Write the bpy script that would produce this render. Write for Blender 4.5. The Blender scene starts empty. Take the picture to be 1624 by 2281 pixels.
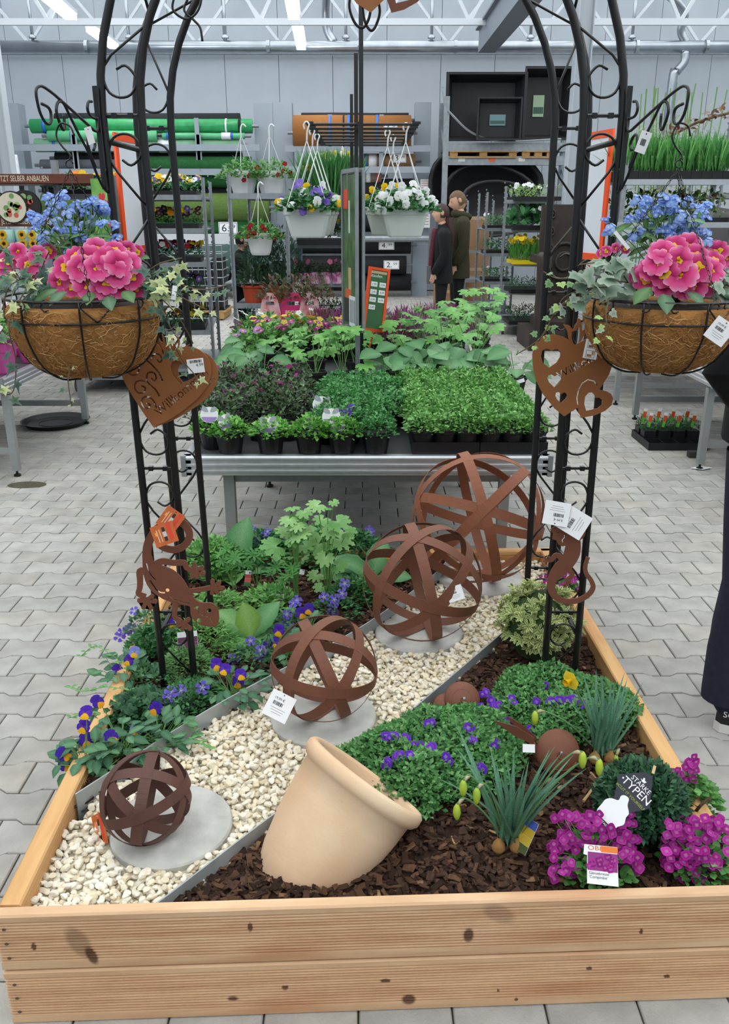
import bpy, math, random
import numpy as np
from mathutils import Vector, Matrix
random.seed(7); RNG = np.random.default_rng(7)
S = bpy.context.scene
COL = S.collection
# ---------------------------------------------------------------- camera
CAM_H, PITCH, FPX = 1.6, math.radians(19.9), 1850.0
cd = bpy.data.cameras.new('camera'); cd.sensor_fit = 'VERTICAL'; cd.sensor_height = 24.0
cd.lens = FPX * 24.0 / 2281.0; cd.clip_start = 0.05; cd.clip_end = 200
cam = bpy.data.objects.new('camera', cd); COL.objects.link(cam)
cam.location = (0, 0, CAM_H); cam.rotation_euler = (math.pi / 2 - PITCH, 0, 0); S.camera = cam
# ---------------------------------------------------------------- overcast sky above the glass roof
W = bpy.data.worlds.new('overcast_sky'); S.world = W; W.use_nodes = True
bg = W.node_tree.nodes['Background']; bg.inputs[0].default_value = (1.0, 0.985, 0.965, 1); bg.inputs[1].default_value = 1.6
S.view_settings.view_transform = 'Standard'; S.view_settings.look = 'None'
S.view_settings.gamma = 1.0; S.view_settings.use_curve_mapping = False
S.view_settings.exposure = 0.74
S.cycles.diffuse_bounces = 3; S.cycles.glossy_bounces = 3; S.cycles.adaptive_threshold = 0.02

CP, SP = math.cos(PITCH), math.sin(PITCH)
def ray(u, v):
    a, b = (u - 812.0) / FPX, (1140.5 - v) / FPX
    return Vector((a, CP + b * SP, -SP + b * CP))
def P(u, v, z):            # point of the photo's ray at height z
    d = ray(u, v); t = (z - CAM_H) / d.z
    return Vector((d.x * t, d.y * t, z))
def Q(u, v, y):            # point of the photo's ray at depth y
    d = ray(u, v); t = y / d.y
    return Vector((d.x * t, y, CAM_H + d.z * t))
def lin(c):
    if isinstance(c, str):
        c = [int(c[i:i + 2], 16) / 255 for i in (0, 2, 4)]
    return tuple((x / 12.92 if x <= 0.04045 else ((x + 0.055) / 1.055) ** 2.4) for x in c)
def R(a, b): return random.uniform(a, b)

# ---------------------------------------------------------------- materials
MATS = {}
def mat(name, col='808080', rough=0.55, metal=0.0, vary=0.0, scale=6.0, bump=0.0, bscale=40.0, spec=0.4,
        attr=False, col2=None, transl=0.0, emit=0.0, stretch=None, detail=4.0, sheen=0.0):
    if name in MATS: return MATS[name]
    m = bpy.data.materials.new(name); m.use_nodes = True; MATS[name] = m
    N, L = m.node_tree.nodes, m.node_tree.links
    b = N['Principled BSDF']; out = N['Material Output']
    b.inputs['Roughness'].default_value = rough; b.inputs['Metallic'].default_value = metal
    b.inputs['Specular IOR Level'].default_value = spec
    if sheen: b.inputs['Sheen Weight'].default_value = sheen
    c1 = lin(col); src = None
    co = N.new('ShaderNodeTexCoord'); vec = co.outputs['Object']
    if stretch:
        mp = N.new('ShaderNodeMapping'); mp.inputs['Scale'].default_value = stretch
        L.new(vec, mp.inputs['Vector']); vec = mp.outputs[0]
    if attr:
        a = N.new('ShaderNodeAttribute'); a.attribute_name = 'Col'; src = a.outputs['Color']
    if vary or col2:
        n = N.new('ShaderNodeTexNoise'); n.inputs['Scale'].default_value = scale; n.inputs['Detail'].default_value = detail
        L.new(vec, n.inputs['Vector'])
        if col2:
            r = N.new('ShaderNodeMapRange'); r.inputs[1].default_value = 0.35; r.inputs[2].default_value = 0.68
            L.new(n.outputs[0], r.inputs[0])
            mx = N.new('ShaderNodeMix'); mx.data_type = 'RGBA'
            mx.inputs['A'].default_value = (*c1, 1); mx.inputs['B'].default_value = (*lin(col2), 1)
            if src: L.new(src, mx.inputs['A'])
            L.new(r.outputs[0], mx.inputs['Factor']); src = mx.outputs['Result']
        if vary:
            r = N.new('ShaderNodeMapRange'); r.inputs[1].default_value = 0.3; r.inputs[2].default_value = 0.7
            r.inputs[3].default_value = 1 - vary; r.inputs[4].default_value = 1 + vary
            L.new(n.outputs[0], r.inputs[0])
            mx = N.new('ShaderNodeMix'); mx.data_type = 'RGBA'; mx.blend_type = 'MULTIPLY'; mx.inputs['Factor'].default_value = 1
            mx.inputs['A'].default_value = (*c1, 1)
            if src: L.new(src, mx.inputs['A'])
            L.new(r.outputs[0], mx.inputs['B']); src = mx.outputs['Result']
    if src: L.new(src, b.inputs['Base Color'])
    else: b.inputs['Base Color'].default_value = (*c1, 1)
    if bump:
        n2 = N.new('ShaderNodeTexNoise'); n2.inputs['Scale'].default_value = bscale; n2.inputs['Detail'].default_value = 5
        L.new(vec, n2.inputs['Vector'])
        bp = N.new('ShaderNodeBump'); bp.inputs['Strength'].default_value = bump; bp.inputs['Distance'].default_value = 0.01
        L.new(n2.outputs[0], bp.inputs['Height']); L.new(bp.outputs[0], b.inputs['Normal'])
    if emit:
        b.inputs['Emission Color'].default_value = (*c1, 1); b.inputs['Emission Strength'].default_value = emit
    if transl:
        t = N.new('ShaderNodeBsdfTranslucent'); ms = N.new('ShaderNodeMixShader'); ms.inputs[0].default_value = transl
        if src: L.new(src, t.inputs[0])
        else: t.inputs[0].default_value = (*c1, 1)
        L.new(b.outputs[0], ms.inputs[1]); L.new(t.outputs[0], ms.inputs[2]); L.new(ms.outputs[0], out.inputs[0])
    return m
LEAF = mat('leaf', attr=True, rough=0.48, vary=0.22, scale=60, transl=0.22, spec=0.35)
PETAL = mat('petal', attr=True, rough=0.6, vary=0.10, scale=80, transl=0.25, spec=0.2)
PAINT = mat('print', attr=True, rough=0.45)
BLACKMETAL = mat('black_metal', '121113', rough=0.35, metal=0.0, vary=0.25, scale=30, bump=0.05, bscale=120, spec=0.6)
RUST = mat('rust', '82503c', rough=0.62, metal=0.0, col2='65402f', vary=0.22, scale=9, bump=0.12, bscale=160)
RUST2 = mat('rust_orange', 'a66c3e', rough=0.6, metal=0.0, col2='945c36', vary=0.12, scale=14, bump=0.08, bscale=180)
RUST3 = mat('rust_brown', '7e4e3a', rough=0.65, metal=0.0, col2='724434', vary=0.10, scale=14, bump=0.08, bscale=180)
ALU = mat('aluminium', 'c9ccd2', rough=0.36, metal=0.75, vary=0.06, scale=30)
STEEL = mat('galvanised_steel', '9aa0a6', rough=0.42, metal=0.6, vary=0.12, scale=18)
LEGM = mat('grey_table_leg', '9c9f9f', rough=0.5, metal=0.35, vary=0.05, scale=20)
ZINC = mat('zinc_edging', 'aab0b3', rough=0.45, metal=0.35, vary=0.15, scale=12)
BLKPL = mat('black_plastic', '1b1b1e', rough=0.45, vary=0.15, scale=40)
WHITEPL = mat('white_plastic', 'e6e7ea', rough=0.4)
CARD = mat('white_card', 'f0f0f3', rough=0.5)
SOIL = mat('potting_soil', '2e2019', rough=0.95, vary=0.4, scale=90, bump=0.6, bscale=120)
ORANGE = mat('orange_plastic', 'f0521c', rough=0.4)
INK = mat('black_ink', '222226', rough=0.6)

# ---------------------------------------------------------------- mesh builder
class Tm:                  # a small template mesh: verts, faces, colours (one per vertex)
    def __init__(s, V, F, C=None):
        s.V = np.asarray(V, float).reshape(-1, 3)
        s.cnt = np.array([len(f) for f in F], int); s.flat = np.array([i for f in F for i in f], int)
        s.C = None if C is None else np.asarray(C, float).reshape(-1, 3)
class MB:
    def __init__(s): s.V = []; s.flat = []; s.cnt = []; s.C = []; s.mi = []; s.n = 0
    def add(s, V, F, col=(.5, .5, .5), mi=0):
        V = np.asarray(V, float).reshape(-1, 3)
        s.V.append(V); s.flat.append(np.array([i for f in F for i in f], int) + s.n)
        c = np.array([len(f) for f in F], int); s.cnt.append(c); s.mi.append(np.full(len(c), mi))
        col = np.asarray(col, float)
        s.C.append(np.tile(col, (len(V), 1)) if col.ndim == 1 else col); s.n += len(V); return s
    def inst(s, T, Ms, cols=None, mi=0, tint=None):
        Ms = np.asarray(Ms, float).reshape(-1, 4, 4); k = len(Ms); nv = len(T.V)
        if k == 0: return s
        V = np.einsum('kij,nj->kni', Ms[:, :3, :3], T.V) + Ms[:, None, :3, 3]
        s.V.append(V.reshape(-1, 3))
        s.flat.append((T.flat[None, :] + (np.arange(k) * nv)[:, None]).reshape(-1) + s.n)
        s.cnt.append(np.tile(T.cnt, k)); s.mi.append(np.full(len(T.cnt) * k, mi))
        if cols is not None: C = np.repeat(np.asarray(cols, float).reshape(-1, 3), nv, 0)
        else: C = np.tile(T.C, (k, 1))
        if tint is not None: C = C * np.repeat(np.asarray(tint, float).reshape(k, -1), nv, 0)
        s.C.append(C); s.n += k * nv; return s
    def box(s, c, d, M=None, col=(.5, .5, .5), mi=0):
        x, y, z = d[0] / 2, d[1] / 2, d[2] / 2
        V = np.array([(i, j, k) for i in (-x, x) for j in (-y, y) for k in (-z, z)]) + np.array(c)
        if M is not None: V = np.array([M @ Vector(p) for p in V])
        return s.add(V, [(0, 1, 3, 2), (4, 6, 7, 5), (0, 4, 5, 1), (2, 3, 7, 6), (0, 2, 6, 4), (1, 5, 7, 3)], col, mi)
    def bar(s, a, b, w, h, up=(0, 0, 1), col=(.5, .5, .5), mi=0):
        a, b = Vector(a), Vector(b); d = b - a; M = frame(d, up); M.translation = (a + b) / 2
        return s.box((0, 0, 0), (w, d.length, h), M, col, mi)
    def tube(s, pts, r, n=6, closed=False, col=(.5, .5, .5), mi=0, caps=True):
        pts = [Vector(p) for p in pts]; k = len(pts)
        rr = r if isinstance(r, (list, tuple)) else [r] * k
        tang = []
        for i in range(k):
            a = pts[(i - 1) % k] if (closed or i > 0) else pts[i]
            b = pts[(i + 1) % k] if (closed or i < k - 1) else pts[i]
            t = (b - a); tang.append(t.normalized() if t.length > 1e-9 else Vector((0, 0, 1)))
        ref = Vector((0, 0, 1)) if abs(tang[0].z) < 0.9 else Vector((1, 0, 0))
        nrm = (ref - tang[0] * ref.dot(tang[0])).normalized(); V = []
        for i in range(k):
            nrm = (nrm - tang[i] * nrm.dot(tang[i]))
            nrm = nrm.normalized() if nrm.length > 1e-6 else tang[i].orthogonal().normalized()
            bi = tang[i].cross(nrm)
            for j in range(n):
                q = 2 * math.pi * j / n; V.append(pts[i] + (nrm * math.cos(q) + bi * math.sin(q)) * rr[i])
        F = []
        for i in range(k if closed else k - 1):
            o, p = i * n, ((i + 1) % k) * n
            for j in range(n): F.append((o + j, o + (j + 1) % n, p + (j + 1) % n, p + j))
        if caps and not closed: F.append(tuple(range(n))[::-1]); F.append(tuple((k - 1) * n + j for j in range(n)))
        return s.add([tuple(v) for v in V], F, col, mi)
    def lathe(s, prof, n=24, M=None, col=(.5, .5, .5), mi=0, cap0=False, cap1=False):
        V = []; F = []
        for r, z in prof:
            for j in range(n):
                q = 2 * math.pi * j / n; p = Vector((r * math.cos(q), r * math.sin(q), z)); V.append(tuple(M @ p if M else p))
        for i in range(len(prof) - 1):
            for j in range(n): F.append((i * n + j, i * n + (j + 1) % n, (i + 1) * n + (j + 1) % n, (i + 1) * n + j))
        if cap0: F.append(tuple(range(n))[::-1])
        if cap1: F.append(tuple((len(prof) - 1) * n + j for j in range(n)))
        return s.add(V, F, col, mi)
    def prism(s, poly, z0, z1, M=None, col=(.5, .5, .5), mi=0):
        n = len(poly); V = [Vector((x, y, z0)) for x, y in poly] + [Vector((x, y, z1)) for x, y in poly]
        if M: V = [M @ p for p in V]
        F = [tuple(range(n))[::-1], tuple(range(n, 2 * n))] + [(i, (i + 1) % n, n + (i + 1) % n, n + i) for i in range(n)]
        return s.add([tuple(v) for v in V], F, col, mi)
    def mesh(s, name, mats, smooth=False):
        me = bpy.data.meshes.new(name)
        if not isinstance(mats, (list, tuple)): mats = [mats]
        for m in mats: me.materials.append(m)
        if not s.V: return me
        V = np.concatenate(s.V); flat = np.concatenate(s.flat); cnt = np.concatenate(s.cnt)
        me.vertices.add(len(V)); me.vertices.foreach_set('co', V.astype(np.float32).ravel())
        me.loops.add(len(flat)); me.loops.foreach_set('vertex_index', flat.astype(np.int32))
        me.polygons.add(len(cnt)); me.polygons.foreach_set('loop_start', (np.cumsum(cnt) - cnt).astype(np.int32))
        if len(mats) > 1: me.polygons.foreach_set('material_index', np.concatenate(s.mi).astype(np.int32))
        me.polygons.foreach_set('use_smooth', np.full(len(cnt), bool(smooth)))
        ca = me.color_attributes.new('Col', 'FLOAT_COLOR', 'POINT')
        C = np.concatenate(s.C); ca.data.foreach_set('color', np.hstack([C, np.ones((len(C), 1))]).astype(np.float32).ravel())
        me.update(calc_edges=True); me.validate(); return me
    def build(s, name, mats, parent=None, M=None, smooth=False, **k):
        return obj(name, s.mesh(name, mats, smooth), parent, M, **k)
def frame(d, up=(0, 0, 1)):
    d = Vector(d).normalized(); up = Vector(up)
    x = d.cross(up)
    x = x.normalized() if x.length > 1e-5 else d.orthogonal().normalized()
    z = x.cross(d); return Matrix(((x.x, d.x, z.x, 0), (x.y, d.y, z.y, 0), (x.z, d.z, z.z, 0), (0, 0, 0, 1)))
def place(loc, d=(0, 1, 0), up=(0, 0, 1), s=1.0):
    M = frame(d, up) @ Matrix.Scale(s, 4); M.translation = Vector(loc); return M
def frames(Pn, D, U, sc):     # many placements at once (leaf base, axis, up, scale)
    Pn, D, U = (np.asarray(a, float).reshape(-1, 3) for a in (Pn, D, U)); sc = np.asarray(sc, float).reshape(-1, 1)
    D = D / (np.linalg.norm(D, axis=1, keepdims=True) + 1e-9)
    X = np.cross(D, U); X = X / (np.linalg.norm(X, axis=1, keepdims=True) + 1e-9); Z = np.cross(X, D)
    M = np.zeros((len(Pn), 4, 4)); M[:, :3, 0] = X * sc; M[:, :3, 1] = D * sc; M[:, :3, 2] = Z * sc
    M[:, :3, 3] = Pn; M[:, 3, 3] = 1; return M
def obj(name, data, parent=None, M=None, label=None, cat=None, group=None, kind=None):
    o = bpy.data.objects.new(name, data); COL.objects.link(o)
    if parent is not None: o.parent = parent
    if M is not None: o.matrix_local = M
    if label: o['label'] = label
    if cat: o['category'] = cat
    if group: o['group'] = group
    if kind: o['kind'] = kind
    return o
def thing(name, label, cat, loc=(0, 0, 0), group=None, rotz=0.0, kind=None):
    M = Matrix.Rotation(rotz, 4, 'Z'); M.translation = Vector(loc)
    o = obj(name, None, None, M, label, cat, group, kind); o.empty_display_size = 0.05; return o
def copy_tree(o, M=None, label=None, group=None, parent=None):
    kids = {}
    for q in list(bpy.data.objects):
        if q.parent: kids.setdefault(q.parent.name, []).append(q)
    def rec(a, par):
        c = a.copy(); COL.objects.link(c)
        if par is not None: c.parent = par
        for ch in kids.get(a.name, []): rec(ch, c)
        return c
    c = rec(o, parent)
    if M is not None: c.matrix_local = M
    if label: c['label'] = label
    if group: c['group'] = group
    return c
def spline(pts, n=8, closed=False):
    pts = [Vector(p) for p in pts]; k = len(pts); out = []
    for i in range(k if closed else k - 1):
        p0 = pts[(i - 1) % k] if closed or i > 0 else pts[0] * 2 - pts[1]
        p1, p2 = pts[i], pts[(i + 1) % k]
        p3 = pts[(i + 2) % k] if closed or i + 2 < k else p2 * 2 - p1
        for j in range(n):
            t = j / n; out.append(0.5 * (2 * p1 + (p2 - p0) * t + (2 * p0 - 5 * p1 + 4 * p2 - p3) * t * t + (3 * p1 - p0 - 3 * p2 + p3) * t ** 3))
    if not closed: out.append(pts[-1])
    return out
TMPSC = bpy.data.scenes.new('lettering_workshop')
def ev(o):
    TMPSC.collection.objects.link(o); vl = TMPSC.view_layers[0]; vl.update(); dg = vl.depsgraph; return o.evaluated_get(dg), dg
# flat plates with holes and lettering, as filled 2D curves turned to mesh
def plate_mesh(name, loops, thick, m, texts=(), bezier=False, res=6):
    cu = bpy.data.curves.new(name, 'CURVE'); cu.dimensions = '2D'; cu.fill_mode = 'BOTH'; cu.extrude = thick / 2; cu.resolution_u = res
    for lp in loops:
        sp = cu.splines.new('POLY'); sp.points.add(len(lp) - 1)
        for q, p in zip(sp.points, lp): q.co = (p[0], p[1], 0, 1)
        sp.use_cyclic_u = True
    for (txt, size, x, y, ang) in texts:
        for lp in text_loops(txt, size, x, y, ang):
            sp = cu.splines.new('POLY'); sp.points.add(len(lp) - 1)
            for q, p in zip(sp.points, lp): q.co = (p[0], p[1], 0, 1)
            sp.use_cyclic_u = True
    o = bpy.data.objects.new(name, cu); me = bpy.data.meshes.new_from_object(ev(o)[0])
    bpy.data.objects.remove(o); bpy.data.curves.remove(cu); me.materials.clear(); me.materials.append(m); me.name = name; return me
def text_curve(txt, size, align='CENTER'):
    fc = bpy.data.curves.new('t', 'FONT'); fc.body = txt; fc.size = size; fc.align_x = align; fc.resolution_u = 3
    return fc
def text_loops(txt, size, x, y, ang):
    fc = text_curve(txt, size); o = bpy.data.objects.new('t', fc); oe, dg = ev(o); cu = oe.to_curve(dg); res = []
    ca, sa = math.cos(ang), math.sin(ang)
    for sp in cu.splines:
        pts = []
        bp = sp.bezier_points; k = len(bp)
        for i in range(k):
            a, b = bp[i], bp[(i + 1) % k]
            for j in range(3):
                t = j / 3; q = (1 - t) ** 3 * a.co + 3 * (1 - t) ** 2 * t * a.handle_right + 3 * (1 - t) * t * t * b.handle_left + t ** 3 * b.co
                pts.append((x + q.x * ca - q.y * sa, y + q.x * sa + q.y * ca))
        if len(pts) > 2: res.append(pts)
    bpy.data.objects.remove(o); bpy.data.curves.remove(fc); return res
TXT = {}
def text_mesh(txt, size, m, align='CENTER'):
    key = (txt, round(size, 5), m.name, align)
    if key in TXT: return TXT[key]
    fc = text_curve(txt, size, align); fc.fill_mode = 'BOTH'; fc.extrude = 0.00015
    o = bpy.data.objects.new('t', fc); me = bpy.data.meshes.new_from_object(ev(o)[0])
    bpy.data.objects.remove(o); bpy.data.curves.remove(fc); me.materials.clear(); me.materials.append(m); me.name = 'lettering'
    TXT[key] = me; return me
def text(txt, size, m, parent, x, y, z=0.0, ang=0.0, align='CENTER', name='lettering', sx=1.0):
    M = Matrix.Translation((x, y, z)) @ Matrix.Rotation(ang, 4, 'Z') @ Matrix.Diagonal((sx, 1, 1, 1))
    return obj(name, text_mesh(txt, size, m, align), parent, M)
def heart(w, h, n=40, cx=0, cy=0, rot=0.0):
    out = []
    for i in range(n):
        t = 2 * math.pi * i / n; x = 16 * math.sin(t) ** 3 / 16 * w / 2
        y = (13 * math.cos(t) - 5 * math.cos(2 * t) - 2 * math.cos(3 * t) - math.cos(4 * t)) / 14.5 * h / 2
        out.append((cx + x * math.cos(rot) - y * math.sin(rot), cy + x * math.sin(rot) + y * math.cos(rot)))
    return out
def ribbon(pts, w):        # outline of a stroked 2D path
    pts = [Vector((p[0], p[1], 0)) for p in pts]; L_, R_ = [], []; k = len(pts)
    ww = w if isinstance(w, (list, tuple)) else [w] * k
    for i in range(k):
        t = (pts[min(i + 1, k - 1)] - pts[max(i - 1, 0)]).normalized(); nn = Vector((-t.y, t.x, 0)) * ww[i] / 2
        L_.append(tuple((pts[i] + nn)[:2])); R_.append(tuple((pts[i] - nn)[:2]))
    return L_ + R_[::-1]
def spiral2(cx, cy, r0, r1, a0, a1, n=18):
    return [(cx + (r0 + (r1 - r0) * i / n) * math.cos(a0 + (a1 - a0) * i / n), cy + (r0 + (r1 - r0) * i / n) * math.sin(a0 + (a1 - a0) * i / n)) for i in range(n + 1)]

# ---------------------------------------------------------------- leaf and flower templates (base at origin, along +Y, face +Z)
def leaf_T(L=1.0, Wd=0.5, n=4, peak=0.45, curl=0.15, fold=0.12, c0='3f7a35', c1=None, cmid=None, jag=0.0, tipw=0.0, edge=None):
    c0 = np.array(lin(c0)); c1 = np.array(lin(c1)) if c1 else c0; cm = np.array(lin(cmid)) if cmid else c0 * 1.12
    V, C, F = [], [], []
    for i in range(n + 1):
        t = i / n
        w = Wd / 2 * (math.sin(math.pi * t ** (math.log(0.5) / math.log(peak))) ** 0.8 if 0 < t < 1 else (tipw if t == 1 else 0.08))
        if jag and 0 < i < n: w *= 1 + jag * (1 if i % 2 else -1)
        z = -curl * t * t * L
        V += [(-w, t * L, z + fold * w), (0, t * L, z), (w, t * L, z + fold * w)]
        ce = c0 * (1 - t) + c1 * t; ed = ce if edge is None else np.array(lin(edge))
        C += [ed, cm, ed]
    for i in range(n):
        a = 3 * i; F += [(a, a + 1, a + 4, a + 3), (a + 1, a + 2, a + 5, a + 4)]
    return Tm(V, F, C)
def fan_T(outline, col, edge, cz=0.04, droop=0.1):   # flat lobed leaf: fan from the middle
    V = [(0, 0.42, cz)]; C = [np.array(lin(col))]
    for x, y in outline:
        V.append((x, y, -droop * (x * x + (y - .42) ** 2))); C.append(np.array(lin(edge)))
    n = len(outline); F = [(0, i + 1, (i + 1) % n + 1) for i in range(n)]
    return Tm(V, F, C)
IVY = [(0, 0.12), (.16, -.02), (.36, .0), (.5, .16), (.36, .3), (.48, .52), (.3, .58), (.16, .72), (0, 1.0), (-.16, .72), (-.3, .58), (-.48, .52), (-.36, .3), (-.5, .16), (-.36, 0), (-.16, -.02)]
IVYN = [(0, 0.12), (.1, .0), (.3, -.06), (.2, .18), (.5, .42), (.16, .5), (.1, .7), (0, 1.1), (-.1, .7), (-.16, .5), (-.5, .42), (-.2, .18), (-.3, -.06), (-.1, 0)]
def palm_T(lobes=7, spread=2.3, c='6aa35a', c2='86bd74', w=0.34):
    V, C, F = [(0, 0, 0)], [lin(c2)], []
    for k in range(lobes):
        a = (k / (lobes - 1) - .5) * 2 * spread; L = 0.62 * (1 - 0.25 * abs(k / (lobes - 1) - .5) * 2)
        dx, dy = math.sin(a), math.cos(a); px, py = math.cos(a), -math.sin(a)
        prof = [(0.35, 0.10 * w / .34), (0.62, 0.16 * w / .34), (0.70, 0.10 * w / .34), (0.84, 0.13 * w / .34), (0.88, .05), (1.0, 0.0)]
        b = len(V); seq = []
        for (t, wd) in prof: V.append((dx * t * L - px * wd, dy * t * L - py * wd, 0.05 - 0.22 * t * t * L)); C.append(lin(c)); seq.append(len(V) - 1)
        for (t, wd) in prof[-2::-1]: V.append((dx * t * L + px * wd, dy * t * L + py * wd, 0.05 - 0.22 * t * t * L)); C.append(lin(c)); seq.append(len(V) - 1)
        F.append((0, *seq))
    return Tm(V, F, C)
def star_T(n=7, L=1.0, w=0.2, c='57a04a', c2='3c7f38', up=0.3, curl=.5):
    V, C, F = [], [], []
    for k in range(n):
        a = 2 * math.pi * k / n; dx, dy = math.cos(a), math.sin(a); b = len(V)
        for (t, ww) in ((0, .03), (.35, w * .8), (.7, w), (1, .02)):
            z = up * t * L - curl * t * t * L
            V += [(dx * t * L - dy * ww / 2, dy * t * L + dx * ww / 2, z + .02), (dx * t * L, dy * t * L, z), (dx * t * L + dy * ww / 2, dy * t * L - dx * ww / 2, z + .02)]
            C += [lin(c), lin(c2), lin(c)]
        for i in range(3):
            q = b + 3 * i; F += [(q, q + 1, q + 4, q + 3), (q + 1, q + 2, q + 5, q + 4)]
    return Tm(V, F, C)
def flower_T(n=5, c='e0408c', cedge=None, ceye=None, w=0.75, notch=0.1, cup=0.25, eye=0.22, eyez=.04):
    ce = cedge or c; V, C, F = [], [], []
    for k in range(n):
        a = 2 * math.pi * k / n + .3; dx, dy = math.cos(a), math.sin(a)
        def q(t, s, z): V.append((dx * t - dy * s, dy * t + dx * s, z))
        b = len(V); ww = w * math.sin(math.pi / n) * 1.25
        z = lambda t: cup * t - cup * .9 * t * t + .015 * (k % 2)
        q(0.05, 0, z(0.05)); C.append(lin(ceye or c))
        q(.45, -ww * .6, z(.45)); C.append(lin(c)); q(.45, ww * .6, z(.45)); C.append(lin(c)); q(.5, 0, z(.5) - .03); C.append(lin(c))
        q(.85, -ww, z(.85)); C.append(lin(ce)); q(.85, ww, z(.85)); C.append(lin(ce))
        q(1, -ww * .5, z(1)); C.append(lin(ce)); q(1, ww * .5, z(1)); C.append(lin(ce)); q(1 - notch, 0, z(1) - .02); C.append(lin(ce))
        F += [(b, b + 1, b + 3), (b, b + 3, b + 2), (b + 1, b + 4, b + 6, b + 3), (b + 2, b + 3, b + 7, b + 5), (b + 3, b + 6, b + 8), (b + 3, b + 8, b + 7)]
    if ceye:
        b = len(V); V.append((0, 0, eyez + .02)); C.append(lin(ceye))
        m = 10
        for j in range(m):
            rr = eye * (1.25 if j % 2 else .85); V.append((rr * math.cos(6.2832 * j / m), rr * math.sin(6.2832 * j / m), eyez + .03)); C.append(lin(ceye))
        F += [(b, b + 1 + j, b + 1 + (j + 1) % m) for j in range(m)]
    return Tm(V, F, C)
def tm_mesh(name, T, m, smooth=True):
    return MB().inst(T, [np.eye(4)]).mesh(name, m, smooth)
ICO = None
def ico(sub=1):
    t = (1 + 5 ** .5) / 2
    V = [(-1, t, 0), (1, t, 0), (-1, -t, 0), (1, -t, 0), (0, -1, t), (0, 1, t), (0, -1, -t), (0, 1, -t), (t, 0, -1), (t, 0, 1), (-t, 0, -1), (-t, 0, 1)]
    F = [(0, 11, 5), (0, 5, 1), (0, 1, 7), (0, 7, 10), (0, 10, 11), (1, 5, 9), (5, 11, 4), (11, 10, 2), (10, 7, 6), (7, 1, 8), (3, 9, 4), (3, 4, 2), (3, 2, 6), (3, 6, 8), (3, 8, 9), (4, 9, 5), (2, 4, 11), (6, 2, 10), (8, 6, 7), (9, 8, 1)]
    V = [Vector(v).normalized() for v in V]
    for _ in range(sub):
        mid = {}; nf = []
        def m(a, b):
            k = (min(a, b), max(a, b))
            if k not in mid: V.append(((V[a] + V[b]) / 2).normalized()); mid[k] = len(V) - 1
            return mid[k]
        for a, b, c in F:
            x, y, z = m(a, b), m(b, c), m(c, a); nf += [(a, x, z), (b, y, x), (c, z, y), (x, y, z)]
        F = nf
    return np.array([tuple(v) for v in V]), F
# ================================================================ the hall
PAVM = mat('paver_concrete', 'aaa7a2', rough=0.85, vary=0.16, scale=9, bump=0.25, bscale=150, attr=True, spec=0.25, detail=8)
JOINT = mat('joint_sand', '55514a', rough=0.95, vary=0.2, scale=40)
fl = MB().box((0.5, 6, -0.06), (22, 32, 0.1)).build('floor', JOINT, kind='structure')
PL, PW, AMP = 0.200, 0.130, 0.009
def paver_poly():
    g = 0.0022; h = PL / 2 - g; t = PW / 2 + AMP - g; w = PW / 2 - AMP - g; a, b = 0.036, 0.062
    return [(-h, -t), (-b, -t), (-a, -w), (a, -w), (b, -t), (h, -t), (h, t), (b, t), (a, w), (-a, w), (-b, t), (-h, t)]
def paver_T():
    pl = paver_poly(); n = len(pl); sc = lambda k: [(x - math.copysign(k, x), y - math.copysign(k, y)) for x, y in pl]
    V = [(x, y, 0.0) for x, y in sc(.003)] + [(x, y, -.003) for x, y in pl] + [(x, y, -.012) for x, y in pl]
    F = [(0, 1, 2, 9, 10, 11), (2, 3, 8, 9), (3, 4, 5, 6, 7, 8)]
    for r in (0, 1):
        F += [(r * n + (i + 1) % n, r * n + i, (r + 1) * n + i, (r + 1) * n + (i + 1) % n) for i in range(n)]
    return Tm(V, F, [(1, 1, 1)] * len(V))
PT = paver_T()
pv = []
for j in range(-14, 136):
    y = 3.38 + (j - 18) * PW
    half = 0.62 + abs(y) * 0.52 + .25
    if y < 0.3 or y > 18.3: continue
    for i in range(-60, 60):
        x = -1.213 + PL * .5 + i * PL + (j % 2) * PL / 2
        if -min(half, 7.5) < x < min(half, 9.5):
            v_ok = y > 0.95
            if v_ok and not (-.70 < x < .70 and 1.36 < y < 3.05): pv.append((x, y))
pv.sort(key=lambda p: p[0] ** 2 + p[1] ** 2)
def pav_tint():
    k = R(.9, 1.07); w = R(-.02, .02); return (0.405 * k * (1 + w), 0.388 * k, 0.362 * k * (1 - w))
pav_vars = []
for k in range(8):
    pav_vars.append(MB().inst(PT, [np.eye(4)], cols=[pav_tint()]).mesh('paver', PAVM))
for k, (x, y) in enumerate(pv[:300]):
    M = Matrix.Translation((x, y, R(-.0015, .0008)))
    obj('paver', pav_vars[k % 8], fl, Matrix.Translation((0, 0, 0)) @ M)
rest = pv[300:]
Ms = np.tile(np.eye(4), (len(rest), 1, 1)); Ms[:, :2, 3] = np.array(rest); Ms[:, 2, 3] = RNG.uniform(-.0015, .0008, len(rest))
MB().inst(PT, Ms, cols=[pav_tint() for _ in rest]).build('paver_field', PAVM, fl, kind='stuff')

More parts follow.
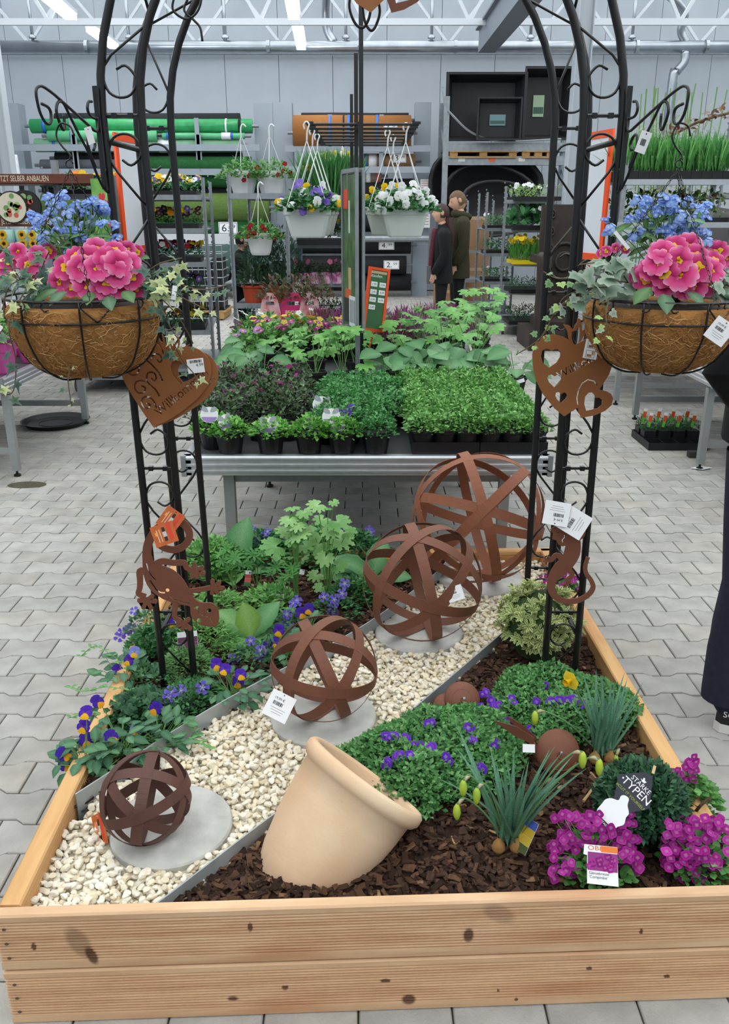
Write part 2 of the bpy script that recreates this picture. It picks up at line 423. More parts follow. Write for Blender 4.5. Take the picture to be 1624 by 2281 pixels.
WALLM = mat('wall_panel_grey', 'bdc5ce', rough=0.5, vary=0.03, scale=2, spec=0.3)
GAP = mat('panel_gap', '8f99a4', rough=0.8)
SEEN_Y = 18.6
wb = MB().box((1.5, SEEN_Y + .11, 3.1), (19.4, 0.1, 6.2)).build('wall_back', GAP, kind='structure')
pm = MB().box((0, 0, 0), (1.066, 0.08, 6.2)).mesh('wall_panel', WALLM)
for i in range(18): obj('wall_panel', pm, wb, Matrix.Translation((-7.62 + 1.075 * i, SEEN_Y, 3.1)))
for nm, x in (('wall_left', -8.2), ('wall_right', 11.2)):
    w = MB().box((x, 5.5, 3.1), (0.1, 27, 6.2)).build(nm, GAP, kind='structure')
    pm2 = MB().box((0, 0, 0), (0.08, 1.99, 6.2)).mesh('wall_panel', WALLM)
    for i in range(13): obj('wall_panel', pm2, w, Matrix.Translation((x + (.07 if x < 0 else -.07), -6.4 + 2.0 * i, 3.1)))
wf = MB().box((1.5, -7.6, 3.1), (19.4, 0.1, 6.2)).build('wall_front', WALLM, kind='structure')

# glass roof: ridges along the hall, panes clear
GLASS = bpy.data.materials.new('roof_glass'); GLASS.use_nodes = True
_n, _l = GLASS.node_tree.nodes, GLASS.node_tree.links; _n.remove(_n['Principled BSDF'])
_t = _n.new('ShaderNodeBsdfTransparent'); _t.inputs[0].default_value = (.93, .96, .97, 1); _g = _n.new('ShaderNodeBsdfGlossy'); _g.inputs['Roughness'].default_value = .1
_m = _n.new('ShaderNodeMixShader'); _m.inputs[0].default_value = .06
_l.new(_t.outputs[0], _m.inputs[1]); _l.new(_g.outputs[0], _m.inputs[2]); _l.new(_m.outputs[0], _n['Material Output'].inputs[0])
WHITEFR = mat('white_frame', 'd6dbe2', rough=0.45)
SPAN, Z0, ZR = 3.24, 6.2, 7.0
roof = MB()
for i in range(7):
    x = -8.2 + i * SPAN
    roof.box((x, 5.5, Z0), (0.16, 26.6, 0.14))
    if i < 6: roof.box((x + SPAN / 2, 5.5, ZR), (0.1, 26.6, 0.08))
ce = roof.build('ceiling', WHITEFR, kind='structure')
hyp = math.hypot(SPAN / 2, ZR - Z0); ang = math.atan2(ZR - Z0, SPAN / 2)
pane = MB().box((0, 0, 0), (hyp - .1, 2.16, 0.006)).mesh('roof_pane', GLASS); gb = MB().box((0, 0, 0), (hyp, 0.05, 0.05)).mesh('glazing_bar', WHITEFR)
for i in range(6):
    for sgn in (1, -1):
        xc = -8.2 + (i + .5) * SPAN - sgn * SPAN / 4
        for j in range(12):
            M = Matrix.Translation((xc, -6.6 + 2.21 * j, (Z0 + ZR) / 2)) @ Matrix.Rotation(-ang * sgn, 4, 'Y'); obj('roof_pane', pane, ce, M)
            obj('glazing_bar', gb, ce, Matrix.Translation((0, 1.1, 0)) @ M)

# lattice trusses across the hall
TR = mat('truss_paint', 'd9dfe7', rough=0.45, metal=0.1)
def truss(y, z0, z1, step, label, x0=-8.1, x1=11.1):
    t = thing('roof_truss', label, 'truss', (0, y, z0)); n = int((x1 - x0) / step)
    bot = MB().box(((x0 + x1) / 2, 0, 0), (x1 - x0, .07, .09)).build('chord', TR, t)
    MB().box(((x0 + x1) / 2, 0, z1 - z0), (x1 - x0, .07, .07)).build('chord', TR, t)
    for i in range(n):
        a = x0 + i * step; m = MB().bar((0, 0, 0), (step / 2, 0, z1 - z0), .05, .05).mesh('diagonal', TR) if i == 0 else m
        m2 = MB().bar((step / 2, 0, z1 - z0), (step, 0, 0), .05, .05).mesh('diagonal', TR) if i == 0 else m2
        obj('diagonal', m, t, Matrix.Translation((a, 0.0, 0))); obj('diagonal', m2, t, Matrix.Translation((a, 0.0, 0)))
    return t
truss(14.6, Q(800, 49, 14.6).z, 5.75, 1.62, 'pale grey lattice roof truss nearer than the galvanised duct')
truss(18.2, Q(800, 98, 18.2).z, 5.6, 1.62, 'pale grey lattice roof truss close to the back wall')
# ventilation duct
DUCT = mat('duct_steel', 'aeb5bd', rough=0.28, metal=0.85, vary=0.12, scale=4)
zc = Q(800, 104, 17.6).z
d = thing('ventilation_duct', 'shiny round galvanised duct running along the back wall', 'duct', (0, 17.6, zc))
MB().tube([(-7.0, 0, 0), (10.5, 0, 0)], .105, 20).build('pipe', DUCT, d, smooth=True)
MB().tube(spline([(-7.0, 0, 0), (-7.22, 0, .06), (-7.34, 0, .25), (-7.3, -.1, .55)], 5), .105, 14).build('elbow', DUCT, d, smooth=True)
for x in (-6.9, -5.2, -3.5, -1.8, -.1, 1.7, 3.4, 5.1, 6.4): MB().tube([(x - .03, 0, 0), (x + .03, 0, 0)], .12, 20).build('clamp', DUCT, d)
for x in (-6.2, -4.4, -2.6, -.35, 1.25, 3.1, 5.0):
    h = MB().tube([(x, 0, .1), (x, 0, 1.0)], .03, 8); h.lathe([(.07, .14), (.07, .17), (.03, .2)], 10, Matrix.Translation((x, 0, 0))); h.build('hanger', DUCT, d, smooth=True)
xb = Q(1525, 130, 17.6).x
MB().tube(spline([(xb, 0, -.08), (xb, 0, -.25), (xb - .12, 0, -.42), (xb - .18, 0, -.6), (xb - .18, 0, -2.6)], 5), .085, 12).build('down_pipe', DUCT, d, smooth=True)
dz = Q(800, 120, 18.5).z
MB().tube([(-7.9, 18.5, dz), (10.8, 18.5, dz)], .02, 6).build('conduit', STEEL, label='thin grey conduit just under the galvanised duct', cat='conduit')
# rising duct branches
for (u, v0, u2, v2) in ((745, 95, 728, -20), (1120, 95, 1105, -30), (1530, 98, 1480, -20)):
    a, b = Q(u, v0, 17.6) - d.location, Q(u2, v2, 17.2) - d.location
    MB().tube(spline([a, a + Vector((-.14, 0, .22)), a + Vector((-.15, -.1, .5)), b], 5), .075, 10).build('branch_pipe', DUCT, d, smooth=True)
# dark steel beam and columns
BEAM = mat('beam_grey', '7f8893', rough=0.5, metal=.2)
bm = MB(); a, b = Q(1085, 92, 15.6), Q(1190, -45, 11.0)
bm.bar(a, b, .28, .34); bm.bar(a + Vector((0, 0, .17)), b + Vector((0, 0, .17)), .4, .03)
bm.build('roof_beam', BEAM, label='dark grey steel beam running back under the roof', cat='beam')
COLM = mat('column_paint', 'bcc3cb', rough=0.45)
def hbeam_col(x, y, z1, w, label):
    t = thing('steel_column', label, 'column', (x, y, 0))
    MB().box((-w / 2, 0, z1 / 2), (.014, w, z1)).build('flange', COLM, t); MB().box((w / 2, 0, z1 / 2), (.014, w, z1)).build('flange', COLM, t)
    MB().box((0, 0, z1 / 2), (w - .02, .012, z1)).build('web', COLM, t); MB().box((0, 0, .01), (w + .1, w + .1, .02)).build('foot_plate', COLM, t)
hbeam_col(Q(1283, 300, 12.6).x, 12.6, 6.1, .2, 'pale steel column rising behind the right arch post')
# fluorescent tubes
LAMP = mat('fluorescent', 'f6f8ff', rough=.4, emit=9.0)
def tube_light(u0, v0, u1, v1, y0, y1, label):
    a, b = Q(u0, v0, y0), Q(u1, v1, y1)
    t = thing('fluorescent_lamp', label, 'lamp', a, group='fluorescent lamps under the roof')
    MB().bar((0, 0, 0), b - a, .16, .07).build('diffuser', LAMP, t)
    MB().bar((0, 0, .06), b - a + Vector((0, 0, .06)), .19, .05).build('housing', TR, t)
    MB().tube([(b - a) * .2 + Vector((0, 0, .08)), (b - a) * .2 + Vector((0, 0, .9))], .006, 5).build('hanger_wire', STEEL, t); MB().tube([(b - a) * .8 + Vector((0, 0, .08)), (b - a) * .8 + Vector((0, 0, .9))], .006, 5).build('hanger_wire', STEEL, t)
tube_light(88, -22, 158, 38, 11.6, 13.6, 'glowing fluorescent lamp at the top left, nearer one')
tube_light(203, 66, 254, 104, 15.2, 17.2, 'glowing fluorescent lamp at the top left, crossing the duct')
tube_light(646, -22, 655, 38, 11.6, 13.6, 'glowing fluorescent lamp near the top middle, nearer one')
tube_light(663, 62, 671, 106, 15.2, 17.2, 'glowing fluorescent lamp near the top middle, crossing the duct')
# ================================================================ timber planter
def wood_mat(name, base, dark, knots, gscale=1.0):
    m = bpy.data.materials.new(name); m.use_nodes = True; MATS[name] = m
    N, L = m.node_tree.nodes, m.node_tree.links; b = N['Principled BSDF']; b.inputs['Roughness'].default_value = .6; b.inputs['Specular IOR Level'].default_value = .25
    co = N.new('ShaderNodeTexCoord'); mp = N.new('ShaderNodeMapping'); mp.inputs['Scale'].default_value = (1.6 * gscale, 14, 30); L.new(co.outputs['Object'], mp.inputs[0])
    n1 = N.new('ShaderNodeTexNoise'); n1.inputs['Scale'].default_value = 2.2; n1.inputs['Detail'].default_value = 7; n1.inputs['Distortion'].default_value = .6; L.new(mp.outputs[0], n1.inputs[0])
    r1 = N.new('ShaderNodeMapRange'); r1.inputs[1].default_value = .33; r1.inputs[2].default_value = .7; L.new(n1.outputs[0], r1.inputs[0])
    mx = N.new('ShaderNodeMix'); mx.data_type = 'RGBA'; mx.inputs['A'].default_value = (*lin(base), 1); mx.inputs['B'].default_value = (*lin(dark), 1); L.new(r1.outputs[0], mx.inputs['Factor'])
    src = mx.outputs['Result']
    # broad reddish heartwood patches
    n2 = N.new('ShaderNodeTexNoise'); n2.inputs['Scale'].default_value = 2.3; mp2 = N.new('ShaderNodeMapping'); mp2.inputs['Scale'].default_value = (1.2, 3, 5); L.new(co.outputs['Object'], mp2.inputs[0]); L.new(mp2.outputs[0], n2.inputs[0])
    r2 = N.new('ShaderNodeMapRange'); r2.inputs[1].default_value = .5; r2.inputs[2].default_value = .75; r2.inputs[4].default_value = .6; L.new(n2.outputs[0], r2.inputs[0])
    mx2 = N.new('ShaderNodeMix'); mx2.data_type = 'RGBA'; mx2.inputs['B'].default_value = (*lin('b97f58'), 1); L.new(src, mx2.inputs['A']); L.new(r2.outputs[0], mx2.inputs['Factor']); src = mx2.outputs['Result']
    for (x, z, rx, rz, rot, *kk_) in knots:
        k = N.new('ShaderNodeMapping'); k.vector_type = 'TEXTURE'; k.inputs['Location'].default_value = (x, 0, z); k.inputs['Rotation'].default_value = (0, rot, 0); k.inputs['Scale'].default_value = (rx, 1000, rz); L.new(co.outputs['Object'], k.inputs[0])
        ln = N.new('ShaderNodeVectorMath'); ln.operation = 'LENGTH'; L.new(k.outputs[0], ln.inputs[0])
        rr = N.new('ShaderNodeMapRange'); rr.inputs[1].default_value = 1.25; rr.inputs[2].default_value = .8; rr.inputs[4].default_value = kk_[0] if kk_ else .85; L.new(ln.outputs['Value'], rr.inputs[0])
        mk = N.new('ShaderNodeMix'); mk.data_type = 'RGBA'; mk.inputs['B'].default_value = (*lin('4d2a1a'), 1); L.new(src, mk.inputs['A']); L.new(rr.outputs[0], mk.inputs['Factor']); src = mk.outputs['Result']
    L.new(src, b.inputs['Base Color']); return m
FL, FR, BR, BL = Vector((-.736, 1.284, 0)), Vector((.812, 1.345, 0)), Vector((.768, 3.19, 0)), Vector((-.765, 3.15, 0))
BH = .145
def board_mesh(name, Ln, th, m, grooved, h=BH):
    # profile in (y,z), extruded along x; grooves on the -y face
    prof = [(-th / 2, .004), (-th / 2 + .004, 0), (th / 2 - .004, 0), (th / 2, .004), (th / 2, h - .004), (th / 2 - .004, h), (-th / 2 + .004, h), (-th / 2, h - .004)]
    if grooved:
        z = h - .016; k = int((h - .032) / .0075)
        for i in range(k):
            prof += [(-th / 2, z), (-th / 2 + .0045, z - .0012), (-th / 2 + .0045, z - .0042), (-th / 2, z - .0054)]; z -= .0075
    n = len(prof); V = [(0, y, z) for y, z in prof] + [(Ln, y, z) for y, z in prof]
    F = [tuple(range(n))[::-1], tuple(range(n, 2 * n))] + [(i, (i + 1) % n, n + (i + 1) % n, n + i) for i in range(n)]
    return MB().add(V, F).mesh(name, m)
pl = thing('timber_planter', 'low planter of ribbed larch boards filled with gravel and flowers', 'planter', FL)
def seg(a, b): d = b - a; return d.length, math.atan2(d.y, d.x)
WD = {}
WD[0] = wood_mat('larch_front_top', 'e0bd98', 'c99c78', [(.160, .070, .020, .040, -.35, .4), (.182, .034, .010, .022, -.3), (.07, .062, .005, .009, 0), (.505, .095, .005, .011, 0), (.95, .055, .01, .017, 0), (1.01, .11, .035, .02, .6, .3), (1.31, .05, .004, .006, 0)])
WD[1] = wood_mat('larch_front_low', 'deb892', 'cba07c', [(.46, .05, .012, .005, 0), (.57, .075, .007, .006, 0), (.78, .085, .01, .006, 0), (.83, .03, .014, .013, 0), (1.02, .045, .003, .003, 0), (1.21, .1, .006, .006, 0), (1.38, .07, .006, .006, 0), (1.06, .02, .004, .004, 0)])
WD[2] = wood_mat('larch_side', 'dcae78', 'c4945e', [(.4, .1, .02, .02, 0), (1.1, .1, .02, .02, 0)])
ln, a0 = seg(FL, FR)
SCREW = mat('screw_head', '6e6152', rough=.5, metal=.5)
sm = MB().lathe([(.0035, 0), (.0035, .0008), (.0012, .0012)], 10, Matrix.Rotation(math.pi / 2, 4, 'X'), cap1=True).mesh('screw_head', SCREW)
for k in (0, 1):
    M = Matrix.Rotation(a0, 4, 'Z'); M.translation = Vector((0, 0, BH * (1 - k) + (.0015 if k == 0 else -.0005)))
    b = obj('board', board_mesh('board', ln, .028, WD[k], True, BH - .002), pl, M)
    for z in (.11, .073, .035): obj('screw_head', sm, b, Matrix.Translation((.018, -.0142, z)))
for (nm, A, B, flip) in (('side', FL, BL, 1), ('side', FR, BR, -1), ('back', BL, BR, 1)):
    L_, an = seg(A, B); off = Vector((-math.sin(an), math.cos(an), 0)) * (-.0225 * flip if nm == 'side' else -.02)
    for k in (0, 1):
        M = Matrix.Rotation(an, 4, 'Z'); M.translation = A - FL + off + Vector((0, 0, BH * k)) + (Vector((math.cos(an), math.sin(an), 0)) * .016 if nm == 'side' else Vector((0, 0, 0)))
        if flip == -1: obj('board', board_mesh('board', L_ - .03, .045, WD[2], True), pl, M @ Matrix.Translation((L_ - .03, 0, 0)) @ Matrix.Rotation(math.pi, 4, 'Z') if False else M)
        else: obj('board', board_mesh('board', L_ - (.03 if nm == 'side' else 0), .045 if nm == 'side' else .04, WD[2], True), pl, M)

# gravel strip, steel edgings, concrete discs, mulch beds
EL = [P(135, 1800, .28), P(432, 1608, .28), P(595, 1516, .28), Vector((0, 2.5, .28)), Vector((.27, 2.92, .28)), Vector((.36, 3.14, .28))]
ER = [Vector((-.44, 1.29, .27)), P(400, 1985, .27), P(590, 1838, .27), P(820, 1670, .27), P(1120, 1415, .27), Vector((.73, 2.86, .27))]
EL[0] = EL[0] + (EL[1] - EL[0]) * 0.10
def strip(pts, z0, z1, th, name, label):
    mb = MB(); pts = spline([Vector((p.x, p.y, 0)) for p in pts], 6); V = []; F = []
    for i, p in enumerate(pts):
        t = (pts[min(i + 1, len(pts) - 1)] - pts[max(i - 1, 0)]).normalized(); nn = Vector((-t.y, t.x, 0)) * th / 2
        V += [(p + nn)[:2] + (z0,) if False else (p.x + nn.x, p.y + nn.y, z0), (p.x + nn.x, p.y + nn.y, z1), (p.x - nn.x, p.y - nn.y, z1), (p.x - nn.x, p.y - nn.y, z0)]
    k = len(pts)
    for i in range(k - 1):
        a, b = 4 * i, 4 * i + 4
        F += [(a, a + 1, b + 1, b), (a + 1, a + 2, b + 2, b + 1), (a + 2, a + 3, b + 3, b + 2)]
    F += [(0, 3, 2, 1), (4 * k - 4, 4 * k - 3, 4 * k - 2, 4 * k - 1)]
    return mb.add(V, F).build(name, ZINC, label=label, cat='edging', group='metal edging strips around the gravel')
strip(EL, .1, .292, .0035, 'metal_edging', 'pale zinc edging strip between gravel and the viola bed')
strip(ER, .1, .283, .0035, 'metal_edging', 'dark zinc edging strip between gravel and the bark mulch')
def poly_in(p, poly):
    x, y = p; c = False; j = len(poly) - 1
    for i in range(len(poly)):
        xi, yi = poly[i]; xj, yj = poly[j]
        if (yi > y) != (yj > y) and x < (xj - xi) * (y - yi) / (yj - yi) + xi: c = not c
        j = i
    return c
def inner(q, s): return q
IFL, IFR, IBR, IBL = (-.692, 1.302), (.765, 1.36), (.722, 3.148), (-.718, 3.11)
eL = [(p.x, p.y) for p in spline([Vector((p.x, p.y, 0)) for p in EL], 6)]; eR = [(p.x, p.y) for p in spline([Vector((p.x, p.y, 0)) for p in ER], 6)]
GRAV = [IFL] + [(-.696, 1.55)] + eL[1:] + [IBR, (.73, 2.86)] + eR[::-1][1:] + [(-.40, 1.312)]
LBED = [(-.70, 1.62)] + eL[1:] + [(.34, 3.11), IBL]
RBED = [(-.38, 1.315)] + eR[2:] + [(.726, 2.84), IFR]
def bed_h(x, y, base, amp):
    return base + amp * (math.sin(x * 9 + 1) * math.cos(y * 7) * .5 + math.sin(x * 23 + y * 17) * .2)
def bed(name, poly, base, amp, m, label, cat):
    xs = [p[0] for p in poly]; ys = [p[1] for p in poly]; st = .03
    mb = MB(); V = {}; vv = []; F = []
    nx, ny = int((max(xs) - min(xs)) / st) + 2, int((max(ys) - min(ys)) / st) + 2
    def vid(i, j):
        if (i, j) not in V:
            x, y = min(xs) + i * st, min(ys) + j * st; V[(i, j)] = len(vv); vv.append((x, y, bed_h(x, y, base, amp)))
        return V[(i, j)]
    for i in range(nx):
        for j in range(ny):
            if poly_in((min(xs) + (i + .5) * st, min(ys) + (j + .5) * st), poly): F.append((vid(i, j), vid(i + 1, j), vid(i + 1, j + 1), vid(i, j + 1)))
    return mb.add(vv, F).build(name, m, smooth=True, label=label, cat=cat)
DISCS = [(Vector((-.452, 1.582)), .142), (Vector((-.118, 2.035)), .152), (Vector((.185, 2.535)), .15), (Vector((.452, 2.985)), .17)]
MULCH = mat('bark_soil', '3a251b', rough=.95, vary=.4, scale=60, bump=.5, bscale=90)
GRAVB = mat('gravel_dust', 'cfc4ae', rough=.95, vary=.15, scale=60)
gb_ = bed('gravel_strip', GRAV, .232, .006, GRAVB, 'diagonal strip of cream gravel stones across the planter', 'gravel')
lb_ = bed('mulch_bed', LBED, .235, .012, MULCH, 'dark bark mulch under the violas behind the gravel', 'mulch')
rb_ = bed('mulch_bed', RBED, .235, .014, MULCH, 'dark bark mulch around the clay pot and daffodils', 'mulch')
# stones
STONE = mat('cream_stone', attr=True, rough=.8, vary=.10, scale=50, bump=.1, bscale=90, spec=.25)
IV, IF = ico(1)
def stone_T(seed):
    g = np.random.default_rng(seed); V = IV.copy()
    for _ in range(7):
        nrm = g.normal(size=3); nrm /= np.linalg.norm(nrm); h = g.uniform(.5, .85); dd = V @ nrm; V -= np.outer(np.maximum(dd - h, 0), nrm)
    V *= np.array([1.0, g.uniform(.65, .9), g.uniform(.5, .7)]); return Tm(V, IF, [(1, 1, 1)] * len(V))
ST = [stone_T(i) for i in range(6)]
def stone_col():
    k = R(.84, 1.04); t = random.random(); a, b = np.array(lin('f4eee0')), np.array(lin('ead9b8')); c = (a * (1 - t) + b * t) * k
    return tuple(c * (np.array((.93, .93, .95)) if random.random() < .1 else 1))
pts = []; sp_ = .0150
yy = 1.29
while yy < 3.15:
    xx = -.72
    while xx < .75:
        x, y = xx + R(-.006, .006), yy + R(-.006, .006)
        if poly_in((x, y), GRAV) and all((Vector((x, y)) - c).length > r + .003 for c, r in DISCS): pts.append((x, y, 0))
        xx += sp_
    yy += sp_ * .9
top = [(x + R(-.01, .01), y + R(-.01, .01), 1) for x, y, _ in pts if random.random() < .6]
top = [p for p in top if poly_in(p[:2], GRAV) and all((Vector(p[:2]) - c).length > r + .006 for c, r in DISCS)]
allst = pts + top
def stone_M(x, y, lay):
    s = R(.0085, .0135); q = Matrix.Rotation(R(0, 6.28), 4, 'Z') @ Matrix.Rotation(R(-.6, .6), 4, 'X') @ Matrix.Scale(s, 4)
    q.translation = Vector((x, y, bed_h(x, y, .232, .006) + .006 + lay * .011)); return q
top_sorted = sorted(top, key=lambda p: p[1])[:300]; tset = set(top_sorted)
svars = []
for i in range(18): svars.append(MB().inst(ST[i % 6], [np.eye(4)], cols=[stone_col()]).mesh('stone', STONE))
for i, p in enumerate(top_sorted): obj('stone', svars[i % 18], gb_, stone_M(*p))
mb = MB(); others = [p for p in allst if p not in tset]
for k in range(6):
    sub = others[k::6]; mb.inst(ST[k], [np.array(stone_M(*p)) for p in sub], cols=[stone_col() for _ in sub])
mb.build('stones', STONE, gb_, kind='stuff')
# concrete discs
CONC = mat('cast_concrete', 'b9b7b2', rough=.85, vary=.08, scale=16, bump=.25, bscale=70, col2='c6c4bf')
for (c, r), lb in zip(DISCS, ('pale concrete disc under the smallest rusty sphere', 'pale concrete disc under the second smallest rusty sphere', 'pale concrete disc under the second largest rusty sphere', 'pale concrete disc under the largest rusty sphere at the back')):
    mb = MB(); prof = [(r * .985, .2), (r, .205), (r * .995, .247), (r * .97, .252)]
    mb.lathe(prof, 40, Matrix.Translation((c.x, c.y, 0)), cap1=True)
    mb.build('concrete_disc', CONC, smooth=False, label=lb, cat='disc', group='concrete discs under the spheres')
# bark chips
CHIP = mat('bark_chip', attr=True, rough=.9, vary=.25, scale=70, bump=.3, bscale=120, spec=.15)
def chip_T(seed):
    g = np.random.default_rng(seed); a, b, c = 1, g.uniform(.22, .55), g.uniform(.07, .15)
    V = [(x * a * g.uniform(.7, 1.15), y * b * g.uniform(.6, 1.2), z * c * g.uniform(.6, 1.3)) for x in (-1, 0, 1) for y in (-1, 1) for z in (-1, 1)]
    F = [(0, 1, 3, 2), (8, 10, 11, 9)]
    for k in (0, 4): F += [(k, k + 4, k + 5, k + 1), (k + 2, k + 3, k + 7, k + 6), (k, k + 2, k + 6, k + 4), (k + 1, k + 5, k + 7, k + 3)]
    return Tm(V, F, [(1, 1, 1)] * 12)
CT = [chip_T(i) for i in range(6)]
def chip_col():
    t = random.random()
    c = '48342a' if t < .4 else ('34261f' if t < .72 else ('5a4232' if t < .96 else ('82644a' if t < .99 else 'a98a63')))
    return tuple(np.array(lin(c)) * R(.8, 1.2))
def chip_M(x, y, base, amp):
    s = R(.006, .017); q = Matrix.Rotation(R(0, 6.28), 4, 'Z') @ Matrix.Rotation(R(-.5, .5), 4, 'X') @ Matrix.Rotation(R(-.35, .35), 4, 'Y') @ Matrix.Scale(s, 4)
    q.translation = Vector((x, y, bed_h(x, y, base, amp) + R(.002, .014))); return q
cvars = [MB().inst(CT[i % 6], [np.eye(4)], cols=[chip_col()]).mesh('bark_chip', CHIP) for i in range(16)]
def chips(poly, par, amp, n, nind):
    xs = [p[0] for p in poly]; ys = [p[1] for p in poly]; pp = []
    while len(pp) < n:
        x, y = R(min(xs), max(xs)), R(min(ys), max(ys))
        if poly_in((x, y), poly): pp.append((x, y))
    pp.sort(key=lambda p: p[1] + abs(p[0]) * .2); Ms = [chip_M(x, y, .236, amp) for x, y in pp]
    idx = set(list(range(0, min(len(pp), nind * 2), 2)))
    for i in idx: M = Ms[i].copy(); M.translation.z += .006; obj('bark_chip', cvars[i % 16], par, M)
    mb = MB(); rest_ = [M for i, M in enumerate(Ms) if i not in idx]
    for k in range(6):
        sub = rest_[k::6]; mb.inst(CT[k], [np.array(M) for M in sub], cols=[chip_col() for _ in sub])
    mb.build('bark_chips', CHIP, par, kind='stuff')
chips(RBED, rb_, .014, 7000, 240); chips(LBED, lb_, .012, 3800, 60)

# ================================================================ rusty band spheres
RUSTD = mat('rust_dark', '664238', rough=.6, col2='4e332c', vary=.2, scale=12, bump=.12, bscale=160)
RUSTL = mat('rust_light', '93573a', rough=.62, col2='7a4832', vary=.18, scale=7, bump=.12, bscale=160)
def sphere(center, r, bw, tip, spin, label, m=RUST):
    t = thing('rusty_sphere', label, 'sphere', (center[0], center[1], center[2] - r), group='rusty band spheres on concrete discs')
    a = Vector((1, 1, 1)).normalized(); tip = Vector(tip).normalized()
    base = a.rotation_difference(tip).to_matrix().to_4x4(); spinM = Matrix.Rotation(spin, 4, tip)
    for i, nv in enumerate(((1, -1, 0), (1, 0, -1), (0, 1, -1), (1, 1, 0), (1, 0, 1), (0, 1, 1))):
        n = spinM @ base @ Vector(nv).normalized(); rr = r - .0018 * (i % 3); th = .0016; V = []; F = []; k = 56
        M = frame(n.orthogonal(), n); M.translation = Vector((0, 0, r))
        for j in range(k):
            q = 2 * math.pi * j / k; c_, s_ = math.cos(q), math.sin(q); e = math.sqrt(max(rr * rr - bw * bw / 4, 0)); mid = rr
            for (rad, z) in ((mid, -bw / 2), (mid, bw / 2), (mid - th, bw / 2), (mid - th, -bw / 2)): V.append((rad * c_, rad * s_, z))
        for j in range(k):
            o, p = 4 * j, 4 * ((j + 1) % k)
            F += [(o, p, p + 1, o + 1), (o + 1, p + 1, p + 2, o + 2), (o + 2, p + 2, p + 3, o + 3), (o + 3, p + 3, p, o)]
        MB().add(V, F).build('steel_band', m, t, M)
    return t
def toward(pt, du, dv):    # direction of the sphere point seen at an offset (in radii, right / down) from its centre
    vd = (Vector((0, 0, CAM_H)) - Vector(pt)).normalized(); rt = Vector((1, 0, 0)); up = rt.cross(vd) * -1
    if up.z < 0: up = -up
    w = math.sqrt(max(0, 1 - du * du - dv * dv)); return rt * du - up * dv + vd * w
zt = .252
S1 = Vector((-.494, 1.545, zt + .103)); S2 = Vector((-.113, 2.03, zt + .15)); S3 = Vector((.19, 2.5, zt + .2)); S4 = Vector((.433, 2.965, zt + .255))
sphere(S1, .103, .0245, toward(S1, -.12, .42), .45, 'smallest dark rusty band sphere at the front of the gravel', RUSTD)
sphere(S2, .15, .030, toward(S2, .25, .45), .35, 'second smallest rusty band sphere with white price tag')
sphere(S3, .2, .034, toward(S3, .18, .42), .1, 'second largest rusty band sphere in the middle of the gravel')
sphere(S4, .255, .037, toward(S4, .08, -.1), .5, 'largest rusty band sphere at the far end of the gravel', RUSTL)

# ================================================================ terracotta pot lying half buried
TERRA = mat('terracotta', 'dfb894', rough=.85, col2='e6ccae', vary=.05, scale=4, bump=.06, bscale=120, spec=.2, detail=6)
n_ = Vector((.574, .42, .70)).normalized(); rc = Vector((0.0, 1.585, .372))
prof = [(.075, -.30), (.092, -.292), (.112, -.235), (.128, -.16), (.1375, -.08), (.141, -.028), (.149, -.024), (.157, -.013), (.157, .004), (.150, .012), (.139, .012), (.133, .004), (.131, -.03), (.12, -.15), (.095, -.26), (.0, -.268)]
pot = thing('clay_pot', 'large pale terracotta pot lying tilted in the mulch', 'pot', rc)
MB().lathe(prof, 48, frame(Vector((0, 0, 1)).cross(n_), n_), cap0=True).build('pot_body', TERRA, pot, smooth=True)
MB().lathe([(.127, .0), (.1, -.01), (.04, .0), (.0, .004)], 30, frame(Vector((0, 0, 1)).cross(n_), n_) @ Matrix.Translation((0, 0, -.045))).build('pot_soil', SOIL, pot, smooth=True)
# ================================================================ black garden arch
YF, YB, ZS = 2.18, 2.50, 1.82
AXC, ARO, AW = .0135, .6185, .0925
def arch_pt(y, side, h, c):       # h along the post and arc, c = distance inwards from the outer tube
    r = ARO - c; rm = ARO - AW / 2
    if h <= ZS: x, z = side * r, h
    else:
        a = (h - ZS) / rm; x, z = side * r * math.cos(a), ZS + r * math.sin(a)
    return Vector((AXC + x - .012 * (z - .3), y, z))
arch = thing('garden_arch', 'tall black metal rose arch with scrollwork standing in the planter', 'arch', (0, 0, .2))
AO = Vector((0, 0, .2)); HT = ZS + math.pi * (ARO - AW / 2) / 2
for y in (YF, YB):
    for c in (0, AW):
        pts = [arch_pt(y, -1, h, c) - AO for h in [.14 + i * .12 for i in range(14)] + [ZS + (HT - ZS) * k / 12 for k in range(13)]]
        pts += [arch_pt(y, 1, h, c) - AO for h in ([ZS + (HT - ZS) * k / 12 for k in range(12)][::-1] + [.14 + i * .12 for i in range(14)][::-1])]
        MB().tube(pts, .0102, 10).build('arch_tube', BLACKMETAL, arch, smooth=True)
SC = [(.036, -.022), (.056, -.034), (.078, -.018), (.083, .004), (.070, .028), (.045, .036), (.020, .027), (.007, .002), (.006, -.022), (.022, -.05), (AW, -.139)]
def scroll(y, side, hc, sg, inv):
    pts = [arch_pt(y, side, hc + sg * dh, (AW - c) if inv else c) - AO for c, dh in [tuple(q)[:2] for q in spline([(c, d, 0) for c, d in SC[:9]], 3)] + SC[9:]]
    MB().tube(pts, .0032, 6).build('scroll', BLACKMETAL, arch, smooth=True)
rungs = [.5, .938, 1.376, 1.814, 2.26, 2.62]
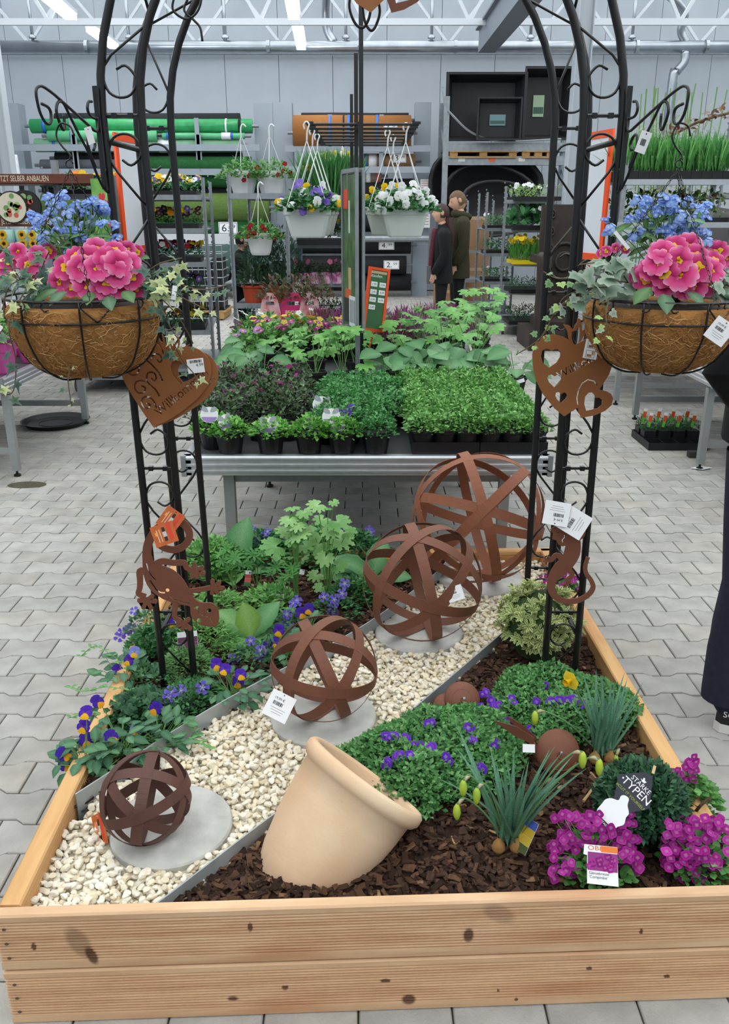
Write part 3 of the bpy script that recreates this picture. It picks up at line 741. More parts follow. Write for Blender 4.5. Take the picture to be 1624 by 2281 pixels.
for y, inv in ((YF, False), (YB, True)):
    for side in (-1, 1):
        for h in rungs:
            a, b = arch_pt(y, side, h, 0) - AO, arch_pt(y, side, h, AW) - AO
            if h < 2.5:
                r = MB().tube([a, b], .0042, 6)
                for t in (.3, .72): r.box(tuple(a.lerp(b, t)), (.012, .012, .012))
                r.build('rung', BLACKMETAL, arch)
            scroll(y, side, h - .075, 1, inv)
            if h < 2.5: scroll(y, side, h + .075, -1, inv)
for side in (-1, 1):       # stays between front and rear arch
    for h in (1.76, .42, 2.5):
        a, b = arch_pt(YF, side, h, 0) - AO, arch_pt(YB, side, h, 0) - AO
        MB().tube([a, b], .0075, 8).build('cross_stay', BLACKMETAL, arch, smooth=True)
# ================================================================ helper: traced flat plates and cards
def tr(ox, oy, sc, pts, y, org): 
    return [((Q(ox + a * sc, oy + b * sc, y) - org).x, (Q(ox + a * sc, oy + b * sc, y) - org).z) for a, b in pts]
UPR = Matrix.Rotation(math.pi / 2, 4, 'X')       # plate drawn in x,y stands up in x,z facing -Y
def face_M(pt, roll=0.0, tilt=0.0, yaw=0.0):
    pt = Vector(pt); n = (Vector((0, 0, CAM_H)) - pt).normalized(); x = Vector((0, 0, 1)).cross(n).normalized(); up = n.cross(x)
    M = Matrix(((x.x, up.x, n.x, 0), (x.y, up.y, n.y, 0), (x.z, up.z, n.z, 0), (0, 0, 0, 1)))
    M = M @ Matrix.Rotation(tilt, 4, 'X') @ Matrix.Rotation(yaw, 4, 'Y') @ Matrix.Rotation(roll, 4, 'Z'); M.translation = pt; return M
def barcode(w, h, seed=1):
    g = random.Random(seed); mb = MB(); x = -w / 2
    while x < w / 2:
        bw = g.choice((.0006, .0009, .0014)) * w / .02; mb.box((x, 0, 0), (bw, h, .0002)); x += bw + g.choice((.0005, .0009)) * w / .02
    return mb
def card(name, label, pt, w, h, roll=0.0, m=CARD, tilt=0.0, yaw=0.0, cat='price tag', group=None, hole=True):
    t = thing(name, label, cat, pt, group=group); t.matrix_local = face_M(pt, roll, tilt, yaw)
    loops = [[(-w / 2, -h / 2), (w / 2, -h / 2), (w / 2, h / 2), (-w / 2, h / 2)]]
    if hole: loops.append([(.0018 * math.cos(q), h / 2 - .005 + .0018 * math.sin(q)) for q in [6.283 * k / 8 for k in range(8)]])
    obj('card', plate_mesh('card', loops, .0006, m), t); return t
def ppm(pt): pt = Vector(pt); return FPX / (pt.y * CP + (CAM_H - pt.z) * SP)
def string(a, b, c=None, r=.0006):
    pts = [Vector(a), (Vector(a) + Vector(b)) / 2 + Vector((.004, -.004, -.004)), Vector(b)]
    return MB().tube(spline(pts, 3), r, 4)

# ---- left welcome heart
def heart_left(y, dx, dz, rotz, label):
    ox, oy, sc = 250, 720, .15394; org = Q(ox + 780 * sc, oy + 900 * sc, 2.135); T_ = lambda p: tr(ox, oy, sc, p, 2.135, org)
    out = [(600, 1490), (380, 1170), (200, 870), (130, 700), (112, 560), (150, 400), (250, 290), (400, 235), (560, 245), (680, 310), (750, 400), (790, 485), (850, 420), (950, 360), (1080, 335), (1200, 350), (1310, 410), (1400, 520), (1440, 680), (1400, 850), (1280, 1040), (1100, 1200), (880, 1360), (640, 1480)]
    hole = [(990, 880), (890, 760), (850, 640), (870, 560), (940, 525), (1010, 560), (1035, 600), (1090, 540), (1170, 520), (1250, 560), (1290, 640), (1270, 720), (1150, 800)]
    st = [[(310, 665), (275, 640), (290, 590), (345, 585), (395, 640), (370, 720), (300, 745), (230, 700), (200, 610), (230, 510), (310, 485), (430, 490), (540, 560), (640, 660), (700, 740), (735, 825)],
          [(655, 520), (690, 560), (722, 530), (700, 460), (640, 440), (582, 470), (572, 530)],
          [(575, 785), (610, 825), (645, 790), (620, 720), (560, 700), (510, 740), (512, 830), (560, 890), (640, 960), (690, 1050)],
          [(420, 900), (480, 920), (480, 980), (450, 1000), (380, 1000), (335, 930), (350, 850), (420, 822), (490, 835)],
          [(500, 1150), (555, 1170), (530, 1220), (470, 1210), (430, 1140), (460, 1070), (530, 1060), (600, 1110), (650, 1220)],
          [(470, 310), (520, 290), (560, 350), (520, 430), (450, 430), (410, 390)]]
    t = thing('welcome_heart', label, 'heart sign', org + Vector((dx, y - 2.135, dz)))
    loops = [[tuple(q)[:2] for q in spline([(a, b, 0) for a, b in T_(out)], 3, True)], T_(hole)]
    for s_ in st: loops.append(T_(ribbon([tuple(q)[:2] for q in spline([(a, b, 0) for a, b in s_], 3)], 26)))
    a, b = T_([(705, 1330), (1400, 745)]); an = math.atan2(b[1] - a[1], b[0] - a[0]); mid = ((a[0] + b[0]) / 2, (a[1] + b[1]) / 2)
    M = Matrix.Rotation(rotz, 4, 'Y') @ UPR
    obj('heart_plate', plate_mesh('heart_plate', loops, .0025, RUST2, texts=[('Willkommen', .034, mid[0], mid[1], an)]), t, M)
    for k, (p, w) in enumerate((([(760, 430), (720, 300), (660, 180)], 40), ([(775, 440), (760, 280), (730, 150)], 45), ([(800, 440), (830, 260), (800, 130)], 40), ([(830, 430), (900, 320), (980, 250)], 42))):
        obj('flame_prong', plate_mesh('flame_prong', [T_(ribbon([tuple(q)[:2] for q in spline([(a, b, 0) for a, b in p], 4)], [w * (1 - .09 * i) for i in range(9)]))], .0025, RUST2), t, M @ Matrix.Translation((0, 0, .0005 * k)))
heart_left(2.130, 0, 0, 0, 'rusty heart sign with spiral cutouts, front one on the left post')
heart_left(2.142, .012, -.006, .09, 'rusty heart sign peeking out behind the spiral heart')
c = card('price_tag', 'small white price label on the left rusty heart', Q(436, 815, 2.118), .042, .036, .08)
text('4,99', .011, INK, c, .010, -.002, .0005); obj('barcode', barcode(.03, .007).mesh('barcode', INK), c, Matrix.Translation((.002, .011, .0005)))
# ---- right welcome heart
ox, oy, sc = 1170, 700, .1293; org = Q(ox + 800 * sc, oy + 1000 * sc, 2.135); T_ = lambda p: tr(ox, oy, sc, p, 2.135, org)
t = thing('welcome_heart', 'rusty heart sign with heart cutouts and crown on the right post', 'heart sign', org)
out = [(670, 1760), (500, 1620), (300, 1370), (180, 1130), (130, 900), (120, 700), (150, 560), (220, 430), (350, 360), (500, 345), (650, 385), (760, 440), (860, 525), (960, 475), (1080, 410), (1250, 390), (1400, 420), (1500, 520), (1535, 680), (1520, 830), (1440, 1040), (1340, 1200), (1270, 1300), (1400, 1325), (1480, 1370), (1515, 1450), (1490, 1560), (1380, 1660), (1200, 1740), (960, 1785), (920, 1680), (905, 1605)]
holes = [[(410, 920), (300, 830), (270, 720), (290, 630), (350, 590), (410, 600), (450, 635), (500, 605), (560, 600), (605, 650), (600, 730), (540, 830)],
         [(500, 1258), (410, 1170), (380, 1100), (400, 1050), (450, 1035), (505, 1070), (550, 1040), (600, 1050), (622, 1100), (600, 1170)],
         [(610, 1528), (545, 1460), (518, 1400), (530, 1350), (570, 1338), (622, 1375), (660, 1345), (700, 1355), (720, 1400), (690, 1460)],
         [(1050, 1665), (1015, 1550), (1030, 1420), (1090, 1350), (1150, 1345), (1190, 1390), (1205, 1440), (1270, 1435), (1330, 1480), (1320, 1560), (1240, 1620)],
         ribbon([(905, 1560), (890, 1440), (920, 1300), (980, 1190), (1080, 1125), (1180, 1150), (1245, 1230)], 20)]
a, b = T_([(650, 1090), (1480, 640)]); an = math.atan2(b[1] - a[1], b[0] - a[0])
obj('heart_plate', plate_mesh('heart_plate', [T_(out)] + [T_(h) for h in holes], .0025, RUST2, texts=[('Willkommen', .030, (a[0] + b[0]) / 2, (a[1] + b[1]) / 2, an)]), t, UPR)
crown = [(830, 500), (745, 420), (722, 280), (650, 170), (760, 190), (820, 262), (885, 160), (900, 72), (945, 72), (962, 170), (980, 285), (1060, 225), (1165, 210), (1085, 275), (1020, 350), (965, 440), (930, 480), (945, 330), (925, 215), (870, 280), (800, 300), (800, 420)]
obj('crown', plate_mesh('crown', [T_(crown)], .0025, RUST2), t, UPR @ Matrix.Translation((0, 0, .0006)))
c = card('price_tag', 'white folded picture tag on the right rusty heart', Q(1317, 778, 2.118), .034, .048, -.12)
for yy_, cc in ((.011, '8a6a4c'), (-.012, 'a57a55')):
    obj('picture_frame', plate_mesh('picture_frame', [[(-.011, -.009), (.011, -.009), (.011, .009), (-.011, .009)], [(-.0102, -.0082), (.0102, -.0082), (.0102, .0082), (-.0102, .0082)]], .0003, INK), c, Matrix.Translation((0, yy_, .0005)))
    MB().box((-.002, -.004, 0), (.012, .006, .0002), col=lin(cc)).box((.006, .003, 0), (.006, .009, .0002), col=lin('c99a5a')).build('picture', PAINT, c, Matrix.Translation((0, yy_, .0004)))
# ---- rusty heart hanging at the top of the arch
org = Q(840, -60, 2.3)
t = thing('hanging_heart', 'pair of rusty hearts hanging from the top of the arch', 'heart sign', org)
T2 = lambda p: [((Q(a, b, 2.3) - org).x, (Q(a, b, 2.3) - org).z) for a, b in p]
obj('heart_plate', plate_mesh('heart_plate', [T2([(826, 28), (795, 8), (765, -30), (740, -75), (735, -110), (760, -140), (800, -135), (828, -105), (850, -135), (885, -140), (905, -110), (895, -60), (860, -5)])], .0025, RUST2), t, UPR)
obj('small_heart', plate_mesh('small_heart', [T2([(872, 29), (862, 0), (860, -40), (885, -70), (915, -55), (945, -60), (962, -30), (930, 5), (900, 22)]), T2([(882, 8), (876, -20), (890, -48), (915, -36), (940, -40), (946, -26), (915, 0)])], .0025, RUST3), t, UPR @ Matrix.Translation((0, 0, .003)))
MB().tube([Vector((0, 0, .1)), Vector((-.03, 0, .32))], .0012, 5).build('hanging_wire', BLACKMETAL, t)
wp = [(790, -40), (778, 10), (790, 50), (808, 62), (822, 40), (828, 0), (832, -30), (846, 20), (838, 55), (826, 68), (812, 45), (806, 0)]
MB().tube(spline([Q(a, b, 2.36) for a, b in wp], 6), .0035, 6).build('wire_coil', BLACKMETAL, smooth=True, label='loose coil of black wire hanging by the top hearts', cat='wire')
MB().tube(spline([Q(a, b, 2.42) for a, b in ((396, -30), (384, 15), (398, 35), (420, 42), (440, 25), (448, -5), (432, -20), (410, 20), (432, 45), (446, 62), (451, 92))], 6), .003, 6).build('wire_coil', BLACKMETAL, smooth=True, label='loose coil of black wire at the left of the arch', cat='wire')

# ---- geckos
def foot(T_, c, toes, w):
    out = []; cx, cy = c; toes = sorted(toes, key=lambda p: math.atan2(p[1] - cy, p[0] - cx)); n = len(toes)
    for i, (x, y) in enumerate(toes):
        dx, dy = x - cx, y - cy; l = math.hypot(dx, dy); dx, dy = dx / l, dy / l; px, py = -dy, dx
        out += [(cx + dx * l * .35 - px * w * .55, cy + dy * l * .35 - py * w * .55), (x - dx * w * .4 - px * w * .6, y - dy * w * .4 - py * w * .6), (x - px * w * .3, y - py * w * .3), (x + px * w * .3, y + py * w * .3), (x - dx * w * .4 + px * w * .6, y - dy * w * .4 + py * w * .6), (cx + dx * l * .35 + px * w * .55, cy + dy * l * .35 + py * w * .55)]
    return T_(out)
def smooth2(p, n=4, closed=False): return [tuple(q)[:2] for q in spline([(a, b, 0) for a, b in p], n, closed)]
def rib(p, w0, w1, n=4):
    q = smooth2(p, n); k = len(q); ws = w0 if isinstance(w0, list) else [w0 + (w1 - w0) * i / (k - 1) for i in range(k)]
    if len(ws) != k: ws = [ws[min(int(i / (k - 1) * (len(ws) - 1)), len(ws) - 2)] * (1 - (i / (k - 1) * (len(ws) - 1)) % 1) + ws[min(int(i / (k - 1) * (len(ws) - 1)) + 1, len(ws) - 1)] * ((i / (k - 1) * (len(ws) - 1)) % 1) for i in range(k)]
    return ribbon(q, ws)
ox, oy, sc, yg = 290, 1120, .13547, 2.135; org = Q(ox + 700 * sc, oy + 1300 * sc, yg); T_ = lambda p: tr(ox, oy, sc, p, yg, org)
g = thing('metal_gecko', 'large flat rusty gecko climbing head down on the left post', 'gecko', org)
body = [(205, 950), (212, 1100), (250, 1280), (330, 1420), (460, 1530), (620, 1610), (740, 1655), (900, 1680), (985, 1705), (990, 1800), (1030, 1900), (1130, 1990), (1280, 2030), (1420, 2020), (1455, 1950), (1460, 1800), (1420, 1700), (1330, 1640), (1180, 1640), (1080, 1590), (1010, 1490), (960, 1400), (880, 1270), (760, 1140), (640, 1070), (520, 1030), (440, 980), (375, 950), (345, 850), (215, 850)]
circ = lambda x, y, r: [(x + r * math.cos(.785 * k), y + r * math.sin(.785 * k)) for k in range(8)]
hl = [circ(1300, 1770, 40), circ(1130, 1930, 40), circ(1062, 1735, 20), circ(1105, 1720, 28), ribbon([(1120, 1780), (1165, 1835), (1310, 1890), (1345, 1970)], 18), ribbon([(265, 990), (300, 1110), (350, 1200), (420, 1272)], 26), ribbon([(325, 1270), (430, 1430), (500, 1475), (575, 1480)], 30), ribbon([(640, 1540), (700, 1580), (800, 1610), (980, 1652)], 18), circ(615, 1435, 34)]
obj('body', plate_mesh('body', [smooth2(T_(body), 2, True)] + [T_(h) for h in hl], .004, RUST3), g, UPR)
obj('tail', plate_mesh('tail', [T_(rib([(285, 990), (275, 850), (290, 700), (330, 590), (390, 490), (480, 400), (600, 330), (760, 300), (900, 360), (970, 490), (955, 620), (860, 725), (720, 770), (580, 745), (480, 690)], 150, 105))], .004, RUST3), g, UPR @ Matrix.Translation((0, 0, .0005)))
for k, (p, w0, w1, fc, toes) in enumerate((([(430, 1000), (540, 960), (720, 985), (890, 985), (925, 1060), (1040, 1130)], 110, 75, (1070, 1130), [(1050, 980), (1210, 1050), (1240, 1165), (1105, 1240), (1000, 1235)]),
        ([(260, 1130), (160, 1120), (165, 1260), (160, 1400), (140, 1490), (260, 1540)], 110, 80, (280, 1600), [(120, 1600), (205, 1740), (365, 1745), (450, 1620), (390, 1510)]),
        ([(960, 1450), (1150, 1425), (1330, 1390)], 75, 80, (1370, 1385), [(1350, 1250), (1490, 1290), (1560, 1405), (1460, 1490), (1340, 1505)]),
        ([(740, 1630), (738, 1760), (740, 1880), (850, 1950)], 90, 70, (880, 1980), [(985, 1890), (1015, 2080), (860, 2090), (760, 2020)]))):
    lg = obj('leg', plate_mesh('leg', [T_(rib(p, w0, w1))], .004, RUST3), g, UPR @ Matrix.Translation((0, 0, .0009 + .0003 * k)))
    obj('foot', plate_mesh('foot', [foot(T_, fc, toes, 62)], .004, RUST3), lg, Matrix.Translation((0, 0, .0004)))
ox, oy, sc = 1190, 1100, .114; org = Q(ox + 650 * sc, oy + 1400 * sc, yg); T3 = lambda p: tr(ox, oy, sc, p, yg, org)
g = thing('metal_gecko', 'smaller rusty gecko with long curled tail on the right post', 'gecko', org)
obj('body', plate_mesh('body', [T3(rib([(700, 740), (760, 950), (740, 1150), (650, 1330), (500, 1480), (380, 1620), (330, 1800), (380, 1960), (520, 2070), (700, 2105), (900, 2065), (1080, 1950), (1150, 1820), (1110, 1690), (1020, 1560), (995, 1420), (1050, 1235)], [240, 290, 310, 280, 280, 200, 160, 140, 115, 105, 98, 95, 95, 92, 88, 80, 66], 0))], .004, RUST3), g, UPR)
obj('head', plate_mesh('head', [T3([(315, 700), (420, 612), (570, 645), (690, 740), (690, 930), (600, 1010), (540, 1020), (470, 985), (430, 905), (350, 880), (365, 770)]), T3(circ(465, 760, 24)), T3(ribbon([(560, 950), (545, 900), (600, 840), (585, 800)], 26))], .004, RUST3), g, UPR @ Matrix.Translation((0, 0, .0006)))
for k, (p, w0, w1, fc, toes) in enumerate((([(580, 1320), (480, 1210), (400, 1210), (350, 1280), (270, 1300)], 110, 70, (250, 1300), [(170, 1310), (190, 1230), (270, 1215), (310, 1225), (220, 1380)]),
        ([(640, 1450), (730, 1540), (720, 1620), (600, 1700)], 110, 80, (630, 1740), [(550, 1790), (610, 1820), (690, 1800), (730, 1740), (700, 1690)]), ([(800, 880), (930, 810), (960, 720), (970, 640)], 110, 70, (960, 640), [(900, 580), (960, 560), (1020, 600), (1030, 670)]))):
    lg = obj('leg', plate_mesh('leg', [T3(rib(p, w0, w1))], .004, RUST3), g, UPR @ Matrix.Translation((0, 0, .001 + .0003 * k)))
    obj('foot', plate_mesh('foot', [foot(T3, fc, toes, 30)], .004, RUST3), lg, Matrix.Translation((0, 0, .0004)))
# tags on geckos and spheres
OTAG = mat('orange_card', 'c4622a', rough=.5, vary=.15, scale=60)
def orange_tag(pt, w, h, roll, label, yaw=0.0):
    c = card('orange_tag', label, pt, w, h, roll, OTAG, cat='tag', yaw=yaw)
    MB().box((w * .26, h * .05, 0), (w * .18, h * .8, .0003), col=lin('d9402a')).build('red_band', PAINT, c, Matrix.Translation((0, 0, .0004)))
    MB().box((w * .02, 0, 0), (w * .13, h * .66, .0003), col=lin('26221f')).box((w * .02, .0, .0002), (w * .16, h * .24, .0003), col=lin('c9c9c4')).build('logo', PAINT, c, Matrix.Translation((0, 0, .0005)))
    for k in range(2): MB().box((-w * (.16 + .12 * k), -h * .02, 0), (w * .03, h * .6, .0002), col=lin('e6cdb0')).build('print_line', PAINT, c, Matrix.Translation((0, 0, .0004)))
    MB().box((-w * .34, h * .1, 0), (w * .06, h * .16, .0002), col=lin('f0b33c')).build('print_spot', PAINT, c, Matrix.Translation((0, 0, .0004))); return c
orange_tag(Q(366, 1190, 2.085), .062, .058, .25, 'orange product card in front of the large gecko tail')
orange_tag(Q(380, 1158, 2.118), .056, .06, -.7, 'orange product card half hidden at the top of the gecko')
orange_tag(Q(222, 1848, 1.555), .05, .072, .12, 'orange card leaning against the smallest rusty sphere', yaw=-1.05)
def white_tag(pt, w, h, roll, label, price, small=('', ''), yaw=0.0, tilt=0.0):
    c = card('price_tag', label, pt, w, h, roll, yaw=yaw, tilt=tilt)
    text(price, w * .14, INK, c, -w * .1, h * .2, .0005)
    obj('barcode', barcode(w * .4, h * .14).mesh('barcode', INK), c, Matrix.Translation((-w * .08, h * .06, .0005)))
    for k in range(3): MB().box((0, -h * (.12 + .09 * k), 0), (w * (.62 - .1 * k), h * .018, .0002), col=lin('9a9aa0')).build('print_line', PAINT, c, Matrix.Translation((0, 0, .0004)))
    return c
c = white_tag(Q(622, 1573, 1.885), .068, .07, -.52, 'white price tag hanging on the second smallest sphere', '19,99 €')
string((0, .028, .001), (.012, .075, -.02)).build('tag_string', STEEL, c)
white_tag(Q(1014, 1322, 2.325), .05, .046, .35, 'white price tag hanging on the second largest sphere', '39,99 €')
white_tag(Q(1240, 1144, 2.12), .068, .065, math.pi - .1, 'white price tag upside down above the small gecko, rear one', '9,99 €')
white_tag(Q(1278, 1163, 2.108), .07, .076, 1.1, 'white price tag turned sideways above the small gecko, front one', '9,99 €')
# ================================================================ hanging baskets on brackets
COIR = mat('coir', 'b5844f', rough=.95, col2='94653a', vary=.3, scale=38, bump=1.0, bscale=70, spec=.1)
FIBRE = mat('coir_fibre', attr=True, rough=.9, spec=.1)
IVYM = {k: tm_mesh('leaf', T, LEAF) for k, T in {
    'grey': fan_T(IVY, '6f8a78', 'a9b8a6'), 'grey2': fan_T(IVY, '5d7d6c', '8ea08d'), 'dark': fan_T(IVYN, '2f5040', '57766a'), 'dark2': fan_T(IVYN, '3a5c48', '6c8a6c'),
    'pale': fan_T(IVYN, 'a9bd7e', 'd6dca8'), 'young': fan_T(IVY, '8db560', 'b5d184'), 'green': fan_T(IVY, '5b8a52', '86ac76')}.items()}
STEMM = mat('stem_brown', '6b5a42', rough=.8); STEMG = mat('stem_green', '6f9a55', rough=.7)
def rand_up(): return Vector((R(-.6, .6), R(-1, -.2), R(.2, 1))).normalized()
def ivy(root, O, pts, n, size, keys, m=None, r=.0014, spread=.012, hang=.3, tips=None):
    pts = spline(pts, 5); MB().tube([p - O for p in pts], r, 5).build('ivy_stem', m or STEMM, root, smooth=True)
    for i in range(n):
        f = (i + R(.1, .9)) / n * (len(pts) - 1); k = int(f); p = pts[k].lerp(pts[min(k + 1, len(pts) - 1)], f - k)
        d = Vector((R(-1, 1), R(-.8, .2), R(-.8, .5) - hang)).normalized(); s = size * R(.65, 1.15) * (1 - .35 * i / n)
        key = random.choice(tips if tips and i > n * .6 else keys)
        obj('leaf', IVYM[key], root, place(p + d * spread - O, d, rand_up(), s))
def petals_T(n, cb, cm, ce, w, notch, cup, ruf, nt=6, ns=6):
    V, C, F = [], [], []; cb, cm, ce = (np.array(lin(q)) for q in (cb, cm, ce))
    for k in range(n):
        a = 2 * math.pi * k / n; b = len(V); ph = k * 1.7
        for i in range(nt + 1):
            t = i / nt
            for j in range(ns + 1):
                s = 2 * j / ns - 1; ww = w * (math.sin(min(t * 1.12, 1.0) * math.pi * .5) ** .8) * (1 - .28 * max(0, t - .72) / .28)
                L = t * (1 - notch * math.exp(-(s / .3) ** 2) * t ** 4 - .16 * s * s * t ** 3); z = .04 + cup * L - cup * .85 * L * L + ruf * math.sin(s * 4 + ph) * t * t + .05 * (1 - s * s) * (-1 if k % 2 else 1) * .4 + .012 * k
                x, y = L, s * ww; V.append((x * math.cos(a) - y * math.sin(a), x * math.sin(a) + y * math.cos(a), z))
                C.append(cb * (1 - t) + cm * t if t < .5 else cm * (1 - (2 * t - 1) ** 2) + ce * (2 * t - 1) ** 2)
        for i in range(nt):
            for j in range(ns): q = b + i * (ns + 1) + j; F.append((q, q + 1, q + ns + 2, q + ns + 1))
    return Tm(V, F, C)
PRIM = [tm_mesh('flower', petals_T(5, 'b01c5c', c, ce, .52, .16, cu, .05), PETAL) for c, ce, cu in (('d43a80', 'f094c0', .35), ('de4a8c', 'f4a4cc', .6), ('cc2f74', 'ec84b4', .15), ('d84484', 'f2b2d2', .75))]
eyeT = flower_T(5, 'f2c21e', 'f4cf3a', None, w=1.1, notch=.12, cup=.1)
EYE = tm_mesh('flower_eye', eyeT, PETAL)
EYEC = MB().inst(Tm(IV * np.array((.1, .1, .07)), IF, [lin('b98a10')] * len(IV)), [np.eye(4)]).mesh('flower_centre', PETAL)
PLEAF = [tm_mesh('leaf', leaf_T(1, .55, 5, .55, .3, .15, '3f6a3c', '4a7844', '6f9262', jag=.08), LEAF), tm_mesh('leaf', leaf_T(1, .6, 5, .55, .45, .15, '3a6045', '47704f', '6a8c6c', jag=.07), LEAF)]
def primrose(label, flowers, uc, vc, ru, rv, y0, depth, r, O, leaves):
    t = thing('pink_primrose', label, 'primrose', O, group='pink primroses in the hanging baskets'); cen = Q(uc, vc + rv * .6, y0 + .06)
    for k, (u, v, fs) in enumerate(flowers):
        q = 1 - ((u - uc) / ru) ** 2 - ((v - vc) / rv) ** 2; p = Q(u, v, y0 - depth * math.sqrt(max(q, .02)))
        n = ((p - cen).normalized() + Vector((0, -.75, .25))).normalized(); n = (n + Vector((R(-.2, .2), R(-.2, .2), R(-.2, .2)))).normalized()
        M = frame(n.orthogonal(), n) @ Matrix.Rotation(R(0, 6.28), 4, 'Z') @ Matrix.Scale(r * fs, 4); M.translation = p - O
        f = obj('flower', PRIM[k % 4], t, M); obj('flower_eye', EYE, f, Matrix.Translation((0, 0, .15)) @ Matrix.Scale(.36, 4)); obj('flower_centre', EYEC, f, Matrix.Translation((0, 0, .17)))
        MB().tube([p - O - n * .004, cen - O + Vector((0, 0, -.02))], .0018, 5).build('flower_stalk', STEMG, t)
    for (u, v, y, d, s) in leaves: obj('leaf', random.choice(PLEAF), t, place(Q(u, v, y) - O, d, (0, -.5, 1), s))
FMN = []
for k in range(4):
    mb = MB(); fT = flower_T(5, ('7c9ce6', '8aacf0', '7494de', '98b6f4')[k], None, 'e8e6c0', w=.95, notch=.02, cup=.1, eye=.14); Ms = []
    for i in range(7):
        a = R(0, 6.28); rr = R(0, .9); n = Vector((math.cos(a) * rr, math.sin(a) * rr, 1)).normalized(); M = frame(n.orthogonal(), n) @ Matrix.Scale(R(.36, .48), 4); M.translation = Vector((math.cos(a) * rr, math.sin(a) * rr, R(-.3, .25))); Ms.append(np.array(M))
    FMN.append(mb.inst(fT, Ms).mesh('flower_cluster', PETAL))
FLEAF = [tm_mesh('leaf', leaf_T(1, .38, 4, .45, .25, .15, c, c2, '6f9a5a'), LEAF) for c, c2 in (('3f6e3c', '4f8048'), ('355f38', '467544'))]
def forget(label, clusters, O, base, y0, leafbox):
    t = thing('forget_me_not', label, 'forget-me-not', O, group='blue forget-me-nots in the hanging baskets'); st = MB()
    for k, (u, v) in enumerate(clusters):
        p = Q(u, v, y0 + R(-.06, .06)); n = Vector((R(-.4, .4), R(-.9, -.3), R(.3, 1))).normalized(); M = frame(n.orthogonal(), n) @ Matrix.Scale(R(.012, .017), 4); M.translation = p - O
        obj('flower_cluster', FMN[k % 4], t, M); b = base + Vector((R(-.03, .03), R(-.03, .03), 0)); st.tube(spline([b - O, (b + p) / 2 - O + Vector((0, 0, .02)), p - O - n * .003], 3), .001, 4)
        if k % 2: obj('leaf', random.choice(FLEAF), t, place(b.lerp(p, R(.45, .8)) - O, (R(-1, 1), R(-1, .3), R(-.1, .6)), (0, -.3, 1), R(.03, .045)))
    st.build('stalks', STEMG, t)
    u0, v0, u1, v1, n = leafbox
    for k in range(n): obj('leaf', FLEAF[k % 2], t, place(Q(R(u0, u1), R(v0, v1), y0 + R(-.05, .05)) - O, (R(-1, 1), R(-1, -.1), R(-.3, .6)), (0, -.4, 1), R(.04, .065)))
def bracket(side, post, bdir, label):
    t = thing('hook_bracket', label, 'bracket', post); bd = Vector(bdir).normalized(); W3 = lambda a, z: bd * a + Vector((0, 0, z))
    K = .000412; Z = lambda p: [W3((1225 - x) * K, (400 - y) * .000205) for x, y in p]
    MB().bar(W3(.008, .075), W3(.008, -.15), .012, .004, up=bd).build('back_plate', BLACKMETAL, t)
    for p in ([(1205, 360), (1200, 440), (1190, 495), (1160, 508), (1100, 460), (850, 250), (760, 185), (700, 160), (660, 190), (648, 260), (660, 400), (690, 490), (722, 515), (748, 480), (756, 400), (738, 350), (685, 328)],
              [(870, 385), (868, 500), (850, 548), (825, 480), (808, 380), (822, 300), (850, 270), (885, 290), (940, 430), (1000, 580), (1070, 740), (1130, 950), (1190, 1110), (1240, 1160), (1275, 1120), (1285, 1010)],
              [(1125, 720), (1148, 650), (1120, 570), (1090, 565), (1075, 640), (1090, 760), (1130, 900)],
              [(1190, 378), (1130, 360), (1108, 290), (1125, 215), (1160, 205)], [(1235, 900), (1225, 960), (1240, 1040), (1262, 1080)]):
        MB().tube(spline(Z(p), 4), .0034, 6).build('scroll', BLACKMETAL, t, smooth=True)
    return t, post + W3((1225 - 722) * K, (400 - 515) * .000205)
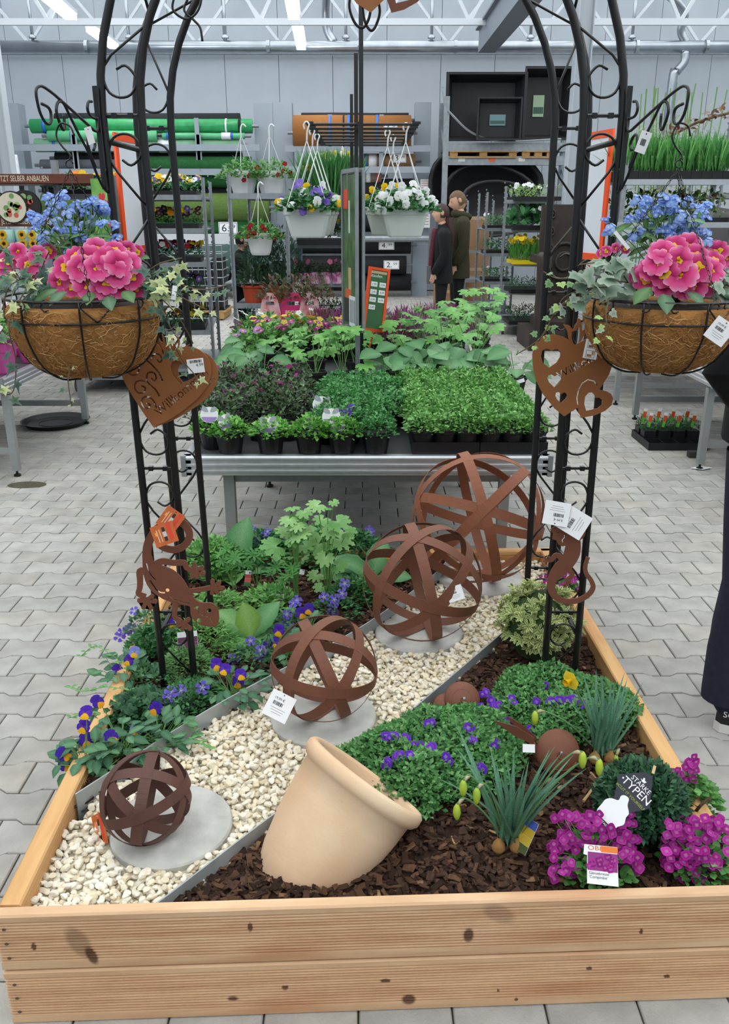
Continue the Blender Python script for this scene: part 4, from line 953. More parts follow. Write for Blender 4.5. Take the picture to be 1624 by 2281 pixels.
def basket(label, C, Rr, zr, depth, hook, O):
    t = thing('hanging_basket', label, 'hanging basket', O); zt0 = zr - O.z
    prof = [(0, -depth), (.45, -depth * .97), (.72, -depth * .82), (.9, -depth * .55), (.985, -depth * .25), (1.0, -.010), (.97, -.002), (.93, -.008), (.9, -.026)]
    V, F, n = [], [], 64
    for i, (r, z) in enumerate(prof):
        for j in range(n):
            q = 6.28318 * j / n; lob = .985 + .06 * abs(math.sin(4 * (q - .25))) ** .7 * (1 if i < 6 else .3) + R(-.006, .006); V.append((Rr * r * lob * math.cos(q), Rr * r * lob * math.sin(q), zt0 + z))
    for i in range(len(prof) - 1):
        for j in range(n): F.append((i * n + j, i * n + (j + 1) % n, (i + 1) * n + (j + 1) % n, (i + 1) * n + j))
    MB().add(V, F).build('coir_liner', COIR, t, smooth=True)
    fb = MB()
    for k in range(1100):
        a = R(0, 6.28); tt = R(0.25, .98); i = tt * 5; k0 = int(i); r = prof[k0][0] * (1 - i + k0) + prof[k0 + 1][0] * (i - k0); z = prof[k0][1] * (1 - i + k0) + prof[k0 + 1][1] * (i - k0)
        pts = []; da, dz = R(-.25, .25), R(-.03, .03)
        for s in range(4):
            w = s / 3; aa = a + da * w + R(-.03, .03); zz = max(min(z + dz * w + R(-.004, .004), -.006), -depth * .985); rr2 = float(np.interp(zz, [p_[1] for p_ in prof[:6]], [p_[0] for p_ in prof[:6]]))
            q_ = Rr * rr2 * (.985 + .06 * abs(math.sin(4 * (aa - .25))) ** .7) + R(.0, .004); pts.append((q_ * math.cos(aa), q_ * math.sin(aa), zt0 + zz))
        c = lin(random.choice(('c49868', 'b08252', 'd0aa7c', '94683e'))); fb.tube(pts, .0006, 3, col=c, caps=False)
    fb.build('coir_fibres', FIBRE, t, kind='stuff')
    MB().lathe([(Rr * .92, zt0 - .014), (Rr * .5, zt0 - .004), (0, zt0)], 24).build('basket_soil', SOIL, t, smooth=True)
    ring = lambda r, z: [(r * math.cos(6.2832 * k / 40), r * math.sin(6.2832 * k / 40), z) for k in range(40)]
    MB().tube(ring(Rr * 1.03, zt0 + .012), .0034, 6, True).build('rim_ring', BLACKMETAL, t, smooth=True)
    MB().tube(ring(Rr * 1.035, zt0 - .034), .0024, 6, True).build('band_ring', BLACKMETAL, t, smooth=True)
    for k in range(8):
        a = 6.2832 * k / 8 + .25; sp = [(Rr * r * 1.035 * math.cos(a), Rr * r * 1.035 * math.sin(a), zt0 + z * 1.02) for r, z in ((1.0, .012), (1.0, -.034), (.95, -depth * .45), (.78, -depth * .78), (.5, -depth * .97), (.2, -depth * 1.01))]
        MB().tube(spline(sp, 3), .0024, 5).build('rib', BLACKMETAL, t, smooth=True)
        if k % 2 == 0:
            hp = [(0, -.032), (-.02, -.012), (-.03, .0), (-.026, .01), (-.014, .012), (-.007, .005), (-.011, .0)]
            for sg in (-1, 1): MB().tube([(Rr * 1.04 * math.cos(a + .2 + sg * x / Rr), Rr * 1.04 * math.sin(a + .2 + sg * x / Rr), zt0 + z) for x, z in smooth2(hp, 3)], .0019, 5).build('heart_scroll', BLACKMETAL, t, smooth=True)
        else:
            cp = [(-.05, .01), (-.03, .013), (-.02, .004), (-.026, -.006), (-.036, -.004)]
            for sg in (-1, 1): MB().tube([(Rr * 1.04 * math.cos(a + .2 + sg * x / Rr), Rr * 1.04 * math.sin(a + .2 + sg * x / Rr), zt0 + z) for x, z in smooth2(cp, 3)], .0019, 5).build('curl', BLACKMETAL, t, smooth=True)
    H = hook - O; sh = spline([H + Vector((.02, 0, -.022)), H + Vector((.012, 0, -.002)), H + Vector((-.008, 0, .003)), H + Vector((-.02, 0, -.02)), H + Vector((-.01, 0, -.042)), H + Vector((.006, 0, -.06)), H + Vector((.003, 0, -.07))], 4)
    MB().tube(sh, .0022, 6).build('hook', BLACKMETAL, t, smooth=True)
    rg = H + Vector((.002, 0, -.078)); MB().tube([(rg.x + .008 * math.cos(.6 * k), rg.y, rg.z + .008 * math.sin(.6 * k)) for k in range(10)], .0018, 5).build('hanging_ring', BLACKMETAL, t, smooth=True)
    lk = [(0.0028 * math.cos(q), 0.0075 * math.sin(q), 0) for q in [6.2832 * j / 8 for j in range(8)]]
    for a in (.9, 3.0, 5.1):
        b = Vector((Rr * 1.03 * math.cos(a), Rr * 1.03 * math.sin(a), zt0 + .012)); s0 = rg + Vector((0, 0, -.012)); d = b - s0; n = int(d.length / .0125); mb = MB()
        for i in range(n):
            M = frame(d, (1, .3, .2)) @ Matrix.Rotation(i % 2 * math.pi / 2, 4, 'Y'); M.translation = s0 + d * (i + .5) / n; mb.tube([M @ Vector(p) for p in lk], .0009, 4, True)
        mb.build('chain', BLACKMETAL, t)
    return t
LP = arch_pt(YF, -1, 1.80, 0) + Vector((-.004, -.014, 0)); RP = arch_pt(YF, 1, 1.80, 0) + Vector((.004, -.014, 0))
b1, h1 = bracket(-1, LP, (-.27, -1.0, 0), 'black scrolled bracket holding the left hanging basket'); b2, h2 = bracket(1, RP, (.27, -1.0, 0), 'black scrolled bracket holding the right hanging basket')
c = card('price_tag', 'small white tag on the left basket bracket', Q(200, 302, 2.07), .02, .036, .25, yaw=.7)
c = card('price_tag', 'white barcode tag on the right basket bracket', Q(1433, 317, 2.06), .026, .046, -.3, yaw=-.4); obj('barcode', barcode(.012, .014).mesh('barcode', INK), c, Matrix.Translation((0, 0, .0005)))
CL = Vector((h1.x, 1.985, 0)); CRt = Vector((h2.x, 1.985, 0))
CLx = Q(188, 680, 1.985).x; CRx = Q(1474, 670, 1.985).x
OL = Vector((CLx, 1.985, 1.225)); OR = Vector((CRx, 1.985, 1.235))
basket('coir hanging basket with pink primroses on the left', OL, .168, 1.405, .172, Vector((OL.x, 1.985, h1.z)), OL)
basket('coir hanging basket with pink primroses on the right', OR, .168, 1.402, .158, Vector((OR.x, 1.985, h2.z)), OR)
fl1 = [(197, 632, 1.15), (135, 628, .95), (150, 597, 1), (182, 600, 1), (200, 578, 1), (218, 600, 1), (240, 580, 1), (262, 590, 1), (238, 625, 1), (262, 612, .95), (290, 615, 1), (268, 640, .9), (300, 640, .85), (215, 558, .9), (172, 575, .9), (215, 655, .6), (255, 562, .85), (286, 588, .9), (165, 640, .8), (228, 642, .9)]
primrose('pink yellow-eyed primrose in the middle of the left basket', fl1, 218, 615, 112, 75, 1.97, .10, .034, OL + Vector((0, 0, .17)), [(150, 650, 1.86, (-.5, -.8, -.1), .05), (205, 650, 1.86, (0, -1, -.2), .05), (275, 648, 1.87, (.5, -.8, -.1), .055), (130, 645, 1.87, (-.8, -.5, -.2), .06), (240, 660, 1.86, (.3, -.9, -.1), .05), (310, 630, 1.9, (.9, -.3, 0), .06)])
fl1b = [(62, 592, .9), (85, 570, .85), (20, 582, .9), (40, 562, .8), (5, 592, .9), (70, 610, .7), (108, 560, .7)]
primrose('reddish pink primrose at the back left of the left basket', fl1b, 50, 590, 80, 45, 2.03, .05, .03, OL + Vector((-.09, .05, .17)), [(40, 615, 2.0, (-.6, -.6, .1), .05)])
primrose('pink primrose behind the middle of the left basket', [(262, 552, .8), (285, 556, .8), (305, 562, .7), (275, 565, .8)], 280, 560, 50, 25, 2.1, .04, .028, OL + Vector((.07, .1, .17)), [(300, 580, 2.07, (.6, -.5, .3), .05)])
fl2 = [(1440, 622, 1), (1465, 588, 1), (1481, 610, 1), (1516, 616, 1.2), (1553, 598, 1.05), (1475, 565, 1), (1500, 556, 1), (1532, 550, 1), (1548, 574, .95), (1582, 606, 1), (1450, 600, .9), (1545, 640, .95), (1572, 632, .95), (1512, 580, .95), (1590, 585, .9), (1480, 640, .8), (1425, 615, .8), (1520, 645, .75)]
primrose('bright pink primrose in the middle of the right basket', fl2, 1512, 610, 100, 75, 1.97, .10, .034, OR + Vector((0, 0, .165)), [(1478, 655, 1.85, (-.1, -1, -.2), .06), (1530, 650, 1.86, (.4, -.9, -.1), .05), (1450, 640, 1.87, (-.7, -.6, -.3), .06), (1585, 640, 1.9, (.7, -.7, -.1), .06)])
primrose('pink primrose at the right edge of the right basket', [(1600, 560, .9), (1618, 575, .9), (1590, 553, .7)], 1605, 570, 40, 30, 2.08, .04, .03, OR + Vector((.1, .08, .165)), [(1610, 590, 2.05, (.5, -.6, .2), .05)])
primrose('dark red primrose behind the ivy of the right basket', [(1350, 560, .5), (1372, 553, .45), (1392, 556, .45), (1315, 598, .4), (1338, 565, .4)], 1355, 565, 60, 30, 2.06, .03, .03, OR + Vector((-.1, .06, .165)), [])
bl = [(140 + R(-75, 60), 485 + R(-50, 60)) for _ in range(34)] + [(220 + R(-45, 38), 485 + R(-45, 60)) for _ in range(26)] + [(145, 440), (120, 470), (70, 487), (95, 490), (205, 445), (240, 470), (165, 530), (95, 525), (130, 505), (225, 500), (150, 555)]
forget('blue forget-me-not rising behind the primrose of the left basket', bl, OL + Vector((0, .06, .17)), Q(185, 640, 2.05), 2.05, (110, 520, 240, 575, 34))
br = [(1390 + 60 + R(-55, 60), 462 + R(-25, 50)) for _ in range(34)] + [(1530 + R(-45, 48), 490 + R(-40, 55)) for _ in range(36)] + [(1350, 490), (1362, 505), (1350, 515), (1410, 525), (1425, 520), (1470, 515), (1490, 512), (1510, 510), (1440, 440), (1480, 437), (1535, 440)]
forget('blue forget-me-not rising behind the primrose of the right basket', br, OR + Vector((0, .06, .165)), Q(1490, 640, 2.05), 2.05, (1410, 490, 1540, 560, 36))
# ivies
I = lambda *p: [Q(u, v, y) for u, v, y in p]
t = thing('trailing_ivy', 'narrow-leaved variegated ivy on the left side of the left basket', 'ivy', OL + Vector((-.12, 0, .17)), group='trailing ivies in the baskets'); O = OL + Vector((-.12, 0, .17))
for p, n in ((I((90, 630, 1.95), (50, 600, 1.9), (10, 600, 1.87)), 9), (I((90, 640, 1.95), (60, 620, 1.86), (20, 640, 1.84), (5, 690, 1.84)), 11), (I((100, 640, 1.95), (70, 650, 1.84), (40, 680, 1.82)), 8), (I((80, 630, 1.95), (100, 580, 1.95), (110, 560, 1.93)), 6), (I((60, 640, 1.93), (20, 720, 1.83), (35, 800, 1.85), (30, 870, 1.86), (5, 880, 1.86)), 9), (I((40, 630, 1.93), (10, 560, 1.92), (0, 545, 1.92)), 6), (I((100, 630, 1.93), (60, 630, 1.85), (30, 610, 1.85)), 8)):
    ivy(t, O, p, n, .04, ['dark', 'dark2', 'dark', 'pale'], tips=['pale', 'dark2'])
ivy(t, O, I((150, 700, 1.9), (155, 810, 1.85), (152, 850, 1.84), (160, 905, 1.84)), 9, .02, ['pale', 'dark2'])
t = thing('trailing_ivy', 'variegated ivy trailing off the right side of the left basket', 'ivy', OL + Vector((.13, 0, .17)), group='trailing ivies in the baskets'); O = OL + Vector((.13, 0, .17))
for p, n, sz, ks in ((I((310, 620, 1.95), (350, 590, 1.93), (380, 580, 1.93), (405, 575, 1.93)), 9, .035, ['dark', 'dark2']), (I((320, 630, 1.93), (370, 620, 1.9), (420, 640, 1.9), (460, 645, 1.9), (505, 635, 1.9)), 13, .034, ['dark2', 'pale']),
                     (I((320, 640, 1.92), (370, 640, 1.88), (410, 665, 1.88), (460, 690, 1.88)), 13, .036, ['dark', 'dark2', 'pale']), (I((330, 640, 1.92), (360, 690, 1.88), (380, 730, 1.88), (400, 760, 1.9)), 11, .036, ['dark', 'dark2']),
                     (I((330, 640, 1.92), (385, 690, 1.9), (415, 735, 1.92), (430, 765, 1.95)), 8, .024, ['dark2', 'pale']), (I((380, 750, 1.95), (405, 800, 2.06), (430, 830, 2.08), (440, 845, 2.08)), 6, .036, ['dark', 'dark2']), (I((310, 625, 1.93), (340, 610, 1.9), (370, 605, 1.9)), 8, .045, ['dark', 'dark2'])):
    ivy(t, O, p, n, sz, ks, tips=['pale', 'pale', 'dark2'])
t = thing('trailing_ivy', 'grey-green broad-leaved ivy spilling left over the right basket', 'ivy', OR + Vector((-.13, 0, .165)), group='trailing ivies in the baskets'); O = OR + Vector((-.13, 0, .165))
for p, n, sz, ks in ((I((1400, 630, 1.93), (1370, 590, 1.9), (1330, 585, 1.88), (1290, 590, 1.87)), 10, .05, ['grey', 'grey2']), (I((1400, 630, 1.92), (1350, 620, 1.86), (1310, 610, 1.85), (1270, 620, 1.85)), 10, .055, ['grey', 'grey', 'grey2']),
                     (I((1390, 640, 1.92), (1340, 640, 1.85), (1290, 650, 1.85), (1255, 680, 1.87)), 9, .045, ['grey', 'grey2']), (I((1360, 640, 1.9), (1290, 620, 1.9), (1240, 620, 1.92), (1210, 605, 1.92)), 9, .026, ['green', 'young']),
                     (I((1330, 640, 1.88), (1260, 660, 1.9), (1230, 710, 1.93), (1200, 760, 1.97)), 12, .024, ['green', 'grey2', 'young']), (I((1360, 650, 1.86), (1350, 700, 1.81), (1352, 730, 1.8), (1340, 750, 1.8)), 7, .024, ['young', 'green', 'grey']),
                     (I((1300, 640, 1.88), (1240, 690, 1.9), (1215, 740, 1.93), (1190, 765, 1.95), (1150, 790, 1.98)), 9, .018, ['young', 'green']), (I((1420, 600, 1.95), (1390, 590, 1.92), (1360, 595, 1.9)), 7, .055, ['grey'])):
    ivy(t, O, p, n, sz, ks, tips=['young', 'green'] if sz < .03 else None)
t = thing('trailing_ivy', 'grey-green ivy tuft at the right edge of the right basket', 'ivy', OR + Vector((.12, 0, .165)), group='trailing ivies in the baskets'); O = OR + Vector((.12, 0, .165))
ivy(t, O, I((1590, 630, 1.95), (1605, 600, 1.92), (1622, 610, 1.9)), 9, .05, ['grey', 'grey2']); ivy(t, O, I((1600, 640, 1.93), (1620, 640, 1.88), (1640, 660, 1.88)), 7, .045, ['grey', 'grey2'])
c = white_tag(Q(1604, 738, 1.80), .046, .05, -.55, "white barcode tag dangling from the right basket", "19,99 €")
card('price_tag', 'small white label stuck in the left basket ivy', Q(388, 652, 1.87), .01, .03, -.2, hole=False)
card('plant_stake', 'white plant stake poking from the right basket', Q(1385, 535, 1.98), .008, .05, .75, hole=False, cat='plant label')
# ================================================================ plants in the planter
VLEAF = [tm_mesh('leaf', leaf_T(1, .62, 5, .42, c_, .18, a, b, m_, jag=.07), LEAF) for a, b, m_, c_ in (('3a6648', '47755a', '5a8a66', .2), ('2f5a40', '3d6b4c', '4f7f5c', .45), ('44724a', '53835a', '6a9a70', .1))]
def viola_T(body, face, edge=None):
    V, C, F = [], [], []
    def petal(a, L, w, c, ce, z):
        dx, dy = math.cos(a), math.sin(a); b = len(V)
        for t, ww, zz in ((0.0, .12, z), (.45, w * .85, z + .06), (.8, w, z + .02), (1, w * .5, z - .06)):
            V.append((dx * L * t - dy * ww, dy * L * t + dx * ww, zz)); V.append((dx * L * t, dy * L * t, zz + .03)); V.append((dx * L * t + dy * ww, dy * L * t - dx * ww, zz))
            cc = np.array(lin(c)) * (1 - t) + np.array(lin(ce)) * t; C.extend([cc] * 3)
        for i in range(3):
            q = b + 3 * i; F.extend([(q, q + 1, q + 4, q + 3), (q + 1, q + 2, q + 5, q + 4)])
    petal(math.pi / 2 + .42, 1.0, .52, body, body, -.04); petal(math.pi / 2 - .42, 1.0, .52, body, body, -.02)
    petal(math.pi + .15, .85, .42, face if edge is None else edge, body, .02); petal(-.15, .85, .42, face if edge is None else edge, body, .03)
    petal(-math.pi / 2, .85, .55, face, face, .06); b = len(V)
    for (x, y) in ((0, .12), (-.1, -.05), (.1, -.05)): V.append((x, y, .13)); C.append(lin('3a2408'))
    F.append((b, b + 1, b + 2)); return Tm(V, F, C)
VIOLA = {'yp': tm_mesh('flower', viola_T('4a22a8', 'f0b51c', '6a3ab8'), PETAL), 'dp': tm_mesh('flower', viola_T('3d1f96', 'd99a20', '4a28a0'), PETAL), 'lp': tm_mesh('flower', viola_T('7f86cf', 'efb92a', '9a9ad8'), PETAL)}
VINCA = tm_mesh('flower', flower_T(5, '7462cc', '8676d8', 'd9d4f2', w=.55, notch=.04, cup=.2, eye=.10), PETAL)
VINCA2 = tm_mesh('flower', flower_T(5, '6450c0', '7664d0', 'cfc8ee', w=.5, notch=.04, cup=.3, eye=.08), PETAL)
def face_flower(mesh, p, O, s, par, lean=.5, roll=True):
    n = (Vector((0, 0, CAM_H)) - p).normalized() * 1.0 + Vector((R(-lean, lean), R(-lean, lean), R(-.1, lean))); n.normalize()
    up = Vector((0, 0, 1)); y = (up - n * up.dot(n)).normalized(); x = y.cross(n)
    M = Matrix(((x.x, y.x, n.x, 0), (x.y, y.y, n.y, 0), (x.z, y.z, n.z, 0), (0, 0, 0, 1))) @ Matrix.Rotation(R(-.4, .4) if roll else R(0, 6), 4, 'Z') @ Matrix.Scale(s, 4); M.translation = p - O
    return obj('flower', mesh, par, M)
def gz(x, y): return .25
def viola(label, u, v, rad, nleaf, flowers, ht=.07, fs=.021, z0=.25):
    b = P(u, v, z0 + .03); O = Vector((b.x, b.y, z0)); t = thing('viola_plant', label, 'viola', O, group='purple and yellow violas in the planter'); st = MB()
    for k in range(nleaf):
        a = R(0, 6.28); rr = rad * math.sqrt(R(.02, 1)); p = Vector((O.x + rr * math.cos(a), O.y + rr * math.sin(a), z0 + R(.012, ht) * (1 - .4 * rr / rad) + .008))
        d = Vector((math.cos(a) + R(-.6, .6), math.sin(a) + R(-.6, .6), R(-.15, .55))); obj('leaf', VLEAF[k % 3], t, place(p - O, d, (R(-.2, .2), R(-.6, .1), 1), R(.028, .046)))
        st.tube([(R(-.012, .012), R(-.012, .012), 0), p - O], .0011, 4)
    for (fu, fv, key) in flowers:
        p = Q(fu, fv, O.y - R(-.01, .03)); face_flower(VIOLA[key], p, O, fs * R(.9, 1.1), t); st.tube(spline([(0, 0, .01), (p - O) * .6 + Vector((0, .01, .01)), p - O + Vector((0, .006, 0))], 3), .0012, 4)
    st.build('stalks', STEMG, t)
Z1 = lambda x, y: (100 + .3695 * x, 1080 + .3695 * y)
vf = lambda *l: [(*Z1(x, y), k) for x, y, k in l]
viola('viola at the left front tip of the planter by the timber edge', 190, 1690, .07, 44, vf((115, 1625, 'dp'), (125, 1690, 'yp'), (245, 1375, 'yp'), (232, 1460, 'yp')), .08)
viola('viola spreading over the front left edge with a drooping bloom', 270, 1660, .10, 50, vf((290, 1600, 'yp'), (400, 1520, 'dp'), (320, 1310, 'dp'), (250, 1540, 'dp')), .075)
viola('viola beside the zinc edging with a pale lilac bloom', 350, 1640, .095, 48, vf((545, 1490, 'lp'), (665, 1350, 'dp')), .06)
viola('viola against the left timber edge with two dark blooms', 275, 1500, .085, 40, vf((440, 1120, 'yp'), (505, 1060, 'yp'), (540, 1010, 'lp')), .075)
viola('viola between the left arch legs and the gravel', 520, 1530, .085, 40, vf((1035, 1085, 'yp'), (1085, 1115, 'yp'), (1180, 1145, 'yp'), (1165, 1190, 'dp')), .065)
viola('viola behind the second smallest sphere at the gravel edge', 640, 1440, .08, 30, vf((1410, 880, 'yp'), (1325, 980, 'yp'), (1385, 955, 'yp')), .06)
viola('viola in the middle of the left bed with one dark bloom', 690, 1390, .08, 26, vf((1590, 750, 'dp'), (1545, 775, 'dp')), .055)
viola('viola at the left arch leg under the gecko', 375, 1420, .08, 24, vf((755, 840, 'yp')), .06)
viola('viola at the far end of the left bed beside the table leg', 590, 1215, .08, 16, vf((1410, 300, 'dp'), (1020, 430, 'yp')), .07, .018)
viola('viola behind the second largest sphere with one bloom', 850, 1270, .07, 14, [(866, 1238, 'yp'), (770, 1184, 'dp')], .06, .018)
# greenery as fine clumps
def clump(name, label, cat, u, v, rad, ht, n, T, size, cols, z0=.25, group=None, flat=.5, part='foliage', m=LEAF, top=1.0, y=None):
    b = P(u, v, z0); O = Vector((b.x, b.y, z0)); t = thing(name, label, cat, O, group=group)
    foliage(t, rad, ht, n, T, size, cols, flat, part, m, top); return t, O
def foliage(t, rad, ht, n, T, size, cols, flat=.5, part='foliage', m=LEAF, top=1.0, z0=0.0, seed=None, shape=None):
    rad2 = rad if isinstance(rad, tuple) else (rad, rad)
    a = RNG.uniform(0, 6.283, n); r = np.sqrt(RNG.uniform(0, 1, n)); x, y = r * np.cos(a), r * np.sin(a)
    zz = (1 - r ** 2.5) * ht * RNG.uniform(1 - flat, 1, n) + ht * .12 * RNG.uniform(0, 1, n)
    Pn = np.stack([x * rad2[0], y * rad2[1], z0 + zz], 1); D = np.stack([x + RNG.normal(0, .6, n), y + RNG.normal(0, .6, n), RNG.uniform(.0, 1.1, n) * top], 1)
    U = np.stack([RNG.normal(0, .3, n), RNG.normal(-.2, .3, n), np.ones(n)], 1); C = np.array([lin(c) for c in cols])[RNG.integers(0, len(cols), n)] * RNG.uniform(.85, 1.15, (n, 1))
    MB().inst(T, frames(Pn, D, U, RNG.uniform(.7, 1.25, n) * size), cols=C).build(part, m, t, kind='stuff')
SMALL = leaf_T(1, .5, 2, .5, .15, .1); NARROW = leaf_T(1, .22, 2, .5, .2, .1); ROUND = leaf_T(1, .75, 3, .55, .2, .15)
G1 = ['4c8a42', '3f7a3a', '5b9a4c', '6aa857']; G2 = ['2f6636', '3a7540', '45824a']; G3 = ['568f45', '6ca453', '7cb35d']
vg = 'vinca plants with violet flowers'
def vinca(label, u, v, rad, n, flowers, trails=(), fs=.019):
    t, O = clump('vinca_plant', label, 'periwinkle', u, v, rad, .06, n, leaf_T(1, .42, 2, .45, .15, .1), .02, ['2f6138', '3d7343', '4f8a4c', '2a5632'], group=vg)
    for (x, y) in flowers:
        p = Q(x, y, O.y - R(-.02, .03)); face_flower(random.choice((VINCA, VINCA2)), p, O, fs * R(.9, 1.1), t, .6, False); MB().tube([(R(-.02, .02), R(-.02, .02), .02), p - O - Vector((0, -.004, .002))], .001, 4).build('flower_stalk', STEMG, t)
    for tp in trails:
        pts = spline([P(a, b, z) for a, b, z in tp], 5); MB().tube([p - O for p in pts], .001, 4).build('trailing_stem', STEMG, t)
        for i in range(1, len(pts), 2):
            for s in (-1, 1): obj('leaf', VINL, t, place(pts[i] - O, (s * R(.5, 1), R(-.5, .5), R(.0, .5)), (0, -.3, 1), R(.016, .024)))
VINL = tm_mesh('leaf', leaf_T(1, .45, 3, .45, .2, .15, '4f8a48', '5f9a55', '7cb06a'), LEAF)
z1 = lambda *l: [Z1(x, y) for x, y in l]
vinca('periwinkle trailing over the left timber edge with thin shoots', 330, 1530, .085, 300, z1((465, 1205), (510, 1270), (500, 1350)), [[(300, 1540, .3), (240, 1530, .31), (190, 1540, .3), (160, 1530, .29)], [(300, 1500, .3), (250, 1460, .33), (210, 1440, .33), (180, 1462, .3)], [(270, 1600, .28), (200, 1590, .29), (150, 1600, .28)]])
vinca('periwinkle with three open violet flowers by the left arch foot', 400, 1580, .08, 300, z1((820, 1240), (850, 1320), (745, 1280), (760, 1250), (950, 1222)), [[(430, 1620, .28), (450, 1650, .27), (470, 1670, .265)]])
vinca('periwinkle behind the second smallest sphere', 575, 1470, .08, 280, z1((1285, 1030), (1300, 1000), (1135, 1050), (1190, 1220), (1240, 940)))
vinca('periwinkle row in the middle of the left bed', 640, 1410, .085, 300, z1((1465, 820), (1450, 850), (1500, 715), (1520, 700), (1460, 780), (1480, 850)))
vinca('periwinkle in front of the second largest sphere', 745, 1370, .09, 320, [(722, 1330), (745, 1335), (745, 1345), (762, 1322), (768, 1300), (742, 1365), (740, 1352)])
vinca('periwinkle at the far left corner of the bed', 560, 1245, .09, 260, [(585, 1195), (590, 1190), (600, 1210), (575, 1207), (566, 1205), (585, 1208), (596, 1184), (562, 1180)], [[(590, 1225, .28), (600, 1190, .33), (625, 1180, .33)]])
vinca('periwinkle at the far end behind the second largest sphere', 825, 1230, .09, 260, [(822, 1180), (826, 1186), (820, 1210), (716, 1200), (712, 1240), (685, 1247)])
vinca('periwinkle by the left timber edge under the gecko', 330, 1400, .07, 200, z1((470, 890), (450, 915), (500, 880), (540, 760), (700, 1050), (520, 865)))
clump('green_groundcover', 'bright green bushy groundcover inside the left arch legs', 'groundcover', 450, 1440, .12, .09, 1500, NARROW, .022, G3)
clump('green_groundcover', 'feathery green tuft between the left arch legs', 'groundcover', 420, 1500, .08, .10, 1100, NARROW, .02, ['6a9a5a', '7dae68', '5a8c4e'])
clump('green_groundcover', 'leafy green groundcover at the far left of the bed', 'groundcover', 480, 1270, .14, .12, 1400, SMALL, .028, G3)
clump('green_groundcover', 'leafy green tuft along the far timber edge, left of the delphiniums', 'groundcover', 585, 1248, .11, .12, 700, SMALL, .03, G2)
clump('green_groundcover', 'leafy green tuft along the far timber edge, behind the delphiniums', 'groundcover', 690, 1245, .12, .13, 800, SMALL, .03, ['3f7a40', '4c8a48', '5c9a52'])
clump('green_groundcover', 'leafy green tuft along the far timber edge, right of the delphiniums', 'groundcover', 790, 1250, .11, .12, 700, SMALL, .03, G2)
clump('green_groundcover', 'low green seedlings in the middle of the left bed', 'groundcover', 600, 1345, .10, .05, 420, SMALL, .028, G3)
clump('green_groundcover', 'low green seedlings beside the broad light green rosette', 'groundcover', 480, 1370, .11, .08, 700, NARROW, .03, G3)
clump('green_groundcover', 'dark leafy groundcover beside the second largest sphere', 'groundcover', 790, 1330, .1, .07, 900, SMALL, .02, ['2f6636', '3a7540', '4c8446'])
clump('green_groundcover', 'dense leafy groundcover between the front violas', 'groundcover', 310, 1600, .12, .05, 700, ROUND, .026, ['2f5a3c', '3d6b48', '4a7a52'])
clump('green_groundcover', 'small-leaved groundcover along the zinc edging', 'groundcover', 430, 1560, .09, .05, 700, SMALL, .02, G2)
clump('green_groundcover', 'leafy groundcover at the left edge under the large gecko', 'groundcover', 350, 1450, .09, .08, 700, SMALL, .025, G2)
# big crinkled leaves (primula / borage like)
BIGL = [tm_mesh('leaf', leaf_T(1, .62, 9, .55, cu, .2, a, b, m_, jag=.05), LEAF) for a, b, m_, cu in (('4f8a45', '639c52', '86b272', .25), ('3f7a45', '4f8a52', '75a570', .4), ('7aa844', '86b250', 'a5c878', .1))]
def bigleaf(label, u, v, leaves, s, z0=.25):
    b = P(u, v, z0); O = Vector((b.x, b.y, z0)); t = thing('broadleaf_plant', label, 'leafy plant', O, group='broad-leaved rosettes in the left bed')
    for k, (dx, dy, dz, sc, m_) in enumerate(leaves): obj('leaf', BIGL[m_], t, place(Vector((dx * .01, dy * .01, .005)), (dx, dy, dz), (-dx * .5, -dy * .5 - .5, 1), s * sc))
bigleaf('light green upright rosette of broad leaves left of the spheres', 560, 1425, [(-.6, .1, .7, 1.1, 0), (-.1, -.1, 1, 1.05, 2), (.4, .1, .9, 1.1, 1), (.9, -.1, .35, 1.1, 1), (.7, -.6, .1, .9, 0), (-.8, -.4, .1, 1, 1), (0, -.9, .15, .9, 1), (.2, .8, .5, 1, 0), (-.4, -.8, .3, .8, 0)], .13)
bigleaf('blue-green rosette of broad leaves at the far left of the bed', 520, 1270, [(-.7, .1, .75, 1.1, 1), (.15, .0, 1, 1.2, 1), (.8, -.2, .3, .8, 1), (-.9, -.3, .2, .9, 1), (.1, -.8, .2, .9, 0), (.3, .7, .5, 1, 1)], .17)
bigleaf('dark rosette of broad leaves behind the second largest sphere', 830, 1290, [(-.9, -.2, .3, 1, 1), (-.6, -.3, .9, 1.1, 1), (.2, .2, 1, 1.1, 1), (.8, -.3, .4, 1, 1), (0, -.9, .2, .9, 1), (-.8, .2, .65, 1.2, 1)], .14)
